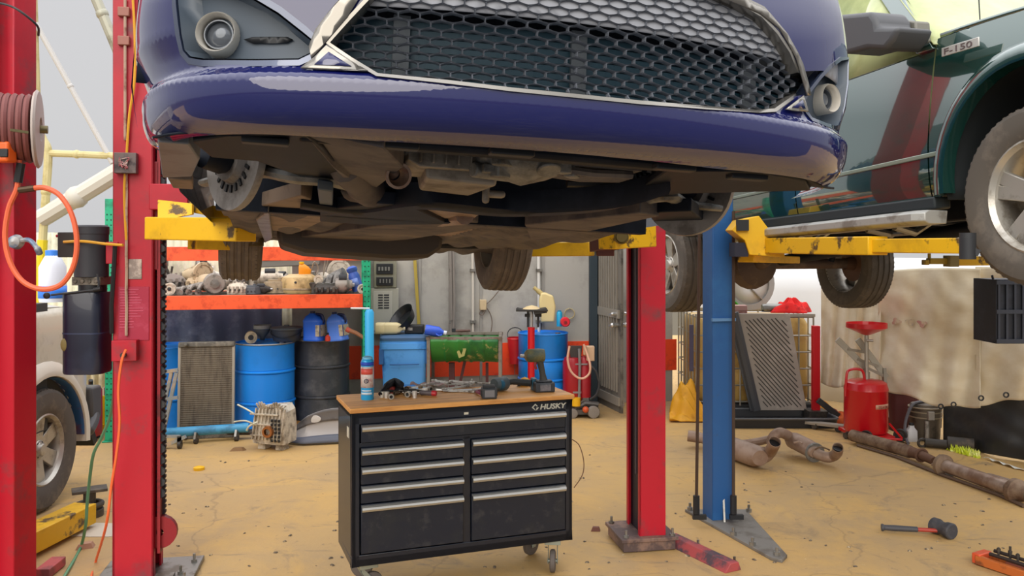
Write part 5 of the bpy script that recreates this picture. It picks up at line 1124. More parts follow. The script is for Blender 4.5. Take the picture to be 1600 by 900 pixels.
shelf(k_starter, 319, 432, 22, 24, .75, gmid, 'grey starter motor leaning behind the bell-shaped gearbox housing', rz=.5)
shelf(k_alternator, 322, 455, 22, 22, .25, b2, 'tan alternator in front of the bell-shaped housing', rz=-.5)
shelf(k_alternator, 335, 463, 26, 28, .14, gmid, 'grey brown alternator at the front with a dark vent ring', rz=-1.2)
shelf(k_box, 338, 440, 20, 12, .7, mat('yellow_carton', '#d9a21c', .6), 'yellow case at the back of the shelf pile', rz=.1)
shelf(k_bell, 355, 455, 34, 26, .4, galu, 'pale alloy gearbox housing left of the hanging tyre', rz=.3)
shelf(k_pump, 352, 435, 11, 24, .75, gdark, 'dark pump with a pale cap standing behind the pale housing')
shelf(k_block, 373, 463, 26, 15, .15, galu, 'finned pale cylinder head under the hanging tyre', rz=-.1)
shelf(k_box, 394, 463, 22, 13, .15, mat('slate_case', '#4d5056', .55), 'slate grey case right of the finned cylinder head')
shelf(k_starter, 411, 463, 24, 13, .2, gdark, 'small dark starter motor on the front edge of the shelf', rz=.2)
shelf(k_box, 432, 463, 36, 20, .28, beige, 'beige flat gear case left of the round tan converter', rz=.1)
shelf(k_starter, 426, 444, 34, 20, .5, galu, 'pale starter motor lying on top of the beige gear case', rz=.25)
shelf(k_drumpan, 469, 461, 50, 24, .28, mat('tan_drum', '#cdb27e', .5, .2, '#9a8358', 6), 'round tan torque converter lying flat on the shelf')
for kind_, px_, base_, w_, h_, dy_, m_, l_, rz_ in ((k_starter, 262, 446, 26, 18, .62, galu, 'pale starter motor high at the left end of the shelf pile', .3), (k_manifold, 286, 446, 30, 20, .55, alu2, 'grey manifold lying high behind the cylinder head at the left of the shelf', .2),
        (k_alternator, 376, 450, 20, 22, .45, gmid, 'grey alternator half hidden behind the hanging tyre', .6), (k_bell, 402, 449, 26, 22, .5, galu, 'pale housing just right of the hanging tyre', .9), (k_starter, 445, 446, 24, 18, .55, gmid, 'grey starter motor behind the beige gear case', -.2),
        (k_pump, 488, 450, 12, 22, .5, alu2, 'grey pump standing behind the round converter', 0), (k_alternator, 505, 452, 20, 22, .45, galu, 'pale alternator behind the pipe flange', .7), (k_block, 541, 450, 22, 20, .5, b2, 'tan cylinder head behind the cone-shaped starter', .3), (k_block, 310, 452, 30, 16, .3, b2, 'tan cylinder head between the long manifold and the bell-shaped housing', .1), (k_starter, 384, 440, 22, 16, .6, galu, 'pale starter motor at the back behind the hanging tyre', .1)):
    shelf(kind_, px_, base_, w_, h_, dy_, m_, l_, rz=rz_)
mb = MB(); a, b = rk(402, 412, .8), rk(500, 408, .8); mb.bar(a, b, .05, .085); bb = solo('bumper_bar', mb, mat('grey_bar', '#77756f', .5, .3), 'long grey metal bar lying across the back of the shelf', 'metal bar', bev=.01); mb = MB(); mb.bar(rk(410, 404, .78), rk(460, 402, .78), .04, .05); part('bar_cover', mb, dark, bb, W=True, bev=.01)
q = rk(476, 437, .3); t = thing('oil_bottle', 'bright yellow-orange plastic bottle standing on the round converter', 'bottle', q, .2); sc = q.y/FPX
pr = rrect(18*sc, .07, .02, 3); mb = MB(); mb.loft([[(x*k+o, y*k, z*sc) for x, y in pr] for z, k, o in ((0, .92, 0), (2, 1, 0), (14, 1, 0), (20, .85, -.01), (24, .45, -.025), (25, .35, -.03))]); part('bottle_body', mb, mat('bottle_orange', '#f59a12', .4), t)
mb = MB(); mb.cyl((-.03, 0, 25*sc), (-.03, 0, 28*sc), .025, n=12); part('bottle_cap', mb, mat('cap_yellow', '#f0c018', .4), t)
mb = MB(); mb.tube(catmull([(.03, -.02, 19*sc), (.055, -.02, 15*sc), (.045, -.02, 8*sc)], 4), .01, 6); part('bottle_grip', mb, mat('bottle_orange', '#f59a12'), t)
shelf(k_ring, 499, 444, 13, 13, .15, galu, 'round pipe flange with dark opening right of the orange bottle')
shelf(k_pipes, 494, 440, 24, 28, .35, mat('braided_pipe', '#a39a8c', .4, .5), 'thin bent metal hose curling up behind the pipe flange')
shelf(k_manifold, 515, 460, 40, 34, .28, alu2, 'tall grey manifold with several runners near the right end of the shelf')
shelf(k_pipes, 518, 432, 22, 30, .5, mat('thin_pipe', '#8d877c', .4, .5), 'thin bent pipe above the tall grey manifold')
shelf(k_bell, 528, 440, 26, 28, .6, galu, 'small pale housing leaning near the right end, beside the blue bottle', rz=1.9)
shelf(k_block, 511, 463, 32, 12, .1, gdark, 'dark oily engine piece at the front edge below the tall manifold')
shelf(k_starter, 538, 463, 26, 24, .12, gmid, 'grey cone-shaped starter motor at the right end with a bright pin', rz=.25)
q = rk(563, 463, .2); q.z = SZ; sc = q.y/FPX; t = thing('coolant_bottle', 'blue bottle leaning at the right end of the shelf against the green upright', 'bottle', M=TR(q+Vector((-.02, 0, .02)), ry=R(-17)))
mb = MB(); r = 9*sc; mb.lathe([(1e-4, 0), (r*.9, 0), (r, .02), (r, 24*sc), (r*.8, 29*sc), (r*.75, 30*sc), (r*.95, 33*sc), (r*.95, 37*sc), (r*.4, 40*sc), (1e-4, 40*sc)], 20); part('bottle_body', mb, mat('bottle_blue', '#4a6fd0', .4), t)
mb = MB(); mb.lathe([(r*1.01, 8*sc), (r*1.01, 20*sc)], 16, a0=-2.2, a1=-.9); part('bottle_stripe', mb, mat('bottle_light', '#7f9be6', .4), t, sol=.002)
shelf(k_pulley, 566, 463, 13, 11, .02, galu, 'small pale ring at the foot of the green upright on the shelf', rz=.3)
# ---------------------------------------------------------------- below the shelf
def barrel(px, d, wpx, z1, m, label, ribs=(.33, .66), z0=.0, lid=True, group=None, grp_ring=None):
    r = wpx*d/FPX/2; c = P(px, 600, d); t = thing('steel_drum', label, 'barrel', (c.x, c.y+r*0, z0)); h = z1-z0; pr = [(1e-4, .012), (r*.95, .012), (r*1.0, 0), (r*1.01, .012), (r, .02)]
    for k in ribs: pr += [(r, h*k-.022), (r*.985, h*k-.016), (r*1.04, h*k-.006), (r*1.04, h*k+.006), (r*.985, h*k+.016), (r, h*k+.022)]
    pr += [(r, h-.015), (r*1.015, h-.008), (r*1.01, h), (r*.97, h), (r*.96, h-.02), (1e-4, h-.02)]
    part('drum_shell', MB().lathe(pr, 40), m, t); part('rim', MB().torus(r*1.005, .008, TR((0, 0, h-.006)), 40, 6), grp_ring or m, t)
    part('bung', MB().cyl((r*.6, 0, h-.02), (r*.6, 0, h-.004), .03, n=10), steel, t); return t
dblue = mat('drum_blue', '#1a86e6', .38, 0, '#1777cc', 3, .5, .7); dblack = mat('drum_black', '#3d3f44', .42, 0, '#606062', 5, .5, .7)
barrel(266, 8.95, 88, .83, dblue, 'blue steel drum half hidden behind the radiator core at the left', (.36, .6))
barrel(414, 8.78, 90, .885, dblue, 'blue steel drum between the radiator core and the black drum', (.33, .68), grp_ring=steel)
barrel(503, 9.14, 84, .885, dblack, 'black steel drum with the two blue jugs on its lid', (.33, .68), grp_ring=gmid)
# things on the drums
q = P(392, 533, 8.72); q.z = .885
t = thing('pipe_fitting', 'beige round pipe fitting with dark bore lying on the blue drum', 'pipe fitting', q, .3); r = .055
part('fitting_body', MB().lathe([(r*.45, -.08), (r*.95, -.08), (r, -.05), (r, .02), (r*.8, .06), (r*1.1, .07), (r*1.1, .1), (r*.5, .1)], 20, TR((0, 0, r+.0), pi/2)), beige, t); part('fitting_bore', MB().lathe([(1e-4, .0), (r*.5, .0)], 16, TR((0, -.099, r), pi/2)), black, t)
q = P(410, 530, 8.9); q.z = .885; t = thing('funnel', 'grey funnel with a pale rim standing on the blue drum', 'funnel', q)
part('cone', MB().lathe([(.02, 0), (.025, .03), (.06, .07), (.082, .12), (.082, .13)], 22), mat('funnel_grey', '#5d5c58', .6), t, sol=.004); part('funnel_rim', MB().lathe([(.084, .115), (.088, .12), (.088, .155), (.082, .155)], 22), mat('funnel_rim', '#8b8a84', .6), t, sol=.003)
q = P(448, 530, 8.85); q.z = .887; t = thing('drain_bucket', 'dark grey round bucket with lid standing on the drums', 'bucket', q); r = .16
part('bucket_body', MB().lathe([(1e-4, 0), (r*.82, 0), (r*.86, .01), (r*.95, .11), (r, .112), (r, .125)], 30), mat('bucket_dark', '#34363a', .5), t); part('lid', MB().lathe([(r*1.03, .118), (r*1.05, .128), (r*.9, .14), (r*.2, .146), (r*.15, .16), (1e-4, .16)], 30), mat('lid_grey', '#4b4f52', .45), t)
part('bail_handle', MB().tube(catmull([(-r, 0, .1), (-r*.8, -.09, .07), (0, -r*1.02, .04), (r*.8, -.09, .07), (r, 0, .1)], 6), .004, 5), black, t)
def jug(px, base, d, w, h, m, label, rz=0, tilt=0, dk=None, lab='#b9ad96'):
    q = P(px, base, d); sc = d/FPX; W_, H = w*sc, h*sc; t = thing('plastic_jug', label, 'jug', M=TR((q.x, q.y, .885), 0, tilt, rz)); pr = rrect(W_, W_*.72, W_*.2, 4)
    mb = MB(); mb.loft([[(x*k+o, y*k, z*H) for x, y in pr] for z, k, o in ((0, .94, 0), (.03, 1, 0), (.06, 1, 0), (.08, .97, 0), (.62, .98, 0), (.66, 1, 0), (.70, .97, 0), (.82, .72, -.01), (.9, .36, -.015), (.93, .3, -.018))]); part('jug_body', mb, m, t)
    part('jug_cap', MB().lathe([(.02, .92*H), (.026, .93*H), (.026, H), (1e-4, H)], 14, TR((-.018, 0, 0))), dk or m, t)
    part('jug_handle', MB().tube(catmull([(W_*.1, 0, .9*H), (W_*.42, 0, .86*H), (W_*.5, 0, .68*H), (W_*.42, 0, .6*H)], 5), .016, 8), dk or m, t)
    mb = MB(); mb.box((W_*.5, 0, H*.36), (.003, W_*.55, H*.38)); mb.box((W_*.38, -W_*.36, H*.36), (W_*.22, .003, H*.38)); part('jug_label', mb, mat('jug_label_'+lab[1:], lab, .6, 0, '#8b7f6a', 30), t, bev=.001); return t
dkb = mat('jug_dark', '#101c4c', .45)
jug(491, 530, 8.85, 32, 46, mat('jug_blue', '#2463d8', .35), 'deep blue plastic jug with dark handle on the black drum', -.3, 0, dkb)
jug(529, 529, 8.85, 30, 45, mat('jug_paleblue', '#4f7fe0', .35), 'paler blue plastic jug leaning on the black drum', -.3, R(-6), dkb)
q = P(513, 530, 8.82); q.z = .885; t = thing('red_bottle', 'small red bottle between the two blue jugs', 'bottle', q); part('bottle_body', MB().lathe([(1e-4, 0), (.032, 0), (.034, .01), (.032, .045), (.014, .06), (.014, .066)], 14), mat('small_red', '#c8402e', .45), t); part('bottle_cap', MB().cyl((0, 0, .064), (0, 0, .085), .016, n=10), black, t)
# wooden handle sticking out over the drum
mb = MB(); mb.tube([P(545, 516, 8.7), P(556, 520, 8.68), P(572, 530, 8.66)], [.022, .02, .018], 10); hw = solo('hand_tool', mb, mat('wood_handle', '#8f5c3a', .6), 'wooden tool handle sticking out beside the green upright', 'tool'); part('ferrule', MB().cyl(P(541, 514, 8.7), P(547, 517, 8.7), .026, n=10), mat('ferrule_red', '#b04a34', .5), hw, W=True)
# light blue tall can hanging in front of green upright
q = P(571, 575, 8.45); t = thing('spray_bottle', 'pale blue bottle standing behind the green upright of the rack', 'bottle', (q.x, 8.58, .0)); 
t.location = (q.x+.03, 8.50, 0); WM[t.as_pointer()] = TR((q.x+.03, 8.50, 0))
sc = 8.5/FPX; part('tube', MB().lathe([(1e-4, 0), (.045, 0), (.045, 1.20), (.03, 1.23), (1e-4, 1.23)], 16), mat('tube_blue', '#35a8e0', .4), t); part('tube_handle', MB().tube([(0, 0, 1.2), (0, 0, 1.24), (-.18, -.02, 1.243)], .01, 6), mat('cord_white', '#cfd4d6', .5), t)
t.name = 'hand_pump'; t['label'] = 'light blue tube pump with a thin pale handle beside the green upright'; t['category'] = 'pump'
# radiator core leaning
rd = thing('radiator', 'dusty grey radiator core standing left of the blue drum', 'radiator', rk(322, 600, -.02)-Vector((0, 0, rk(322, 600, -.02).z)), RANG)
sc = 8.42/FPX; Wr, Hr = 84*sc, .93
RT_ = TR((0, .0, 0), rx=R(-4)); mb = MB(); mb.box((0, 0, Hr/2), (Wr-.05, .035, Hr-.08), RT_)
for k in range(40): mb.box((0, -.02, .05+k*(Hr-.1)/40), (Wr-.05, .006, .006), RT_)
part('core', mb, mat('radiator_core', '#756b5c', .8, 0, '#5a5146', 4, .45, .65, stretch=(6, 6, 1)), rd)
for s in (-1, 1): mb = MB(); mb.box((s*(Wr/2-.012), 0, Hr/2), (.026, .05, Hr-.06), RT_); part('side_channel', mb, mat('radiator_frame', '#a39c8f', .5, .4), rd, bev=.004)
for z in (.02, Hr-.03): mb = MB(); mb.box((0, 0, z), (Wr, .07, .055), RT_); mb.cyl(RT_ @ Vector((-Wr*.35, -.02, z)), RT_ @ Vector((-Wr*.35, -.09, z)), .018, n=10); part('end_tank', mb, mat('end_tank', '#5b574f', .6, 0, '#7d766a', 14), rd, bev=.012)
# blue jack pole with small feet along the floor
a, b = G(256, 695), G(388, 686); fj = thing('blue_tow_bar', 'light blue pole lying low on small casters in front of the radiator and drum', 'pole', a)
fj.name = 'engine_hoist_leg'
mb = MB(); mb.tube([a+Vector((0, .0, .11)), b+Vector((0, 0, .11))], .045, 12); part('pole', mb, mat('pole_blue', '#4a9cc8', .45, 0, '#3c7fa6', 6), fj, W=True)
for f_ in (.4, .88):
    q = a.lerp(b, f_); mb = MB(); mb.bar(q+Vector((0, -.03, .09)), q+Vector((0, -.06, .03)), .02, .1); part('bracket', mb, steel, fj, W=True); part('caster', MB().lathe([(1e-4, -.015), (.028, -.015), (.028, .015), (1e-4, .015)], 14, TR(q+Vector((0, -.06, .028)), 0, pi/2)), gdark, fj, W=True)
mb = MB(); mb.tube([b+Vector((-.2, 0, .07)), b+Vector((.35, .02, .06))], .03, 8); part('pole_end', mb, gdark, fj, W=True)
# folding step ladder / creeper legs at the far left
t = thing('engine_stand', 'pale blue-grey metal stand with casters left of the radiator', 'stand', G(262, 712)); ss = mat('stand_grey', '#9fa6a8', .45, .4, '#c9b49a', 10); d = 7.9
for p0, p1 in (((276, 582), (252, 690)), ((268, 582), (246, 680))): mb = MB(); mb.bar(P(*p0, d), P(*p1, d), .025, .03); part('leg', mb, ss, t, W=True)
for z in (582, 625): mb = MB(); mb.bar(P(248, z, d), P(278, z-4, d), .03, .03); part('rung', mb, ss, t, W=True)
mb = MB(); mb.bar(P(250, 700, d), P(290, 682, d), .03, .03); mb.bar(P(248, 682, d), P(282, 682, d), .025, .025); part('base_bar', mb, ss, t, W=True)
for px, py in ((256, 706), (281, 698)): mb = MB(); q = P(px, py, d); q.z = .035; mb.lathe([(1e-4, -.014), (.035, -.014), (.035, .014), (1e-4, .014)], 14, TR(q, 0, pi/2)); mb.box(q+Vector((0, 0, .05)), (.04, .03, .06)); part('caster', mb, gdark, t, W=True)
# salvaged gearbox block on the floor
q = G(422, 706); q.y += .15; gx = thing('gearbox', 'pale cast gearbox block with open teeth standing on the floor', 'gearbox', q, R(-15)); sc = q.y/FPX
mb = MB(); mb.loft([[(x, y, z) for y, z in ((-.12*k, .06), (-.13*k, .2), (-.1*k, .38*k), (.1*k, .40*k), (.13*k, .2), (.12*k, .06))] for x, k in ((-.17, .75), (-.12, .95), (0, 1), (.12, 1.02), (.16, .9))]); part('casing', mb, galu, gx, ang=30)
mb = MB()
for k in range(9): mb.bar((-.15+k*.036, -.13, .1), (-.12+k*.036, -.11, .38), .010, .025)
for z in (.14, .24, .33): mb.box((-.03, -.13, z), (.28, .02, .012))
part('rib', mb, galu, gx, smooth=False)
mb = MB()
for i in range(6):
    for j in range(3): mb.box((.055+j*.036, -.142, .10+i*.036), (.020, .02, .024), rz=.2)
part('gear_opening', mb, black, gx, bev=.003)
mb = MB(); mb.lathe([(.03, -.01), (.055, -.01), (.05, .02), (.03, .02)], 18, TR((.02, -.15, .18), pi/2)); part('seal_ring', mb, mat('copper_seal', '#a3683a', .4, .5), gx)
for s in (-1, 1): mb = MB(); mb.prism([(-.04, -.05), (.04, -.05), (.05, .05), (-.05, .05)], 0, .1, TR((s*.09, -.03, 0)), scale=.8); part('mount_foot', mb, galu, gx, bev=.006)
mb = MB()
for k in range(12): mb.tube(catmull([(-.1+k*.02, -.08, .36), (-.11+k*.024, -.12, .42+.02*sin(k)), (-.14+k*.026, -.06, .40)], 4), .009, 5)
part('top_casting', mb, galu, gx)
mb = MB(); mb.tube(catmull([(-.1, -.1, .3), (-.2, -.12, .36), (-.32, -.1, .40)], 5), .008, 6); mb.tube(catmull([(-.1, -.12, .22), (-.2, -.16, .27), (-.33, -.14, .25)], 5), .008, 6); mb.tube(catmull([(-.1, -.12, .26), (-.17, -.15, .22), (-.19, -.16, .18)], 5), .01, 6); part('pipe_stub', mb, mat('pale_pipe', '#c4c4ae', .4, .3), gx)
# wooden pallet boards under the drums
for i, (x0, x1, y, l) in enumerate(((366, 455, 672, 'weathered wooden board on the floor below the blue drum'), (420, 470, 668, 'short wooden board on the floor behind the pale gearbox'))):
    a, b = G(x0, y), G(x1, y-3); mb = MB(); mb.bar(a+Vector((0, .05, .025)), b+Vector((0, .05, .025)), .1, .045); solo('wooden_board', mb, mat('pallet_wood', '#b28346', .7, 0, '#8a6234', 5, stretch=(2, 14, 14)), l, 'board', bev=.003)
# grey bumper cover lying on the floor
bc0 = [(440, 688), (452, 676), (464, 660), (486, 650), (527, 645), (560, 646)]
t = thing('bumper_cover', 'loose two-tone grey plastic bumper cover lying on the floor left of the cabinet', 'bumper', G(500, 690))
bb_ = [G(x, y, z) for x, y, z in ((436, 690, .02), (470, 695, .02), (527, 692, .02), (600, 690, .02), (640, 680, .02))]
def bc(a, b):
    i = min(int(a*4), 3); p = bb_[i].lerp(bb_[i+1], a*4-i); hgt = .02+.30*b*(1-(1-min(1, a*2.2))**2) ; return Vector((p.x+.03*b, p.y+.04+.10*b+.05*sin(b*3), hgt*1.0+.0))
part('bumper_skin', MB().grid(bc, 24, 10), mat('bumper_silver', '#a8a29d', .4, .2), t, W=True, sol=.006)
part('upper_trim', MB().grid(lambda a, b: bc(.12+a*.85, .62+.38*b)+Vector((0, -.012, 0)), 24, 5), mat('bumper_grey', '#6d6b6c', .45, 0, '#59585a', 6), t, W=True, sol=.004)
part('lower_lip', MB().grid(lambda a, b: bc(.08+a*.9, .22*b)+Vector((0, -.012, 0)), 24, 3), mat('lip_grey', '#5a5e6a', .5), t, W=True, sol=.004)
q = bc(.30, .78); mb = MB(); mb.lathe([(1e-4, .004), (.06, .002), (.065, -.004)], 20, Matrix.Translation(q+Vector((0, -.018, 0))) @ TR((0, 0, 0), pi/2, s=(1, .55, 1))); part('lamp_hole', mb, mat('bumper_pale', '#cfccc8', .5), t, W=True)
# dark sheet hung at the back of the rack
mb = MB(RM); mb.grid(lambda a, b: (-.15+a*1.65, 1.12+.03*sin(a*17+b*3)+.02*sin(a*41), .0+b*1.28+.02*sin(a*9)), 60, 14)
solo('tarp', mb, mat('dark_blue_tarp', '#59627c', .6, 0, '#858ca0', 4, .5, .68), 'dark blue-grey tarp hanging behind the drums under the shelf', 'tarp', sol=.003)
# ================================================================ ALONG THE BACK WALL
def wl(px, py, out=0.0):
    A = (WA[0]+out*WD[1], WA[1]-out*WD[0]); return at_line(px, py, A, WD)
def wbox(mb, px0, py0, px1, py1, th, out=0):
    a, b = wl(px0, py0, out), wl(px1, py1, out); c = (a+b)/2; L_ = (Vector((b.x, b.y))-Vector((a.x, a.y))).length
    n = Vector((WD[1], -WD[0], 0)); mb.box(c+n*th/2, (L_, th, abs(a.z-b.z)), rz=WANG); return c
# electrical panels
pg = mat('panel_grey', '#a19f92', .55, .1)
t = thing('breaker_panel', 'open black and grey breaker panel on the wall, upper of the two by the rack', 'electrical panel', wl(601, 447)); mb = MB(); wbox(mb, 584, 406, 619, 449, .10); part('panel_box', mb, mat('panel_olive', '#7f7d6c', .6), t, W=True, bev=.006)
mb = MB(); wbox(mb, 588, 412, 614, 428, .02, .10); wbox(mb, 588, 433, 614, 446, .02, .10); part('breakers', mb, black, t, W=True, bev=.004)
mb = MB()
for k in range(4): wbox(mb, 591+k*5, 417, 594+k*5, 423, .015, .12); wbox(mb, 593+k*5, 436, 595+k*5, 442, .015, .12)
part('breaker_switch', mb, mat('switch_grey', '#6b6b66', .5), t, W=True)
t = thing('electrical_panel', 'pale grey closed electrical cabinet with a louvred vent, lower of the two by the rack', 'electrical panel', wl(600, 520)); mb = MB(); wbox(mb, 579, 450, 622, 520, .09); part('panel_box', mb, pg, t, W=True, bev=.006)
mb = MB(); wbox(mb, 583, 455, 613, 516, .008, .09); part('panel_door', mb, mat('panel_door_grey', '#aeaca0', .5, .1), t, W=True, bev=.003)
mb = MB()
for k in range(6): wbox(mb, 591, 460+k*4, 598, 462+k*4, .004, .098); wbox(mb, 600, 460+k*4, 608, 462+k*4, .004, .098)
part('louvre', mb, dark, t, W=True)
# straps, conduits and the switch on the wall
mb = MB(); mb.bar(wl(648, 404, .03), wl(657, 545, .03), .035, .012); ys = solo('yellow_strap', mb, mat('strap_yellow', '#a8923c', .7), 'yellow-brown strap hanging on the grey wall behind the blue bin', 'strap'); ys.name = 'strap'
for x, r, l, c in ((705, .035, 'thick grey bundle of pipes running down the wall behind the green half barrel', '#7f7872'), (738, .014, 'thin white conduit on the wall between the pipe bundle and the switch', '#c4bdb2'), (841, .018, 'white conduit on the wall above the jack by the blue drum', '#cfcdc8')):
    mb = MB(); mb.tube([wl(x, 380, .04), wl(x+1, 450, .04), wl(x+1, 555, .04)], r, 8)
    if r > .03: mb.tube([wl(x+3, 380, .09), wl(x+5, 470, .09), wl(x+2, 550, .08)], .014, 6); mb.tube([wl(x-1, 380, .09), wl(x+1, 500, .09)], .012, 6)
    o = solo('conduit', mb, mat('conduit_'+c[1:], c, .6, 0), l, 'pipe')
    for y in (420, 500): mb = MB(); wbox(mb, x-4, y, x+5, y+4, .07); part('pipe_clamp', mb, steel, o, W=True)
t = thing('switch_box', 'beige switch box with dangling wires on the wall', 'switch', wl(754, 488)); mb = MB(); wbox(mb, 749, 468, 759, 484, .06); part('box', mb, mat('beige_box', '#c2ac88', .5), t, W=True, bev=.006)
mb = MB(); mb.tube(catmull([wl(752, 484, .05), wl(749, 490, .05), wl(754, 492, .05), wl(758, 484, .05)], 5), .006, 5); mb.tube(catmull([wl(759, 476, .05), wl(768, 468, .04), wl(779, 455, .04)], 5), .006, 5); mb.tube(catmull([wl(758, 478, .05), wl(766, 490, .04), wl(769, 505, .04), wl(766, 525, .04)], 5), .006, 5); part('wire', mb, mat('wire_brown', '#6a5d52', .6), t, W=True)
# blue wheelie bin
bd = 9.0; sc = bd/FPX; bx = P(626, 600, bd); bn = thing('wheelie_bin', 'light blue wheeled bin with goods on its lid behind the cabinet', 'bin', (bx.x, bd+.28, 0), R(8))
binm = mat('bin_blue', '#58a5f0', .45, 0, '#347fd0', 3)
W2 = 77*sc/2; mb = MB(); H_ = .87
mb.loft([[(x*k, y*k2, z) for x, y in rrect(2*W2, .55, .05, 3)] for z, k, k2 in ((.03, .80, .75), (.10, .81, .77), (.62, .90, .92), (.66, .93, .95), (H_-.10, .955, .97), (H_-.09, 1.0, 1.03), (H_-.03, 1.0, 1.03), (H_-.025, .98, 1.0), (H_, .98, 1.0))]); part('bin_body', mb, binm, bn, ang=40)
mb = MB(); mb.loft([[(x*k, y*k, z) for x, y in rrect(2*W2, .58, .05, 3)] for z, k in ((H_, .99), (H_+.025, .99), (H_+.045, .9), (H_+.05, .3))]); part('bin_lid', mb, mat('bin_lid', '#3a5c80', .5), bn)
mb = MB()
for s in (-1, 1): mb.box((s*W2*.93, -.22, .70), (.05, .10, .16))
mb.box((0, -.285, .62), (W2*1.2, .012, .014)); part('bin_rib', mb, mat('bin_blue_dark', '#2c62a0', .5), bn, bev=.005)
mb = MB(); mb.prism([(W2*.34*cos(pi*k/14), W2*.42*sin(pi*k/14)) for k in range(15)], -.01, .004, TR((.03, -.236, .36), pi/2-.09)); part('bin_dimple', mb, mat('bin_blue_shadow', '#2f74bd', .5), bn)
for s in (-1, 1): mb = MB(); mb.lathe([(1e-4, -.03), (.12, -.03), (.12, .03), (1e-4, .03)], 20, TR((s*W2*.8, .22, .12), 0, pi/2)); part('bin_wheel', mb, black, bn)
BZ = H_+.052
def onbin(px, out=0): q = P(px, 520, bd+.15+out); q.z = BZ; return q
t = thing('plastic_jug', 'cream plastic jug lying on its side on the blue bin', 'jug', onbin(608), .05)
mb = MB(); pr = rrect(.13, .12, .03, 3); mb.loft([[(x, y*k, .062+z*k) for y, z in pr] for x, k in ((-.14, .9), (-.13, 1), (-.05, 1), (-.045, .95), (-.03, 1), (.08, .98), (.12, .7), (.14, .35), (.15, .3))]); part('jug_body', mb, mat('cream_plastic', '#dccb9c', .45), t); part('jug_cap', MB().cyl((.148, 0, .062), (.17, 0, .062), .024, n=12), mat('cream_cap', '#efe2bb', .4), t)
q = onbin(630, .10); t = thing('drain_pan', 'black round drain pan standing on edge on the blue bin', 'pan', q)
r = .16; PM_ = Matrix.Translation((0, 0, r*.95)) @ frame((.62, .45, -.62)).to_4x4(); mb = MB(); mb.lathe([(1e-4, .05), (r*.75, .05), (r*.85, .02), (r, -.04), (r*1.06, -.045), (r*.95, -.03), (r*.8, .03), (1e-4, .04)], 30, PM_); part('pan_shell', mb, mat('pan_black', '#1d1e22', .35), t)
mb = MB(); mb.lathe([(.03, .0), (.04, .0), (.04, .012), (1e-4, .012)], 14, PM_ @ TR((0, 0, .05))); part('drain_spout', mb, steel, t)
q = onbin(648, .1); mb = MB(); mb.box(q+Vector((0.0, 0, .045)), (.20, .14, .09)); fx = solo('filter_case', mb, black, 'low black case on the blue bin behind the cream jug', 'case', bev=.01); part('case_latch', MB().box(q+Vector((-.04, -.073, .05)), (.05, .01, .03)), gmid, fx, W=True)
# green half barrel on an angle-iron stand
gd = 9.25; sc = gd/FPX; gs = thing('barrel_stand', 'angle-iron stand carrying the green half barrel', 'stand', P(727, 600, gd)-Vector((0, 0, P(727, 600, gd).z)))
iron = mat('angle_iron', '#837a70', .6, .2, '#6b5a4c', 8)
x0, x1, zt = P(673, 523, gd).x, P(782, 523, gd).x, P(727, 523, gd).z
for x in (x0, x1):
    for y in (gd-.25, gd+.27): mb = MB(); mb.box((x, y, zt/2), (.035, .035, zt)); part('leg', mb, iron, gs, W=True, bev=.003)
for y in (gd-.25, gd+.27): mb = MB(); mb.box(((x0+x1)/2, y, zt-.012), (x1-x0+.05, .03, .03)); part('top_rail', mb, iron, gs, W=True)
for x in (x0, x1): mb = MB(); mb.box((x, gd, zt-.012), (.03, .55, .03)); part('side_rail', mb, iron, gs, W=True)
xm = P(706, 580, gd).x; mb = MB(); mb.box((xm, gd, zt/2-.15), (.06, .06, zt-.3)); mb.bar((xm+.03, gd, .12), (xm+.14, gd, zt-.28), .03, .03); mb.box((P(761, 580, gd).x, gd, zt/2-.15), (.03, .03, zt-.3)); part('centre_leg', mb, mat('dark_red_iron', '#4a2024', .6), gs, W=True)
mb = MB(); mb.box((xm, gd, .02), (.4, .4, .04)); part('foot', mb, gdark, gs, W=True)
gh = thing('half_barrel', 'green half barrel lying in its iron stand as a trough', 'barrel', ((x0+x1)/2, gd, zt-.27))
M_ = TR(((x0+x1)/2, gd, zt-.02), 0, pi/2); hl = (x1-x0)/2-.02; rr = .262
pr = [(1e-3, -hl), (rr, -hl), (rr+.008, -hl+.006)]
for c in (-.55, -.18, .18, .55): pr += [(rr, c*hl-.02), (rr*1.04, c*hl-.005), (rr*1.04, c*hl+.005), (rr, c*hl+.02)]
pr += [(rr+.008, hl-.006), (rr, hl), (1e-3, hl)]
part('trough_shell', MB().lathe(pr, 24, M_, -pi/2, pi/2), mat('barrel_green', '#2c7a2e', .42, 0, '#a39a5e', 3.5, .60, .66, c3='#155a2c', sc3=2.2), gh, W=True, sol=.004)
a_ = P(724, 545, gd-.2); M2 = TR((a_.x-.06, gd-.258, zt-.22), R(80), R(-12), s=.85); part('faded_print', MB().prism([(.02, 0), (.09, .01), (.13, .09), (.10, .17), (.07, .17), (.09, .09), (.06, .03), (.04, .10), (.01, .08)], 0, .002, M2), mat('print_gold', '#9a9452', .6), gh, W=True, smooth=False)
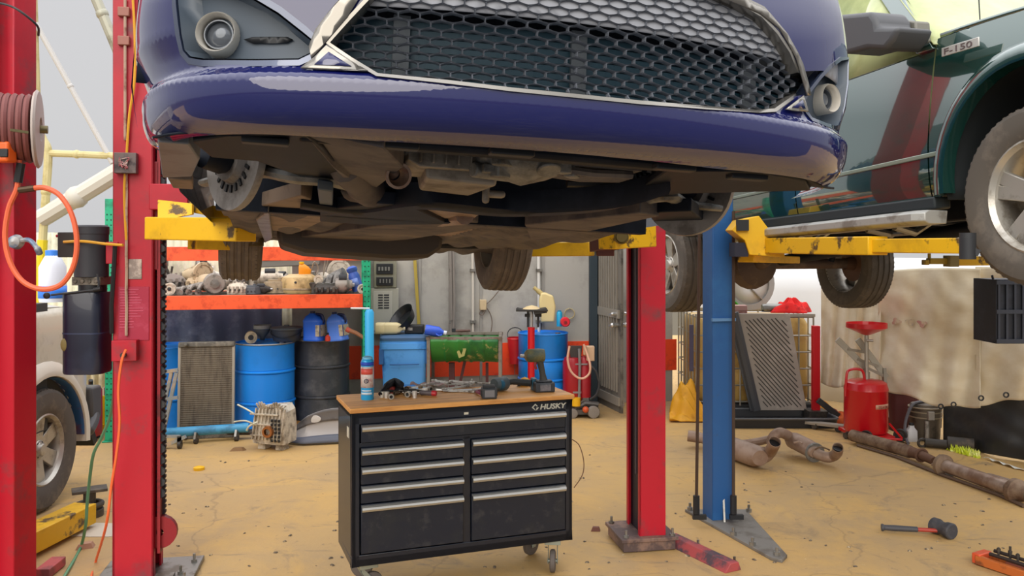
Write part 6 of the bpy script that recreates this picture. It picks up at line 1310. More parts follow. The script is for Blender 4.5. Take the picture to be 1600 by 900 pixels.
# blue bottle and small tool lying on the stand
q = P(679, 515, gd-.22); q.z = zt+.004; t = thing('oil_jug', 'royal blue bottle lying on the corner of the iron stand', 'bottle', M=TR(q+Vector((0, 0, .055)), 0, R(10), R(5)))
part('bottle_body', MB().lathe([(1e-4, -.10), (.05, -.10), (.055, -.09), (.055, .04), (.025, .085), (.022, .10), (1e-4, .1)], 18, TR((0, 0, 0), 0, pi/2)), mat('royal_blue', '#2a55c8', .35), t); part('bottle_cap', MB().cyl((.095, 0, 0), (.125, 0, 0), .024, n=12), mat('cap_white', '#c9ced8', .4), t)
part('bottle_grip', MB().tube(catmull([(.02, -.05, -.02), (.05, -.075, -.03), (.08, -.04, -.02)], 4), .008, 6), MATS['royal_blue'], t)
mb = MB(); mb.tube([P(712, 519, gd+.27)+Vector((0, 0, .012)), P(735, 518, gd+.27)+Vector((0, 0, .012))], [.016, .012], 8); ht = solo('hand_tool', mb, mat('brown_tool', '#5d4038', .6), 'thin brown tool lying along the back rail of the iron stand', 'tool'); part('tool_head', MB().box(P(709, 519, gd+.27)+Vector((0, 0, .02)), (.04, .03, .04)), dark, ht, W=True)
# big blue drum on a board, red bucket part, jack, jug, cans
rd_ = barrel(848.5, 9.72, 77, .885, dblue, 'bright blue steel drum standing on a board beside the red pump cart', (.36, .64), z0=.085)
mb = MB(); mb.box((rd_.location.x, rd_.location.y-.03, .042), (.52, .48, .084)); solo('wooden_block', mb, MATS['pallet_wood'], 'wooden block under the bright blue drum', 'board', bev=.005)
DZ = .97
def ondrum(px, d): q = P(px, 505, d); q.z = DZ-.02; return q
q = ondrum(830, 9.60); t = thing('transmission_jack', 'black platform jack head with red cylinder standing by the bright blue drum', 'jack', (q.x, 9.36, 0))
d = 9.36
mb = MB(); zt_ = P(830, 484, d).z; mb.box((q.x, d, zt_), (.34, .26, .02)); mb.box((q.x-.1, d-.02, zt_+.005), (.12, .2, .012), ry=.2); mb.box((q.x+.09, d-.02, zt_-.01), (.14, .2, .05), ry=-.15); part('platform', mb, mat('jack_black', '#2a2724', .6), t, W=True, bev=.004)
mb = MB(); mb.lathe([(1e-4, zt_+.05), (.06, zt_+.035), (.10, zt_+.01)], 16, TR((q.x, d, 0))); part('saddle', mb, mat('saddle_tan', '#c9b286', .6), t, W=True)
for px in (825, 841): mb = MB(); x = P(px, 500, d).x; mb.cyl((x, d, zt_-.19), (x, d, zt_), .012, n=8); mb.box((x, d, zt_-.06), (.07, .05, .03)); part('adjust_screw', mb, dark, t, W=True)
mb = MB(); x = P(830, 520, d).x; mb.cyl((x, d-.02, P(830, 510, d).z), (x, d-.02, zt_), .02, n=12); part('ram', mb, bright, t, W=True)
mb = MB(); mb.cyl((x, d-.02, .2), (x, d-.02, P(830, 511, d).z), .038, n=16); part('cylinder', mb, mat('jack_red', '#c8141e', .35), t, W=True)
mb = MB()
for k in range(4): a = k*pi/2+.4; mb.bar((x, d-.02, .18), (x+.3*cos(a), d-.02+.25*sin(a), .04), .04, .04)
mb.cyl((x, d-.02, .05), (x, d-.02, .25), .05); part('base', mb, gdark, t, W=True)
q = ondrum(852, 9.78); t = thing('fuel_jug', 'cream plastic jerry jug with angled neck on the bright blue drum', 'jug', q); s_ = 9.78/FPX
mb = MB(); o = [(845, 503), (866, 503), (868, 478), (864, 462), (852, 457), (845, 457), (842, 470)]; y_ = 9.78
pts = [P(x, y, y_) for x, y in o]; n = len(pts); mb.add([p+Vector((0, -.07, 0)) for p in pts]+[p+Vector((0, .07, 0)) for p in pts], [tuple(range(n))[::-1], tuple(range(n, 2*n))]+[(i, (i+1) % n, n+(i+1) % n, n+i) for i in range(n)]); jb_ = part('jug_body', mb, mat('jerry_cream', '#d8c48c', .5), t, W=True, bev=.02, seg=2)
mb = MB(); mb.cyl(P(847, 460, y_), P(840, 454, y_), .028, n=12); mb.cyl(P(840, 454, y_), P(834, 449, y_), .022, n=12); part('jug_neck', mb, mat('jerry_cap', '#b8a46c', .5), t, W=True)
q = ondrum(874, 9.74); t = thing('blue_can', 'small turquoise can on the bright blue drum', 'can', q); t.name = 'can'; part('can_body', MB().lathe([(1e-4, 0), (.032, 0), (.033, .15), (.025, .165), (1e-4, .165)], 16), mat('turquoise', '#1f9ecb', .35), t); part('can_top', MB().cyl((0, 0, .16), (0, 0, .18), .02, n=12), mat('turq_cap', '#1585ad', .4), t)
q = ondrum(883, 9.64); t = thing('red_can', 'round red can at the right edge of the bright blue drum', 'can', q); t.name = 'can'; part('can_body', MB().lathe([(1e-4, -.05), (.045, -.05), (.055, -.03), (.055, .03), (.045, .05), (1e-4, .05)], 20, TR((0, 0, .058), pi/2)), mat('can_red', '#d81e30', .35), t); part('can_cap', MB().cyl((0, -.05, .058), (0, -.062, .058), .018, n=10), red_dark, t)
mb = MB(); mb.torus(.058, .007, TR(wl(890, 490, .03), pi/2), 20, 6); hk = solo('cable_loop', mb, mat('loop_tan', '#b3a278', .6), 'tan cable loop hanging on the wall right of the red can', 'cable'); part('loop_hook', MB().cyl(wl(890, 482, 0), wl(890, 482, .05), .006, n=6), steel, hk, W=True)
q = P(811, 520, 9.5); t = thing('fire_bucket', 'bright red bucket hanging left of the bright blue drum', 'bucket', wl(806, 590)); mb = MB()
mb.lathe([(1e-4, 0), (.06, 0), (.09, .28), (.095, .28), (.09, .3)], 18, TR(wl(805, 568, .12))); part('bucket_body', mb, mat('bucket_red', '#c9202a', .45), t, W=True); mb = MB(); mb.torus(.09, .006, TR(wl(805, 560, .12)+Vector((0, 0, .27)), R(60)), 20, 5); part('bail_handle', mb, dark, t, W=True)
# red pump cart with hoses
pd = 9.35; t = thing('pump_cart', 'red wheeled pump cart with grey handle and looped pale hose left of the grey door', 'cart', G(905, 652))
def q_(x, y, o=0): return P(x, y, pd+o)
mb = MB(); mb.lathe([(1e-4, 0), (.10, 0), (.11, .02), (.11, .42), (.09, .47), (1e-4, .48)], 24, TR((q_(896, 640).x, pd+.1, q_(896, 628).z))); part('tank', mb, mat('cart_red', '#a01220', .4), t, W=True)
mb = MB(); mb.lathe([(1e-4, 0), (.07, 0), (.075, .4), (.05, .44), (1e-4, .45)], 20, TR((q_(914, 640).x, pd+.08, q_(914, 622).z))); part('side_tank', mb, MATS['cart_red'], t, W=True)
mb = MB(); mb.tube([q_(905, 622), q_(906, 570), q_(905, 545)], .016, 8); mb.bar(q_(896, 569), q_(918, 569), .015, .015); mb.bar(q_(895, 613), q_(908, 613), .02, .02); part('handle_post', mb, mat('post_grey', '#8d8d90', .4, .5), t, W=True)
mb = MB(); mb.loft([[q_(888, 540, .05), q_(910, 540, .05), q_(910, 540, .15), q_(888, 540, .15)], [q_(893, 566, .05), q_(907, 566, .05), q_(907, 566, .15), q_(893, 566, .15)]]); part('hopper', mb, mat('hopper_dark', '#3a3533', .6), t, W=True, bev=.005)
mb = MB(); mb.box(q_(922, 552, .06), (.09, .1, .16)); mb.cyl(q_(914, 555), q_(914, 540), .02, n=8); part('control_box', mb, mat('control_cream', '#c9a98a', .5), t, W=True, bev=.02)
mb = MB(); mb.tube(catmull([q_(890, 541, -.1), q_(887, 560, -.1), q_(891, 578, -.1), q_(901, 589, -.1), q_(912, 591, -.1), q_(921, 583, -.1), q_(922, 570, -.1), q_(918, 555, -.06), q_(912, 538, -.04)], 6), .012, 8); part('pale_hose', mb, mat('hose_pale', '#d8a88e', .5), t, W=True)
mb = MB(); mb.tube(catmull([q_(924, 572, -.03), q_(932, 582, -.05), q_(936, 600, -.05), q_(932, 616, -.05), q_(922, 624, -.03)], 6), .013, 8); part('dark_hose', mb, dark, t, W=True)
mb = MB(); mb.cyl(q_(900, 634, -.02), q_(900, 621, -.02), .05, n=16); part('yellow_cap', mb, mat('cap_strong_yellow', '#e6b015', .4), t, W=True)
mb = MB(); mb.tube([q_(893, 642), q_(915, 630), q_(935, 632)], .03, 8); mb.box(q_(915, 640, .1), (.28, .3, .05)); part('chassis', mb, mat('chassis_grey', '#54504d', .5, .3), t, W=True)
for x, y, r in ((927, 646, .065), (895, 648, .05)): mb = MB(); q = q_(x, y, -.05); q.z = r+.002; mb.lathe([(1e-4, -.02), (r*.6, -.02), (r*.65, -.025), (r, -.02), (r, .02), (r*.65, .025), (1e-4, .02)], 22, TR(q, pi/2, 0, .3)); part('wheel', mb, mat('cart_wheel', '#8a837c', .6), t, W=True)
mb = MB(); q = q_(915, 640, -.08); mb.ball(q, .035); part('orange_plug', mb, mat('plug_orange', '#c85428', .5), t, W=True)
# grey security door, standing open towards us
D0, D1 = G(935, 636), G(972, 655); dv = (D1-D0).normalized(); dn = Vector((dv.y, -dv.x, 0)); da = atan2(dv.y, dv.x); DL = (D1-D0).length
DM = TR(D0, rz=da); door_ = mat('door_grey', '#77726b', .5, .2, '#4a4743', 5)
mb = MB(DM); mb.box((DL/2, 0, 1.09), (DL, .03, 2.06))
dr = struct('door_1', mb, door_, bev=.003)
mb = MB(DM)
for k in range(8): mb.box((.10+k*(DL-.2)/7, .022, 1.15), (.022, .018, 1.75))
for z in (.18, 1.12, 2.05): mb.box((DL/2, .024, z), (DL-.04, .022, .09))
part('door_bars', mb, mat('door_bar', '#938d83', .5, .2), dr)
mb = MB(DM)
for k in range(8): mb.box((.10+k*(DL-.2)/7, -.022, 1.15), (.022, .018, 1.75))
for z in (.18, 1.12, 2.05): mb.box((DL/2, -.024, z), (DL-.04, .022, .09))
part('door_bars', mb, mat('door_bar', '#938d83', .5, .2), dr)
for z in (1.0, 1.12):
    mb = MB(DM)
    for s in (-1, 1): mb.cyl((DL-.09, 0, z), (DL-.09, s*.07, z), .022, n=10); mb.ball((DL-.09, s*.075, z), .028 if z < 1.05 else .02); mb.bar((DL-.09, s*.07, z), (DL-.18, s*.075, z-.01), .018, .018)
    part('door_handle', mb, bright, dr)
mb = MB(); f0 = D0+Vector((-.06, -.0, 0)); mb.box(f0+Vector((0, 0, 1.1)), (.09, .14, 2.2)); struct('trim_3', mb, mat('door_frame_dark', '#20303a', .6), bev=.004)
# ================================================================ RIGHT BACK
# yellow sheet in a heap by the wall
mb = MB()
def ysheet(a, b):
    px = 1046+a*(40+74*b*b); q = P(px, 600, 9.36-b*.30)
    peak = .40*min(1, a*2.2)*(1-.25*a); f_ = max(0, 1-b*1.25); q.z = max(.015, peak*f_+.05+.035*sin(a*9+b*7)+.02*sin(a*17-b*11)-.05*b); return q
solo('yellow_tarp', MB().grid(ysheet, 40, 16), mat('yellow_tarp', '#d99a12', .6, 0, '#a87410', 4, .5, .7), 'bunched yellow tarp on the floor behind the blue column', 'tarp', sol=.006)
# caged liquid tote
TOX0, TOX1, TOY = P(1088, 600, 9.4).x, P(1271, 600, 9.4).x, 9.4; tw_, th_ = TOX1-TOX0, 1.14
tt = thing('liquid_tote', 'yellowed plastic tank in a silver cage behind the grooved panel', 'tank', ((TOX0+TOX1)/2, TOY, 0)); cx = (TOX0+TOX1)/2
mb = MB(); mb.loft([[(cx+x*k, TOY+.5+y*k, z) for x, y in rrect(tw_-.06, .92, .08, 4)] for z, k in ((.16, .96), (.2, 1), (.5, 1), (.52, .985), (.55, 1), (1.0, 1), (1.06, .95), (1.07, .5))]); part('inner_tank', mb, mat('tote_yellow', '#c9a55c', .45, 0, '#a5793c', 3, .45, .7, c3='#d9bd7a', sc3=1.5), tt, W=True)
mb = MB(); cage = mat('galvanised', '#aaa79c', .4, .6)
for z in (.16, .34, .52, .70, .88, 1.08):
    mb.tube([(TOX0, TOY, z), (TOX1, TOY, z), (TOX1, TOY+1, z), (TOX0, TOY+1, z)], .010, 6, closed=True)
for k in range(9): x = TOX0+tw_*k/8; mb.tube([(x, TOY, .12), (x, TOY, 1.1)], .010, 6); mb.tube([(x, TOY+1, .12), (x, TOY+1, 1.1)], .010, 6)
for k in range(1, 6): y = TOY+k/6; mb.tube([(TOX0, y, .12), (TOX0, y, 1.1)], .010, 6); mb.tube([(TOX1, y, .12), (TOX1, y, 1.1)], .010, 6)
mb.box((cx, TOY, 1.1), (tw_+.03, .03, .03)); mb.box((cx, TOY+1, 1.1), (tw_+.03, .03, .03)); part('cage', mb, cage, tt, W=True)
mb = MB(); mb.box((cx, TOY+.5, .11), (tw_, 1.0, .04)); 
for s in (-1, 0, 1): mb.box((cx+s*(tw_/2-.06), TOY+.5, .045), (.1, 1.0, .09))
part('pallet_base', mb, dark, tt, W=True)
mb = MB(); mb.box((P(1082, 545, 9.3).x, 9.36, .75), (.04, .03, .5)); part('cage_plate', mb, mat('plate_violet', '#4a4660', .5), tt, W=True)
# things on the tote
TT = 1.115
def ontote(px, out=0): q = P(px, 480, TOY+.25+out); q.z = TT; return q
q = ontote(1172, .42); t = thing('fan_shroud', 'grey curved fan shroud lying on the tote under the pickup axle', 'fan shroud', q)
mb = MB(); r = .30; mb.lathe([(r*.8, -.05), (r, -.05), (r*1.02, .05), (r*.8, .05), (r*.8, -.05)], 30, TR((-.02, 0, r+.0), pi/2, 0, .2)); part('shroud_ring', mb, mat('shroud_grey', '#9a9894', .45, .2), t)
mb = MB(); mb.lathe([(1e-4, .02), (r*.82, .02)], 30, TR((-.02, 0, r), pi/2, 0, .2)); mb2 = part('shroud_web', mb, mat('web_grey', '#c0bdb6', .5), t, sol=.01)
mb = MB()
for k in range(5): a = k*2*pi/5; mb.bar((-.02+.05*cos(a), -.02, r+.05*sin(a)), (-.02+r*.8*cos(a+.4), -.02, r+r*.8*sin(a+.4)), .03, .012)
part('shroud_spoke', mb, gmid, t)
q = ontote(1152, -.14); mb = MB(); mb.box(q+Vector((0, 0, .045)), (.19, .12, .09)); o = solo('small_box', mb, mat('pink_box', '#b8938a', .6, 0, '#9a6a62', 8), 'dull pink box on the left end of the tote', 'box', bev=.006); o.name = 'box'; part('box_flap', MB().box(q+Vector((0, -.063, .06)), (.17, .006, .05)), mat('pink_flap', '#a98078', .6), o, W=True)
q = ontote(1141, .25); mb = MB(); mb.grid(lambda a, b: (q.x-.12+.3*a, q.y+.02+.12*b, TT+.01+(.30*(1-a)**1.5)*(1-b*.3)+.02*sin(a*12)), 14, 6); solo('green_cloth', mb, mat('bright_green', '#3faa34', .7), 'bright green cloth heaped at the left end of the tote', 'cloth', sol=.01)
q = ontote(1203, -.02); t = thing('silver_lamp', 'low silver lamp body lying between the shroud and the red rags', 'lamp', q); mb = MB(); mb.loft([[(x, y*k, .05+z*k) for y, z in rrect(.1, .09, .03, 3)] for x, k in ((-.09, .8), (-.07, 1), (.12, 1), (.15, .7))]); part('lamp_body', mb, steel, t); mb = MB(); mb.bar((-.1, -.03, .02), (.16, -.05, .035), .02, .02); part('lamp_arm', mb, black, t)
mb = MB(); q = ontote(1236, -.05)
mb.grid(lambda a, b: (lambda th, ph: (q.x+.21*(1+.2*sin(4*th))*cos(th)*sin(ph), q.y+.12*sin(th)*sin(ph), max(TT+.004, TT+.11*cos(ph)*(1+.35*sin(3*th+1)+.2*sin(9*ph)))))(a*2*pi, b*pi/1.9), 40, 14); solo('red_rags', mb, mat('rag_red', '#e2201c', .85, 0, '#b01414', 9), 'heap of bright red rags on the right end of the tote', 'rags', sol=.008)
S_o = bpy.data.objects['red_rags']; S_o.name = 'rag_heap'
# grooved drain panel leaning against the tote
c = [(1147, 490), (1236, 490), (1262, 655), (1182, 655)]
A_, B_, C_, D_ = P(1152, 490, 9.25), P(1234, 490, 9.25), G(1261, 656), G(1186, 656)
C_.z = D_.z = .10; e1 = (B_-A_); t = thing('grooved_panel', 'grey panel with slanting grooves and a thick dark edge leaning against the caged tank', 'panel', D_)
nn = (B_-A_).cross(D_-A_).normalized(); nn = nn if nn.y < 0 else -nn
def pf(u, v, o=0): return A_.lerp(B_, u).lerp(D_.lerp(C_, u), v)+nn*o
mb = MB(); mb.add([pf(0, 0), pf(1, 0), pf(1, 1), pf(0, 1), pf(0, 0, -.06), pf(1, 0, -.06), pf(1, 1, -.06), pf(0, 1, -.06)], [(0, 1, 2, 3), (7, 6, 5, 4), (0, 4, 5, 1), (1, 5, 6, 2), (2, 6, 7, 3), (3, 7, 4, 0)]); part('panel_face', mb, mat('panel_taupe', '#9d958b', .6, 0, '#aba298', 4), t, W=True, bev=.004)
mb = MB(); gl = []
k = -1.1
while k < 1.0:
    pts = []
    for i in range(21):
        u = .12+.78*i/20; v = k+u*.72
        if .04 < v < .97: pts.append((u, v))
    if len(pts) > 2: mb.bar(pf(*pts[0], .001), pf(*pts[-1], .001), .010, .004, up=nn)
    k += .064
part('groove', mb, mat('groove_dark', '#3c3835', .7), t, W=True, smooth=False)
mb = MB(); mb.tube([pf(-.05, -.01, -.02), pf(-.04, 1.0, -.02)], .05, 8, sq=1.0); mb.bar(pf(-.1, 0, -.05), pf(-.08, 1, -.05), .06, .08); part('panel_edge', mb, mat('edge_charcoal', '#44464a', .45), t, W=True)
# black tray on the floor
ta, tb = G(1142, 670), G(1312, 670); t = thing('drip_tray', 'long low black tray on the floor in front of the grooved panel', 'tray', (ta+tb)/2); y0 = ta.y; W_ = tb.x-ta.x; cx = (ta.x+tb.x)/2
mb = MB(); pr = rrect(W_, .55, .06, 4); mb.loft([[(cx+x*k, y0+.28+y*k, z) for x, y in pr] for z, k in ((.0, .97), (.085, 1.0), (.10, 1.01), (.10, .97), (.02, .93), (.018, .3))]); part('tray_shell', mb, mat('tray_black', '#26282d', .45), t, W=True, ang=40)
mb = MB(); mb.tube([(cx+x*1.0, y0+.28+y*1.0, .098) for x, y in pr], .012, 6, closed=True); part('tray_rim', mb, mat('rim_grey', '#5d5f62', .4), t, W=True)
# red strut standing beside the tote
a, b = P(1268, 508, 9.22), P(1271, 645, 9.22); mb = MB(); mb.box((a.x+.02, 9.15, (a.z+b.z)/2), (.075, .07, a.z-b.z)); t = thing('jack_post', 'tall narrow red post standing right of the caged tank', 'post', (a.x, 9.15, b.z)); part('post_tube', mb, mat('post_red', '#c4101e', .4), t, W=True, bev=.004); mb = MB(); mb.box((a.x+.02, 9.15, .06), (.2, .2, .12)); part('post_foot', mb, gdark, t, W=True)
t.location.z = 0; 
for ch in t.children: ch.data.transform(Matrix.Translation((0, 0, b.z)))
# orange bits and pipe clutter on floor
for i, (x, y, c, nm, l) in enumerate(((1283, 642, '#c98a2a', 'rag', 'yellow-brown rag on the floor right of the red post'), (1312, 660, '#d0622c', 'rag', 'orange rag on the floor left of the red waste-oil tank'), (1300, 655, '#8a3a30', 'rag', 'dark red rag on the floor behind the metal flat bar'))):
    q = G(x, y); mb = MB(); mb.grid(lambda a, b: (lambda th, ph: (q.x+.10*(1+.25*sin(3*th+i))*cos(th)*sin(ph), q.y+.08*sin(th)*sin(ph), max(.004, .09*cos(ph)*(1+.3*sin(4*th)))))(a*2*pi, b*pi/1.9), 18, 8); solo(nm, mb, mat('rag_'+c[1:], c, .85), l, 'rag', sol=.005)
mb = MB(); mb.bar(P(1278, 625, 9.0), P(1310, 650, 9.0), .04, .06); o = solo('metal_bar', mb, dark, 'dark flat bar slanting down to the floor behind the red tank', 'metal bar', bev=.004)
a, b = G(1255, 668), G(1322, 676); mb = MB(); mb.bar(a+Vector((0, 0, .06)), b+Vector((0, 0, .06)), .09, .03); t = solo('creeper_board', mb, mat('pale_plank', '#9a9286', .5, .2), 'pale low trolley plank with small wheels on the floor left of the red tank', 'trolley', bev=.004)
for f_ in (.25, .8): q = a.lerp(b, f_); part('trolley_wheel', MB().lathe([(1e-4, -.015), (.035, -.015), (.035, .015), (1e-4, .015)], 16, TR(q+Vector((0, -.03, .036)), 0, pi/2, .6)), gdark, t, W=True)
# red waste-oil drainer
od = 8.35; sc = od/FPX; oc = P(1353, 600, od); t = thing('waste_oil_drainer', 'red waste-oil drainer with tank, pole and wide funnel bowl', 'oil drainer', (oc.x, od, 0)); rr = 32.5*sc
wred = mat('drainer_red', '#c8101c', .32, coat=.3)
z0, z1 = P(0, 683, od).z+.06, P(0, 594, od).z
mb = MB(); mb.lathe([(1e-4, z0), (rr*.95, z0), (rr, z0+.02), (rr, z1-.09), (rr*1.015, z1-.085), (rr*1.0, z1-.07), (rr*.93, z1-.02), (rr*.75, z1), (1e-4, z1+.015)], 36); part('tank', mb, wred, t)
mb = MB(); mb.tube(catmull([(-.02, -.02, z1), (-.05, -.02, z1+.10), (-.17, -.02, z1+.10), (-rr*.98, -.02, z1+.02), (-rr*1.02, -.02, z1-.15)], 6), .013, 8); part('push_handle', mb, wred, t)
px_ = (1354-1353)*sc; zb = P(0, 522, od).z; mb = MB(); mb.cyl((px_, 0, z1), (px_, 0, zb), .02, n=12); mb.cyl((px_, 0, z1), (px_, 0, z1+.08), .03, n=12); mb.cyl((px_-.01, -.02, zb-.06), (px_+.05, -.03, zb-.06), .012, n=8); part('pole', mb, mat('pole_steel', '#a8a49c', .35, .7), t)
br = 30.5*sc; zt_ = P(0, 504.5, od).z; mb = MB(); mb.lathe([(.02, zb-.01), (.05, zb), (br*.9, zt_-.055), (br, zt_-.045), (br, zt_), (br*.97, zt_), (br*.95, zt_-.04), (.03, zb+.02)], 36, TR((px_, 0, 0))); part('funnel_bowl', mb, wred, t)
mb = MB(); mb.box((0, 0, z0-.02), (2*rr*.9, .45, .03)); mb.tube([(-rr*.9, -.2, z0-.02), (rr*1.2, -.24, z0-.03)], .012, 6); mb.tube([(rr*.6, -.24, z0+.12), (rr*1.2, -.24, z0-.02)], .010, 6); part('frame', mb, wred, t)
for x, y in ((-.10, -.25), (rr*1.25, -.18)): part('wheel', MB().lathe([(.012, -.02), (.03, -.022), (.035, -.012), (.05, -.015), (.06, -.02), (.062, 0), (.06, .02), (.012, .02), (.012, -.02)], 22, TR((x, y, .063), 0, pi/2, .9)), mat('wheel_rubber', '#34302e', .7), t)
part('caster', MB().lathe([(1e-4, -.012), (.03, -.012), (.03, .012), (1e-4, .012)], 16, TR((-rr*1.05, -.05, .032), 0, pi/2, .4)), gdark, t); part('caster_stem', MB().bar((-rr*1.05, -.05, .05), (-rr*.9, -.05, z0-.01), .03, .03), gdark, t)
mb = MB(); a0, a1 = -pi/2+.05, -pi/2+.95; mb.lathe([(rr*1.004, P(0, 634, od).z), (rr*1.004, P(0, 627, od).z)], 10, None, a0, a1); lb = part('tank_label', mb, mat('label_cream', '#cf9a80', .5), t, sol=.002)
lt_ = text_mb('TEXON', .036, .001, Matrix())
def wrap(v):
    a = -pi/2+.18+v.x/rr; return Vector(((rr*1.012+v.z)*cos(a), (rr*1.012+v.z)*sin(a), P(0, 633.2, od).z+v.y))
lt_.v = [wrap(v) for v in lt_.v]; part('label_lettering', lt_, mat('label_ink', '#7a1c22', .5), lb, smooth=False)
# folding ladder leaning behind
d = 8.5; t = thing('step_ladder', 'aluminium ladder leaning against the tarp behind the oil drainer', 'ladder', G(1375, 662)); lad = mat('ladder_alu', '#9d988c', .4, .5)
for p0, p1 in (((1308, 530), (1352, 574)), ((1340, 530), (1385, 590))): mb = MB(); mb.bar(P(*p0, d), P(*p1, d-.05), .03, .06); part('rail', mb, lad, t, W=True, bev=.003)
for f_ in (.35, .7, .98): a = Vector(P(1308, 530, d)).lerp(P(1352, 574, d-.05), f_); b = Vector(P(1340, 530, d)).lerp(P(1385, 590, d-.05), f_); mb = MB(); mb.bar(a, b, .05, .025); part('rung', mb, lad, t, W=True)
for x in (1352, 1381): mb = MB(); mb.bar(P(x, 575, d-.05), P(x+4, 652, d-.1), .03, .05); part('leg', mb, lad, t, W=True)
mb = MB(); mb.bar(P(1377, 500, 9.05), P(1377, 590, 8.95), .022, .022); part('orange_prop', mb, mat('prop_orange', '#c06a30', .6), t, W=True)
# dark red bin with louvred lid
q = P(1404, 700, 8.8); q.z = 0; t = thing('dark_red_bin', 'dark red dirty bin with ribbed lid right of the oil drainer', 'bin', q); t.name = 'bin'; sc = q.y/FPX
mb = MB(); mb.loft([[(x*k, y*k, z) for x, y in rrect(44*sc, .4, .05, 3)] for z, k in ((0, .88), (.3, .96), (.38, 1.0))]); part('bin_body', mb, mat('bin_darkred', '#4a1618', .6, 0, '#2b1a16', 4), t)
mb = MB(); mb.loft([[(x*k, y*k, z) for x, y in rrect(46*sc, .42, .05, 3)] for z, k in ((.38, 1.0), (.41, 1.0), (.43, .9))])
for k in range(4): mb.box((0, -.1+k*.07, .44), (40*sc, .03, .02))
part('bin_lid', mb, mat('lid_dark', '#3a3534', .5), t)
# old wet vacuum / motor body
q = G(1455, 690); q.y += .12; t = thing('old_motor', 'dusty brown cylindrical motor housing standing under the tarp', 'motor', q); sc = q.y/FPX; r = 24*sc; br_ = mat('dusty_brown', '#5c5144', .6, .2, '#3a332c', 6)
mb = MB(); mb.lathe([(1e-4, 0), (r*.85, 0), (r*.9, .03), (r*.95, .2), (r, .22), (r*1.03, .24), (r*1.0, .26), (r*1.02, .30), (r*.85, .34), (1e-4, .35)], 20); part('motor_shell', mb, br_, t)
mb = MB()
for z in (.22, .27, .31): mb.torus(r*1.0, .008, TR((0, 0, z)), 20, 5)
part('motor_band', mb, mat('band_tan', '#8a7c66', .5), t); mb = MB(); mb.box((-.02, -r*1.0, .25), (.06, .05, .08)); mb.cyl((-.05, -r*.95, .0), (-.05, -r*.95, .2), .02); part('motor_clamp', mb, gmid, t, bev=.005)
mb = MB(); mb.tube(catmull([(.0, 0, .36), (-.14, -.05, .34), (-.22, -.08, .2), (-.25, -.12, .08), (-.27, -.2, .03), (-.29, -.28, .02)], 6), .014, 8); part('motor_hose', mb, mat('hose_grey', '#5c5a60', .6), t)
mb = MB(); mb.tube(catmull([(.05, -.1, .34), (.14, .02, .3), (.15, .05, .1)], 5), .03, 8); part('side_duct', mb, black, t)
q = G(1424, 689); mb = MB(); mb.loft([[(q.x+x*k, q.y+y*k, z) for x, y in rrect(.10, .08, .02, 3)] for z, k in ((0, 1), (.1, .95), (.13, .5), (.15, .45))]); pj = solo('white_bottle', mb, mat('bottle_white', '#c6c4c6', .4), 'small white bottle on the floor left of the brown motor', 'bottle'); pj.name = 'bottle'; part('bottle_cap', MB().cyl(q+Vector((0, 0, .15)), q+Vector((0, 0, .17)), .022, n=10), black, pj, W=True)
# driveshaft and other pipes on the floor
def floor_tube(pts, r, z=None): return [G(x, y)+Vector((0, 0, r if z is None else z)) for x, y in pts]
t = thing('drive_shaft', 'long rusty drive shaft lying on the floor along the right wall', 'drive shaft', G(1450, 730)); A0, A1, A2, A3 = [v+Vector((0, 0, .075)) for v in (G(1330, 692), G(1440, 725), G(1475, 742), G(1605, 790))]
mb = MB(); mb.tube([A0, A0.lerp(A1, .02), A0.lerp(A1, .85), A0.lerp(A1, .88)], [.04, .055, .055, .045], 14); part('front_tube', mb, rust, t, W=True)
mb = MB(); mb.tube([A0.lerp(A1, .87), A1, A1.lerp(A2, .6)], [.05, .04, .035], 12); mb.torus(.05, .012, Matrix.Translation(A1) @ frame(A2-A1).to_4x4(), 18, 6); part('slip_joint', mb, mat('rust_dark', '#6a4c3c', .7, .3), t, W=True)
M_ = Matrix.Translation(A2) @ frame(A3-A2).to_4x4(); mb = MB(); mb.lathe([(.05, -.03), (.085, -.03), (.088, -.02), (.088, .01), (.06, .03), (.05, .03)], 26, M_)
for k in range(4): mb.cyl(M_ @ Vector((.07*cos(k*pi/2), .07*sin(k*pi/2), -.03)), M_ @ Vector((.07*cos(k*pi/2), .07*sin(k*pi/2), -.05)), .012, n=8)
part('centre_flange', mb, rust, t, W=True); mb = MB(); mb.box(A2+Vector((0, 0, -.045)), (.05, .16, .05), rz=.6); part('bearing_bracket', mb, gmid, t, W=True, bev=.005)
mb = MB(); mb.tube([A2.lerp(A3, .03), A2.lerp(A3, .5), A2.lerp(A3, .8), A2.lerp(A3, .83)], [.052, .055, .055, .045], 14); part('rear_tube', mb, rust2, t, W=True)
M_ = Matrix.Translation(A2.lerp(A3, .9)) @ frame(A3-A2).to_4x4(); mb = MB(); mb.lathe([(.04, -.1), (.075, -.06), (.09, -.04), (.09, .0), (.06, .03), (.045, .1)], 22, M_); part('rear_flange', mb, rust, t, W=True); mb = MB(); mb.tube([A2.lerp(A3, .92), A3, A3+(A3-A2).normalized()*.2], .03, 10); part('spline_end', mb, bright, t, W=True)
mb = MB(); mb.tube(floor_tube([(1340, 698), (1400, 716), (1470, 744), (1560, 776), (1600, 794)], .014), .014, 6); o = solo('thin_rod', mb, mat('rod_rust', '#5f4a3c', .7), 'thin rusty rod lying beside the drive shaft', 'rod'); o.name = 'rod'
mb = MB(); mb.tube(floor_tube([(1543, 748), (1612, 768)], .03), .03, 6, sq=.6); o = solo('flat_bar', mb, rust2, 'short rusty bar on the floor beyond the drive shaft near the right edge', 'metal bar')
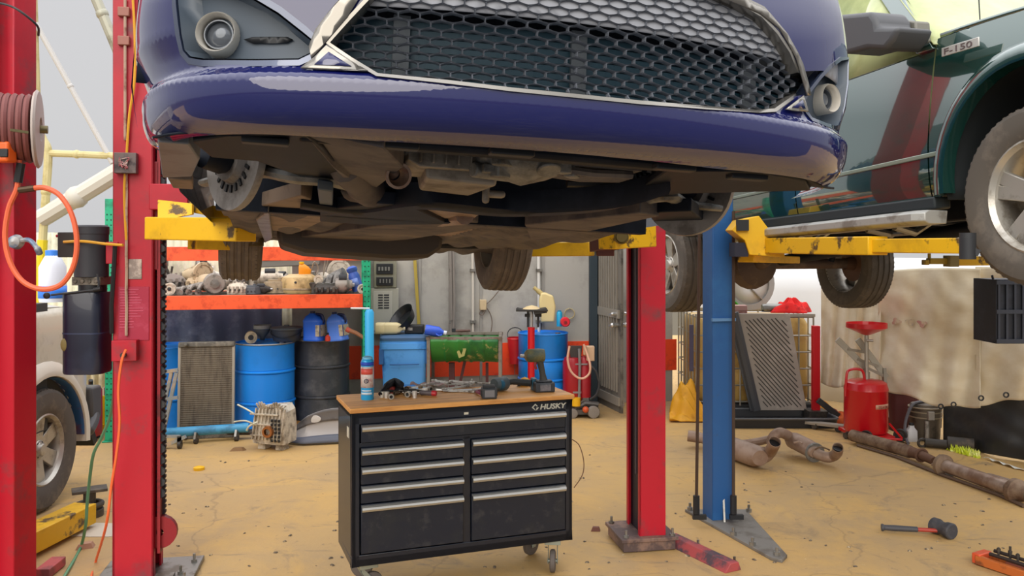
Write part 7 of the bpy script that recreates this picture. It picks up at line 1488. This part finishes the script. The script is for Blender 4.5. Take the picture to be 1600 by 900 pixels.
a, b = G(1446, 699), G(1522, 706); mb = MB(); mb.tube([a+Vector((0, 0, .045)), a.lerp(b, .45)+Vector((0, 0, .045)), a.lerp(b, .47)+Vector((0, 0, .06)), b+Vector((0, 0, .06))], [.04, .04, .06, .06], 12); o = solo('shock_absorber', mb, mat('shock_dark', '#3d3833', .6, .2, '#574c42', 7), 'dark shock absorber lying on the floor in front of the brown motor', 'shock absorber'); part('shock_eye', MB().torus(.035, .014, TR(a+Vector((-.03, 0, .04)), pi/2), 16, 6), gdark, o, W=True)
# two exhaust sections
ex = mat('exhaust_pink', '#a08877', .55, .25, '#846653', 5, .45, .65, bump=.06)
def gp(x, y, z): return G(x, y, z)
t = thing('exhaust_section', 'exhaust section with muffler lying behind the blue column, its open end turned up', 'exhaust', G(1160, 715))
mb = MB(); mb.tube(catmull([gp(1075, 681, .10), gp(1095, 684, .09)], 6), [.05]*7, 14); mb.tube([gp(1095, 684, .09), gp(1125, 692, .09), gp(1136, 697, .09), gp(1182, 713, .10), gp(1188, 716, .10)], [.05, .06, .105, .10, .07], 16, sq=.9); part('muffler', mb, ex, t, W=True)
mb = MB(); mb.tube(catmull([gp(1178, 712, .10), gp(1194, 714, .09), gp(1203, 706, .14), gp(1208, 697, .22), gp(1211, 690, .27)], 6), .048, 14, cap=False); pp = part('outlet_pipe', mb, ex, t, W=True, sol=.004)
mb = MB(); mb.lathe([(1e-4, 0), (.046, 0)], 14, Matrix.Translation(gp(1210, 692, .255)) @ frame((.25, -.35, .9)).to_4x4()); part('pipe_bore', mb, black, t, W=True)
mb = MB(); mb.tube(catmull([gp(1156, 694, .10), gp(1180, 691, .10), gp(1203, 686, .12)], 5), .035, 10); mb.tube(catmull([gp(1182, 698, .08), gp(1195, 700, .06), gp(1206, 694, .1)], 5), .012, 6); part('side_pipe', mb, ex, t, W=True)
t = thing('exhaust_section', 'exhaust section with catalytic converter lying in the open, right of the blue column', 'exhaust', G(1270, 710))
mb = MB(); mb.tube(catmull([gp(1205, 692, .12), gp(1209, 682, .19), gp(1218, 676, .22), gp(1228, 679, .19), gp(1235, 684, .15)], 6), [.045]*25, 14); part('inlet_bend', mb, ex, t, W=True)
mb = MB(); mb.tube([gp(1232, 682, .15), gp(1240, 688, .13), gp(1262, 699, .11), gp(1268, 703, .10), gp(1274, 708, .09)], [.05, .085, .085, .08, .05], 16, sq=.85); mb.tube(catmull([gp(1240, 692, .2), gp(1248, 690, .21), gp(1253, 693, .2)], 4), .008, 5); part('converter', mb, ex, t, W=True)
mb = MB(); mb.lathe([(.05, -.012), (.085, -.012), (.085, .012), (.05, .012), (.05, -.012)], 20, Matrix.Translation(gp(1273, 707, .085)) @ frame(gp(1274, 708, .09)-gp(1262, 699, .11)).to_4x4()); part('flange', mb, alu2, t, W=True)
mb = MB(); mb.tube(catmull([gp(1274, 708, .085), gp(1290, 714, .07), gp(1301, 713, .08), gp(1308, 707, .14), gp(1309, 699, .20)], 6), .042, 14, cap=False); part('outlet_pipe', mb, ex, t, W=True, sol=.004)
mb = MB(); mb.lathe([(1e-4, 0), (.04, 0)], 14, Matrix.Translation(gp(1309, 701, .19)) @ frame((.1, -.3, .95)).to_4x4()); part('pipe_bore', mb, black, t, W=True)
mb = MB(); mb.tube(catmull([gp(1274, 702, .13), gp(1283, 698, .17), gp(1296, 703, .12)], 5), .007, 5); mb.tube([gp(1236, 693, .1), gp(1237, 700, .02)], .01, 5); part('hanger_rod', mb, rust, t, W=True)
# mallet
a, b = G(1377, 824, .03), G(1464, 829, .035); t = thing('mallet', 'rubber mallet with grey and red handle lying on the floor', 'mallet', G(1430, 828))
mb = MB(); mb.tube([a, a.lerp(b, .03), a.lerp(b, .06), a.lerp(b, .25), a.lerp(b, .65), a.lerp(b, .66)], [.022, .024, .017, .019, .017, .013], 10); part('grip', mb, mat('grip_grey', '#45454a', .6), t, W=True); mb = MB(); mb.tube([a.lerp(b, .65), b], .013, 10); part('red_shaft', mb, mat('shaft_red', '#a83a2c', .5), t, W=True)
hd = Vector((.35, -.9, 0)).normalized(); c_ = b+Vector((.035, 0, .015)); mb = MB(); mb.lathe([(1e-4, -.075), (.042, -.075), (.05, -.068), (.05, -.03), (.042, -.015), (.042, .02), (.05, .035), (.052, .07), (.044, .078), (1e-4, .078)], 22, Matrix.Translation(c_) @ frame(hd).to_4x4()); part('head', mb, mat('mallet_black', '#3a3a40', .65, 0, '#4c4a4c', 10), t, W=True)
mb = MB(); mb.lathe([(1e-4, -.078), (.04, -.078), (.05, -.06)], 20, Matrix.Translation(c_) @ frame(hd).to_4x4()); part('pale_face', mb, mat('mallet_pale', '#a39a8e', .6), t, W=True)
# orange clamp thing at bottom right corner
t = thing('spring_compressor', 'rusty orange clamp tool with threaded rods lying at the bottom right corner', 'clamp tool', G(1570, 890)); oc_ = mat('rust_orange', '#c0672c', .6, .1, '#6a3a24', 8, .5, .65)
A_, B_ = G(1526, 882), G(1625, 915)
for o, z in ((0, .03), (.10, .03)):
    dv_ = (B_-A_).normalized(); nv = Vector((-dv_.y, dv_.x, 0)); mb = MB(); mb.bar(A_+nv*o+Vector((0, 0, z)), B_+nv*o+Vector((0, 0, z)), .035, .05); part('side_rail', mb, oc_, t, W=True, bev=.004)
mb = MB(); mb.bar(A_+nv*-.01+Vector((0, 0, .035)), A_+nv*.11+Vector((0, 0, .035)), .05, .06); part('orange_end', mb, mat('end_orange', '#d0522c', .5), t, W=True, bev=.006)
for o, z in ((.03, .075), (.075, .085)): mb = MB(); mb.tube([A_+dv_*.06+nv*o+Vector((0, 0, z)), B_+nv*o+Vector((0, 0, z))], .011, 8); part('threaded_rod', mb, mat('rod_dark', '#3d3430', .5, .4), t, W=True)
for k in range(5): q = A_+dv_*(.10+k*.055)+nv*(.05+.02*(k % 2)); mb = MB(); mb.cyl(q+Vector((0, 0, .07)), q+Vector((0, 0, .12+.02*(k % 2))), .007, n=8); mb.cyl(q+Vector((0, 0, .1)), q+Vector((0, 0, .115)), .011, n=6); part('bolt', mb, gdark, t, W=True)
mb = MB(); mb.prism([(0, 0), (.14, .0), (.11, .05), (.05, .07), (.0, .05)], .04, .06, TR(A_+dv_*.15+nv*.03, rz=atan2(dv_.y, dv_.x))); part('jaw_plate', mb, mat('rust_red', '#8a4a38', .7), t, W=True, bev=.003)
# hanging canvas tarps on the right
CA, CB = Vector((3.30, 9.62)), Vector((4.75, 6.05)); CDv = (CB-CA).normalized()
def cp(px, py, out=0): 
    A = (CA.x+out*CDv.y, CA.y-out*CDv.x); return at_line(px, py, A, CDv)
canvas = mat('canvas_tarp', '#e2d5ba', .85, 0, '#d2c2a2', 1.2, .45, .75, c3='#e8dec8', sc3=4, lo3=.4, hi3=.7, bump=.10, bsc=14, stretch=(1, 1, 2.2))
def tarp(x0, x1, top, bot, nm, label, out0=0, fold=.05, fr=20, seed=0, m=canvas):
    def fn(a, b):
        px = x0+(x1-x0)*a; ya, yb = top(a), bot(a); py = ya+(yb-ya)*b
        o = out0+fold*(sin(a*fr+seed+b*2)*.5+.35*sin(a*fr*2.3+b*4+seed))*(.35+.65*b)+.030*sin(b*5-a*7+seed)*sin(a*5+b*4)+.005*sin(b*19+a*9+2*sin(a*8))*sin(a*6-b*5+seed)+.003*sin(b*34-a*13+3*sin(a*5+b*3)); q = cp(px, py, o); return q
    o = solo(nm, MB().grid(fn, 90, 60), m, label, 'tarp', sol=.004, ang=80); tarp.fn = fn
    return o
t1 = tarp(1283, 1376, lambda a: 424-6*a, lambda a: 598+6*sin(a*7)+8*a, 'canvas_tarp', 'narrow cream canvas tarp hanging behind the red oil drainer', .0, .09, 13, 1)
t2 = tarp(1372, 1532, lambda a: 424-4*a-3*sin(a*pi), lambda a: 606+30*min(1, a*1.6)+2*sin(a*15), 'canvas_tarp', 'large cream canvas tarp with faint red prints hanging in the middle of the right side', .05, .10, 9, 2)
t2fn = tarp.fn
t3 = tarp(1524, 1720, lambda a: 417, lambda a: 634-14*min(1, a*2)+2*sin(a*20), 'canvas_tarp', 'rightmost cream canvas tarp hanging by the black crate', .0, .12, 8, 4)
for x, y, par in ((1470, 635, t2), (1490, 632, t2), (1533, 622, t3), (1572, 617, t3)):
    q = cp(x, y, .16); part('tarp_eyelet', MB().torus(.02, .007, TR(q, pi/2), 12, 5), dark, par, W=True)
for x, c in ((1402, '#c99a8a'), (1424, '#b3a59a'), (1442, '#c48a84')):
    def fp(a, b): 
        th = a*2*pi; rr_ = b*(1+.3*sin(3*th+x)); px, py = x+7*rr_*cos(th), 506+5*rr_*sin(th); u = (px-1372)/160; o = t2fn(u, (py-421)/(626-421)); return o+Vector((-.012, -.006, 0))
    part('faint_print', MB().grid(fp, 16, 3), mat('print_'+c[1:], c, .9, 0, '#d6c6a8', 14, .42, .58), t2, W=True)
tarp(1474, 1720, lambda a: 560, lambda a: 697+30*a*1.25*(126/166)*1.5, 'black_tarp', 'black tarp hanging down to the floor under the canvas at the right', -.16, .05, 9, 3, mat('black_sheet', '#2a2b2e', .55, 0, '#3a3835', 4, bump=.1)).name = 'tarp'
tarp(1325, 1400, lambda a: 590, lambda a: 668+8*a, 'tarp', 'dark green-black sheet low behind the red oil drainer', -.45, .05, 9, 5, mat('dark_sheet', '#262b2a', .6))
# weeds with seeping sunlight painted into their colour and pale rubbish at the foot of the black tarp, stuff
random.seed(5); mb = MB()
for k in range(260):
    px = 1480+random.random()*50; q = cp(px, 700, -.02+random.random()*.1); q.z = .002; h = .02+random.random()*.05; a = random.uniform(-.5, .5)
    mb.add([q+Vector((-.012, 0, 0)), q+Vector((.012, .0, 0)), q+Vector((a*h, random.uniform(-.03, .03), h))], [(0, 1, 2)])
solo('weeds', mb, mat('weeds_sunlight_colour', '#d4e23a', .7, 0, '#f0f0a0', 15), 'weeds at the foot of the black tarp, seeping sunlight put into their yellow-green colour', 'weeds').__setitem__('kind', 'stuff')
q0, q1 = cp(1535, 712, .05), cp(1582, 724, .12); mb = MB(); mb.grid(lambda a, b: (q0.x+(q1.x-q0.x)*a+.08*b, q0.y+(q1.y-q0.y)*a-.12*b, (.006+.022*abs(sin(a*9+b*3))*(1-b))), 24, 8); solo('plastic_bag', mb, mat('bag_white', '#d9dad2', .5), 'crumpled white plastic bag on the floor at the foot of the black tarp', 'bag', sol=.003)
# black crate hanging at the right edge
d = 6.4; a, b = P(1556, 437, d), P(1640, 537, d); t = thing('plastic_crate', 'black ribbed plastic crate hanging at the right edge below the pickup wheel', 'crate', ((a.x+b.x)/2, d, b.z)); W_, H_ = b.x-a.x, a.z-b.z; cx = (a.x+b.x)/2; cz = (a.z+b.z)/2; crm = mat('crate_navy', '#20242f', .5, 0, '#2d3340', 6)
mb = MB(); mb.box((cx, d+.3, cz), (W_, .02, H_)); 
for s in (-1, 1): mb.box((cx+s*(W_/2-.01), d+.15, cz), (.02, .3, H_)); mb.box((cx, d+.15, cz+s*(H_/2-.01)), (W_, .3, .02))
mb.box((cx, d+.01, cz), (W_-.01, .012, H_-.01)); part('crate_shell', mb, crm, t, W=True, bev=.004)
mb = MB()
for k in range(7): mb.box((a.x+.02+k*(W_-.04)/6, d, cz), (.016, .02, H_-.02))
for k in range(3): mb.box((cx, d-.004, b.z+.02+k*(H_-.04)/2), (W_, .02, .03))
part('crate_rib', mb, mat('crate_rib', '#343a48', .5), t, W=True)
mb = MB(); mb.tube([(cx, d+.1, a.z), (cx+.1, d+.1, a.z+.5)], .006, 6); mb.tube([P(1550, 430, d+.1), P(1556, 452, d+.1)], .008, 6); part('hanging_wire', mb, dark, t, W=True)
# ================================================================ LEFT
# white pickup parked behind the columns, its side towards us
WX = -3.27; wt = thing('parked_truck', 'white truck with tan wheel flare parked behind the two red columns at the left', 'truck', (WX, 6.03, 0))
whp = mat('white_truck_paint', '#cfc7b4', .35, 0, '#bdb4a0', 4, coat=.4); ZB = .55
def wt_out(): 
    a = [(.0+.53*cos(pi*i/18), .43+.53*sin(pi*i/18)) for i in range(19)]
    return [(-3.0, .5), (-.53, .45)]+a[::-1]+[(.53, .42), (.76, .5), (.80, .75), (.76, 1.1), (.6, 1.40), (-3.0, 1.44)]
a, b = fill2d(wt_out(), [], .12, .08, lambda x, y: Vector((.0-.05*max(0, (y-1.2)/.25)**2-.10*max(0, (x-.45)/.35)**2, x, y))); part('fender', MB().add(a, b), whp, wt, sol=.01, ang=60)
mb = MB(); sec = []
for i in range(21): q = -.1+(pi+.2)*i/20; e = Vector((0, cos(q), sin(q))); o = Vector((0, 0, .43)); sec.append([o+e*.50+Vector((-.04, 0, 0)), o+e*.51+Vector((.05, 0, 0)), o+e*.55+Vector((.06, 0, 0)), o+e*.62+Vector((.0, 0, 0))])
mb.loft(sec, closed=False); part('arch_flare', mb, mat('flare_white', '#d6d0c2', .4), wt, ang=60)
mb = MB(); sec = []
for i in range(21): q = (pi)*i/20; e = Vector((0, cos(q), sin(q))); o = Vector((0, 0, .43)); sec.append([o+e*.505+Vector((-.10, 0, 0)), o+e*.495+Vector((.02, 0, 0)), o+e*.50+Vector((.04, 0, 0))])
mb.loft(sec, closed=False); part('arch_trim', mb, mat('arch_blue', '#2f5f94', .5, 0, '#7a3a34', 3, .5, .6), wt)
mb = MB(); mb.grid(lambda a_, b_: (-.03-.55*b_, .50*cos(pi*(a_*1.1-.05)), .45+.50*sin(pi*(a_*1.1-.05))), 24, 3); part('wheel_well', mb, mat('well_grey', '#45454a', .8), wt, sol=.006)
mb = MB(); mb.box((-.95, .40, .95), (1.8, .5, .75)); mb.box((-.95, -1.4, 1.0), (1.85, 3.0, .9)); part('engine_bay', mb, mat('inner_dark', '#3a3a3a', .7), wt)
mb = MB(); mb.grid(lambda a_, b_: (-.06-1.75*a_, .68-3.6*b_, 1.42+.09*sin(pi*a_)-.1*(1-min(1, b_*6))**2), 14, 10); part('hood', mb, mat('hood_white', '#e2dfd6', .35, coat=.4), wt, sol=.01)
mb = MB(); mb.loft([[(x*k-.9, y_, z) for x, z in ((-.85, 1.42), (-.7, 1.95), (.7, 1.95), (.85, 1.42))] for y_, k in ((-1.5, 1), (-3.0, 1))]); part('cab', mb, whp, wt)
mb = MB(); mb.box((-.9, .78, .62), (1.8, .16, .26)); mb.tube(catmull([(-.1, .84, .56), (-.02, .76, .50), (-.0, .62, .42)], 4), .05, 8); part('front_bumper', mb, mat('bumper_dark', '#4a4a4c', .5), wt, bev=.03)
mb = MB(); mb.box((-.15, .82, .36), (.2, .06, .18), rx=.5); part('air_dam', mb, black, wt)
wheel_parts(wt, TR((-.10, 0, .43), rz=pi), .425, .27, .25, 6, tyre2, rimm, 5, .09, .16)
# blue and white bottle on its hood
q = Vector((-3.44, 6.47, 1.435)); z = q.z
t = thing('water_bottle', 'white and blue water bottle standing on the hood of the white truck', 'bottle', q)
part('bottle_body', MB().lathe([(1e-4, 0), (.09, 0), (.095, .02), (.095, .26), (.06, .33), (.04, .36), (1e-4, .36)], 20, TR((q.x, q.y, z))), mat('bottle_pale', '#d5dbe6', .3), t, W=True)
part('bottle_label', MB().lathe([(.098, .03), (.098, .12)], 20, TR((q.x, q.y, z))), mat('label_blue', '#2f7be0', .4), t, W=True, sol=.002); part('bottle_cap', MB().lathe([(.045, .33), (.05, .335), (.05, .385), (1e-4, .39)], 16, TR((q.x, q.y, z))), mat('cap_blue', '#3f86e6', .4), t, W=True)
# red can and yellow thing behind the truck
q = G(127, 692); t = thing('fuel_can', 'red fuel can on the floor beyond the white truck', 'can', q); mb = MB(); mb.loft([[(x*k, y*k+.15, z) for x, y in rrect(.17, .25, .04, 3)] for z, k in ((.03, .95), (.06, 1), (.46, 1), (.50, .8))]); part('can_body', mb, mat('fuel_red', '#d01218', .4), t); mb = MB(); mb.box((0, .15, .02), (.12, .2, .04)); part('can_base', mb, black, t); mb = MB(); mb.cyl((.04, .1, .5), (.06, .06, .58), .02, n=10); part('can_spout', mb, black, t)
q = G(163, 678); t = thing('yellow_strut', 'small yellow bottle jack beside the green rack upright', 'jack', q); t.name = 'bottle_jack'; mb = MB(); mb.cyl((0, 0, .0), (0, 0, .1), .05, n=14); mb.cyl((0, 0, .1), (0, 0, .38), .03, n=14); part('jack_body', mb, mat('jack_yellow', '#e0c81c', .4), t); part('jack_ram', MB().cyl((0, 0, .38), (0, 0, .46), .016, n=10), bright, t)
# poles of the canopy at the upper left
pole = mat('dull_pole', '#a8a695', .5, .3, '#8a8672', 4); bam = mat('yellow_pole', '#c9bd8a', .6, 0, '#b0a26a', 4)
cf = thing('canopy_frame', 'frame of pale grey and yellowish poles standing behind the two red columns at the left', 'frame', P(60, 775, 8.6)-Vector((0, 0, P(60, 775, 8.6).z)))
def cpole(pts, r, m, lab=None):
    o = part('pole', MB().tube(catmull(pts, 5), r, 10), m, cf, W=True); 
    if lab: o['label'] = lab
    q = Vector(pts[len(pts)//2]); part('pole_clamp', MB().ball(q, r*1.25, 10, 6), m, o, W=True)
    return o
d = 8.6; b0 = P(60, 775, d); b0.z = 0
up_ = cpole([P(50, -60, d), P(58, 180, d), P(66, 215, d), P(75, 238, d), P(72, 300, d), P(67, 370, d), P(62, 480, d), P(60, 560, d), b0], .04, bam, 'upright yellowish pole')
part('yellow_sleeve', MB().tube([P(66.5, 375, d), P(62, 480, d)], .048, 10), mat('sleeve_yellow', '#e0c81e', .5), up_, W=True)
cpole([P(40, 238, d), P(120, 241, d), P(190, 244, d)], .035, bam, 'horizontal yellowish pole')
cpole([P(50, -50, d), P(95, -48, d), P(140, -46, d)], .045, pole)
cpole([P(132, -45, d), P(160, 22, d), P(190, 94, d)], .05, pole, 'thick grey slanting pole')
cpole([P(52, 30, d), P(110, 135, d), P(176, 255, d)], .026, mat('faint_pole', '#bdbbb8', .6), 'thin pale slanting pole')
cpole([P(64, 342, d), P(120, 308, d), P(190, 265, d)], .09, mat('pale_tube', '#c9c5ba', .6), 'thick pale slanting tube')
# small things on the floor
random.seed(21)
mb = MB(); q = G(311, 734); mb.lathe([(1e-4, 0), (.045, 0), (.045, .022), (.02, .03), (1e-4, .03)], 14, TR(q)); solo('plastic_disc', mb, mat('lid_yellow', '#e8b41a', .4), 'small bright yellow cap lying on the open floor', 'cap')
mb = MB(); q = G(371, 704); mb.prism([(-.07, -.02), (.05, -.04), (.08, .0), (.03, .03), (-.04, .03)], .0, .03, TR(q, rz=.3), scale=.6); solo('wood_chip', mb, mat('chip_tan', '#8a6a46', .8), 'tan wood chip on the floor left of the pale gearbox', 'wood chip')
mb = MB(); q = G(930, 829); mb.prism([(-.03, -.02), (.03, -.02), (.035, .015), (-.02, .02)], 0, .025, TR(q), scale=.7); solo('brick_chip', mb, mat('chip_red', '#7a5044', .8), 'small reddish chip on the floor between the cabinet and the right red column', 'chip')
mb = MB()
for k in range(9): q = G(958+random.random()*20, 822+random.random()*14); mb.ball(q+Vector((0, 0, .012)), (.012+.015*random.random(), .014, .012), 7, 5)
solo('debris', mb, mat('debris_grey', '#6a625a', .9), 'crumbled concrete bits beside the right column base plate', 'debris')['kind'] = 'stuff'
mb = MB()
for k in range(150):
    q = G(random.uniform(250, 1590), 690+random.random()**.7*205)
    s = random.uniform(.004, .016); mb.prism([(-s, -s*.5), (s, -s*.6), (s*1.2, s*.4), (-s*.6, s*.7)], 0, s*.5, TR((q.x, q.y, .001), rz=random.random()*6), scale=.6)
solo('grit', mb, mat('grit', '#5f5347', .9, 0, '#c9b592', 60), 'scattered dark grit and chips over the concrete floor', 'grit')['kind'] = 'stuff'
mb = MB(); q = G(150, 828); mb.prism([(.25*cos(k*.6)*(1+.2*sin(k*2.1)), .16*sin(k*.6)*(1+.2*cos(k*1.3))) for k in range(10)], .0, .004, TR(q)); solo('paper_sheet', mb, mat('spill_white', '#c9bfae', .8), 'flat pale paper scrap on the floor left of the red column with the power unit', 'paper')
mb = MB(); q = G(132, 856); mb.prism([(-.05, -.03), (.05, -.03), (.06, .03), (-.03, .04)], 0, .03, TR(q, rz=.4), scale=.7); solo('wood_chip', mb, mat('chip_pink', '#b58a72', .8), 'pinkish wood chip on the floor beside the green hose', 'wood chip')
# groups: repeats carry one phrase
GR = {'steel_drum': 'steel drums', 'lift_column': 'lift columns', 'wrench': 'wrenches on the cabinet', 'screwdriver': 'screwdrivers on the cabinet', 'plastic_jug': 'plastic jugs', 'canvas_tarp': 'cream canvas tarps on the right', 'exhaust_section': 'exhaust sections on the floor', 'conduit': 'pipes on the back wall', 'rag': 'rags on the floor', 'can': 'cans on the bright blue drum', 'wooden_board': 'boards under the drums', 'wood_chip': 'wood chips on the floor'}
for k in ('alternator', 'gearbox_housing', 'manifold', 'cylinder_head', 'belt_pulley', 'pump', 'gear_selector_case', 'starter_motor', 'metal_hose'): GR[k] = 'salvaged car parts on the rack shelf'
for o in COL.objects:
    if o.parent is None and o.get('label') and o.name.split('.')[0] in GR: o['group'] = GR[o.name.split('.')[0]]
bpy.context.view_layer.update()
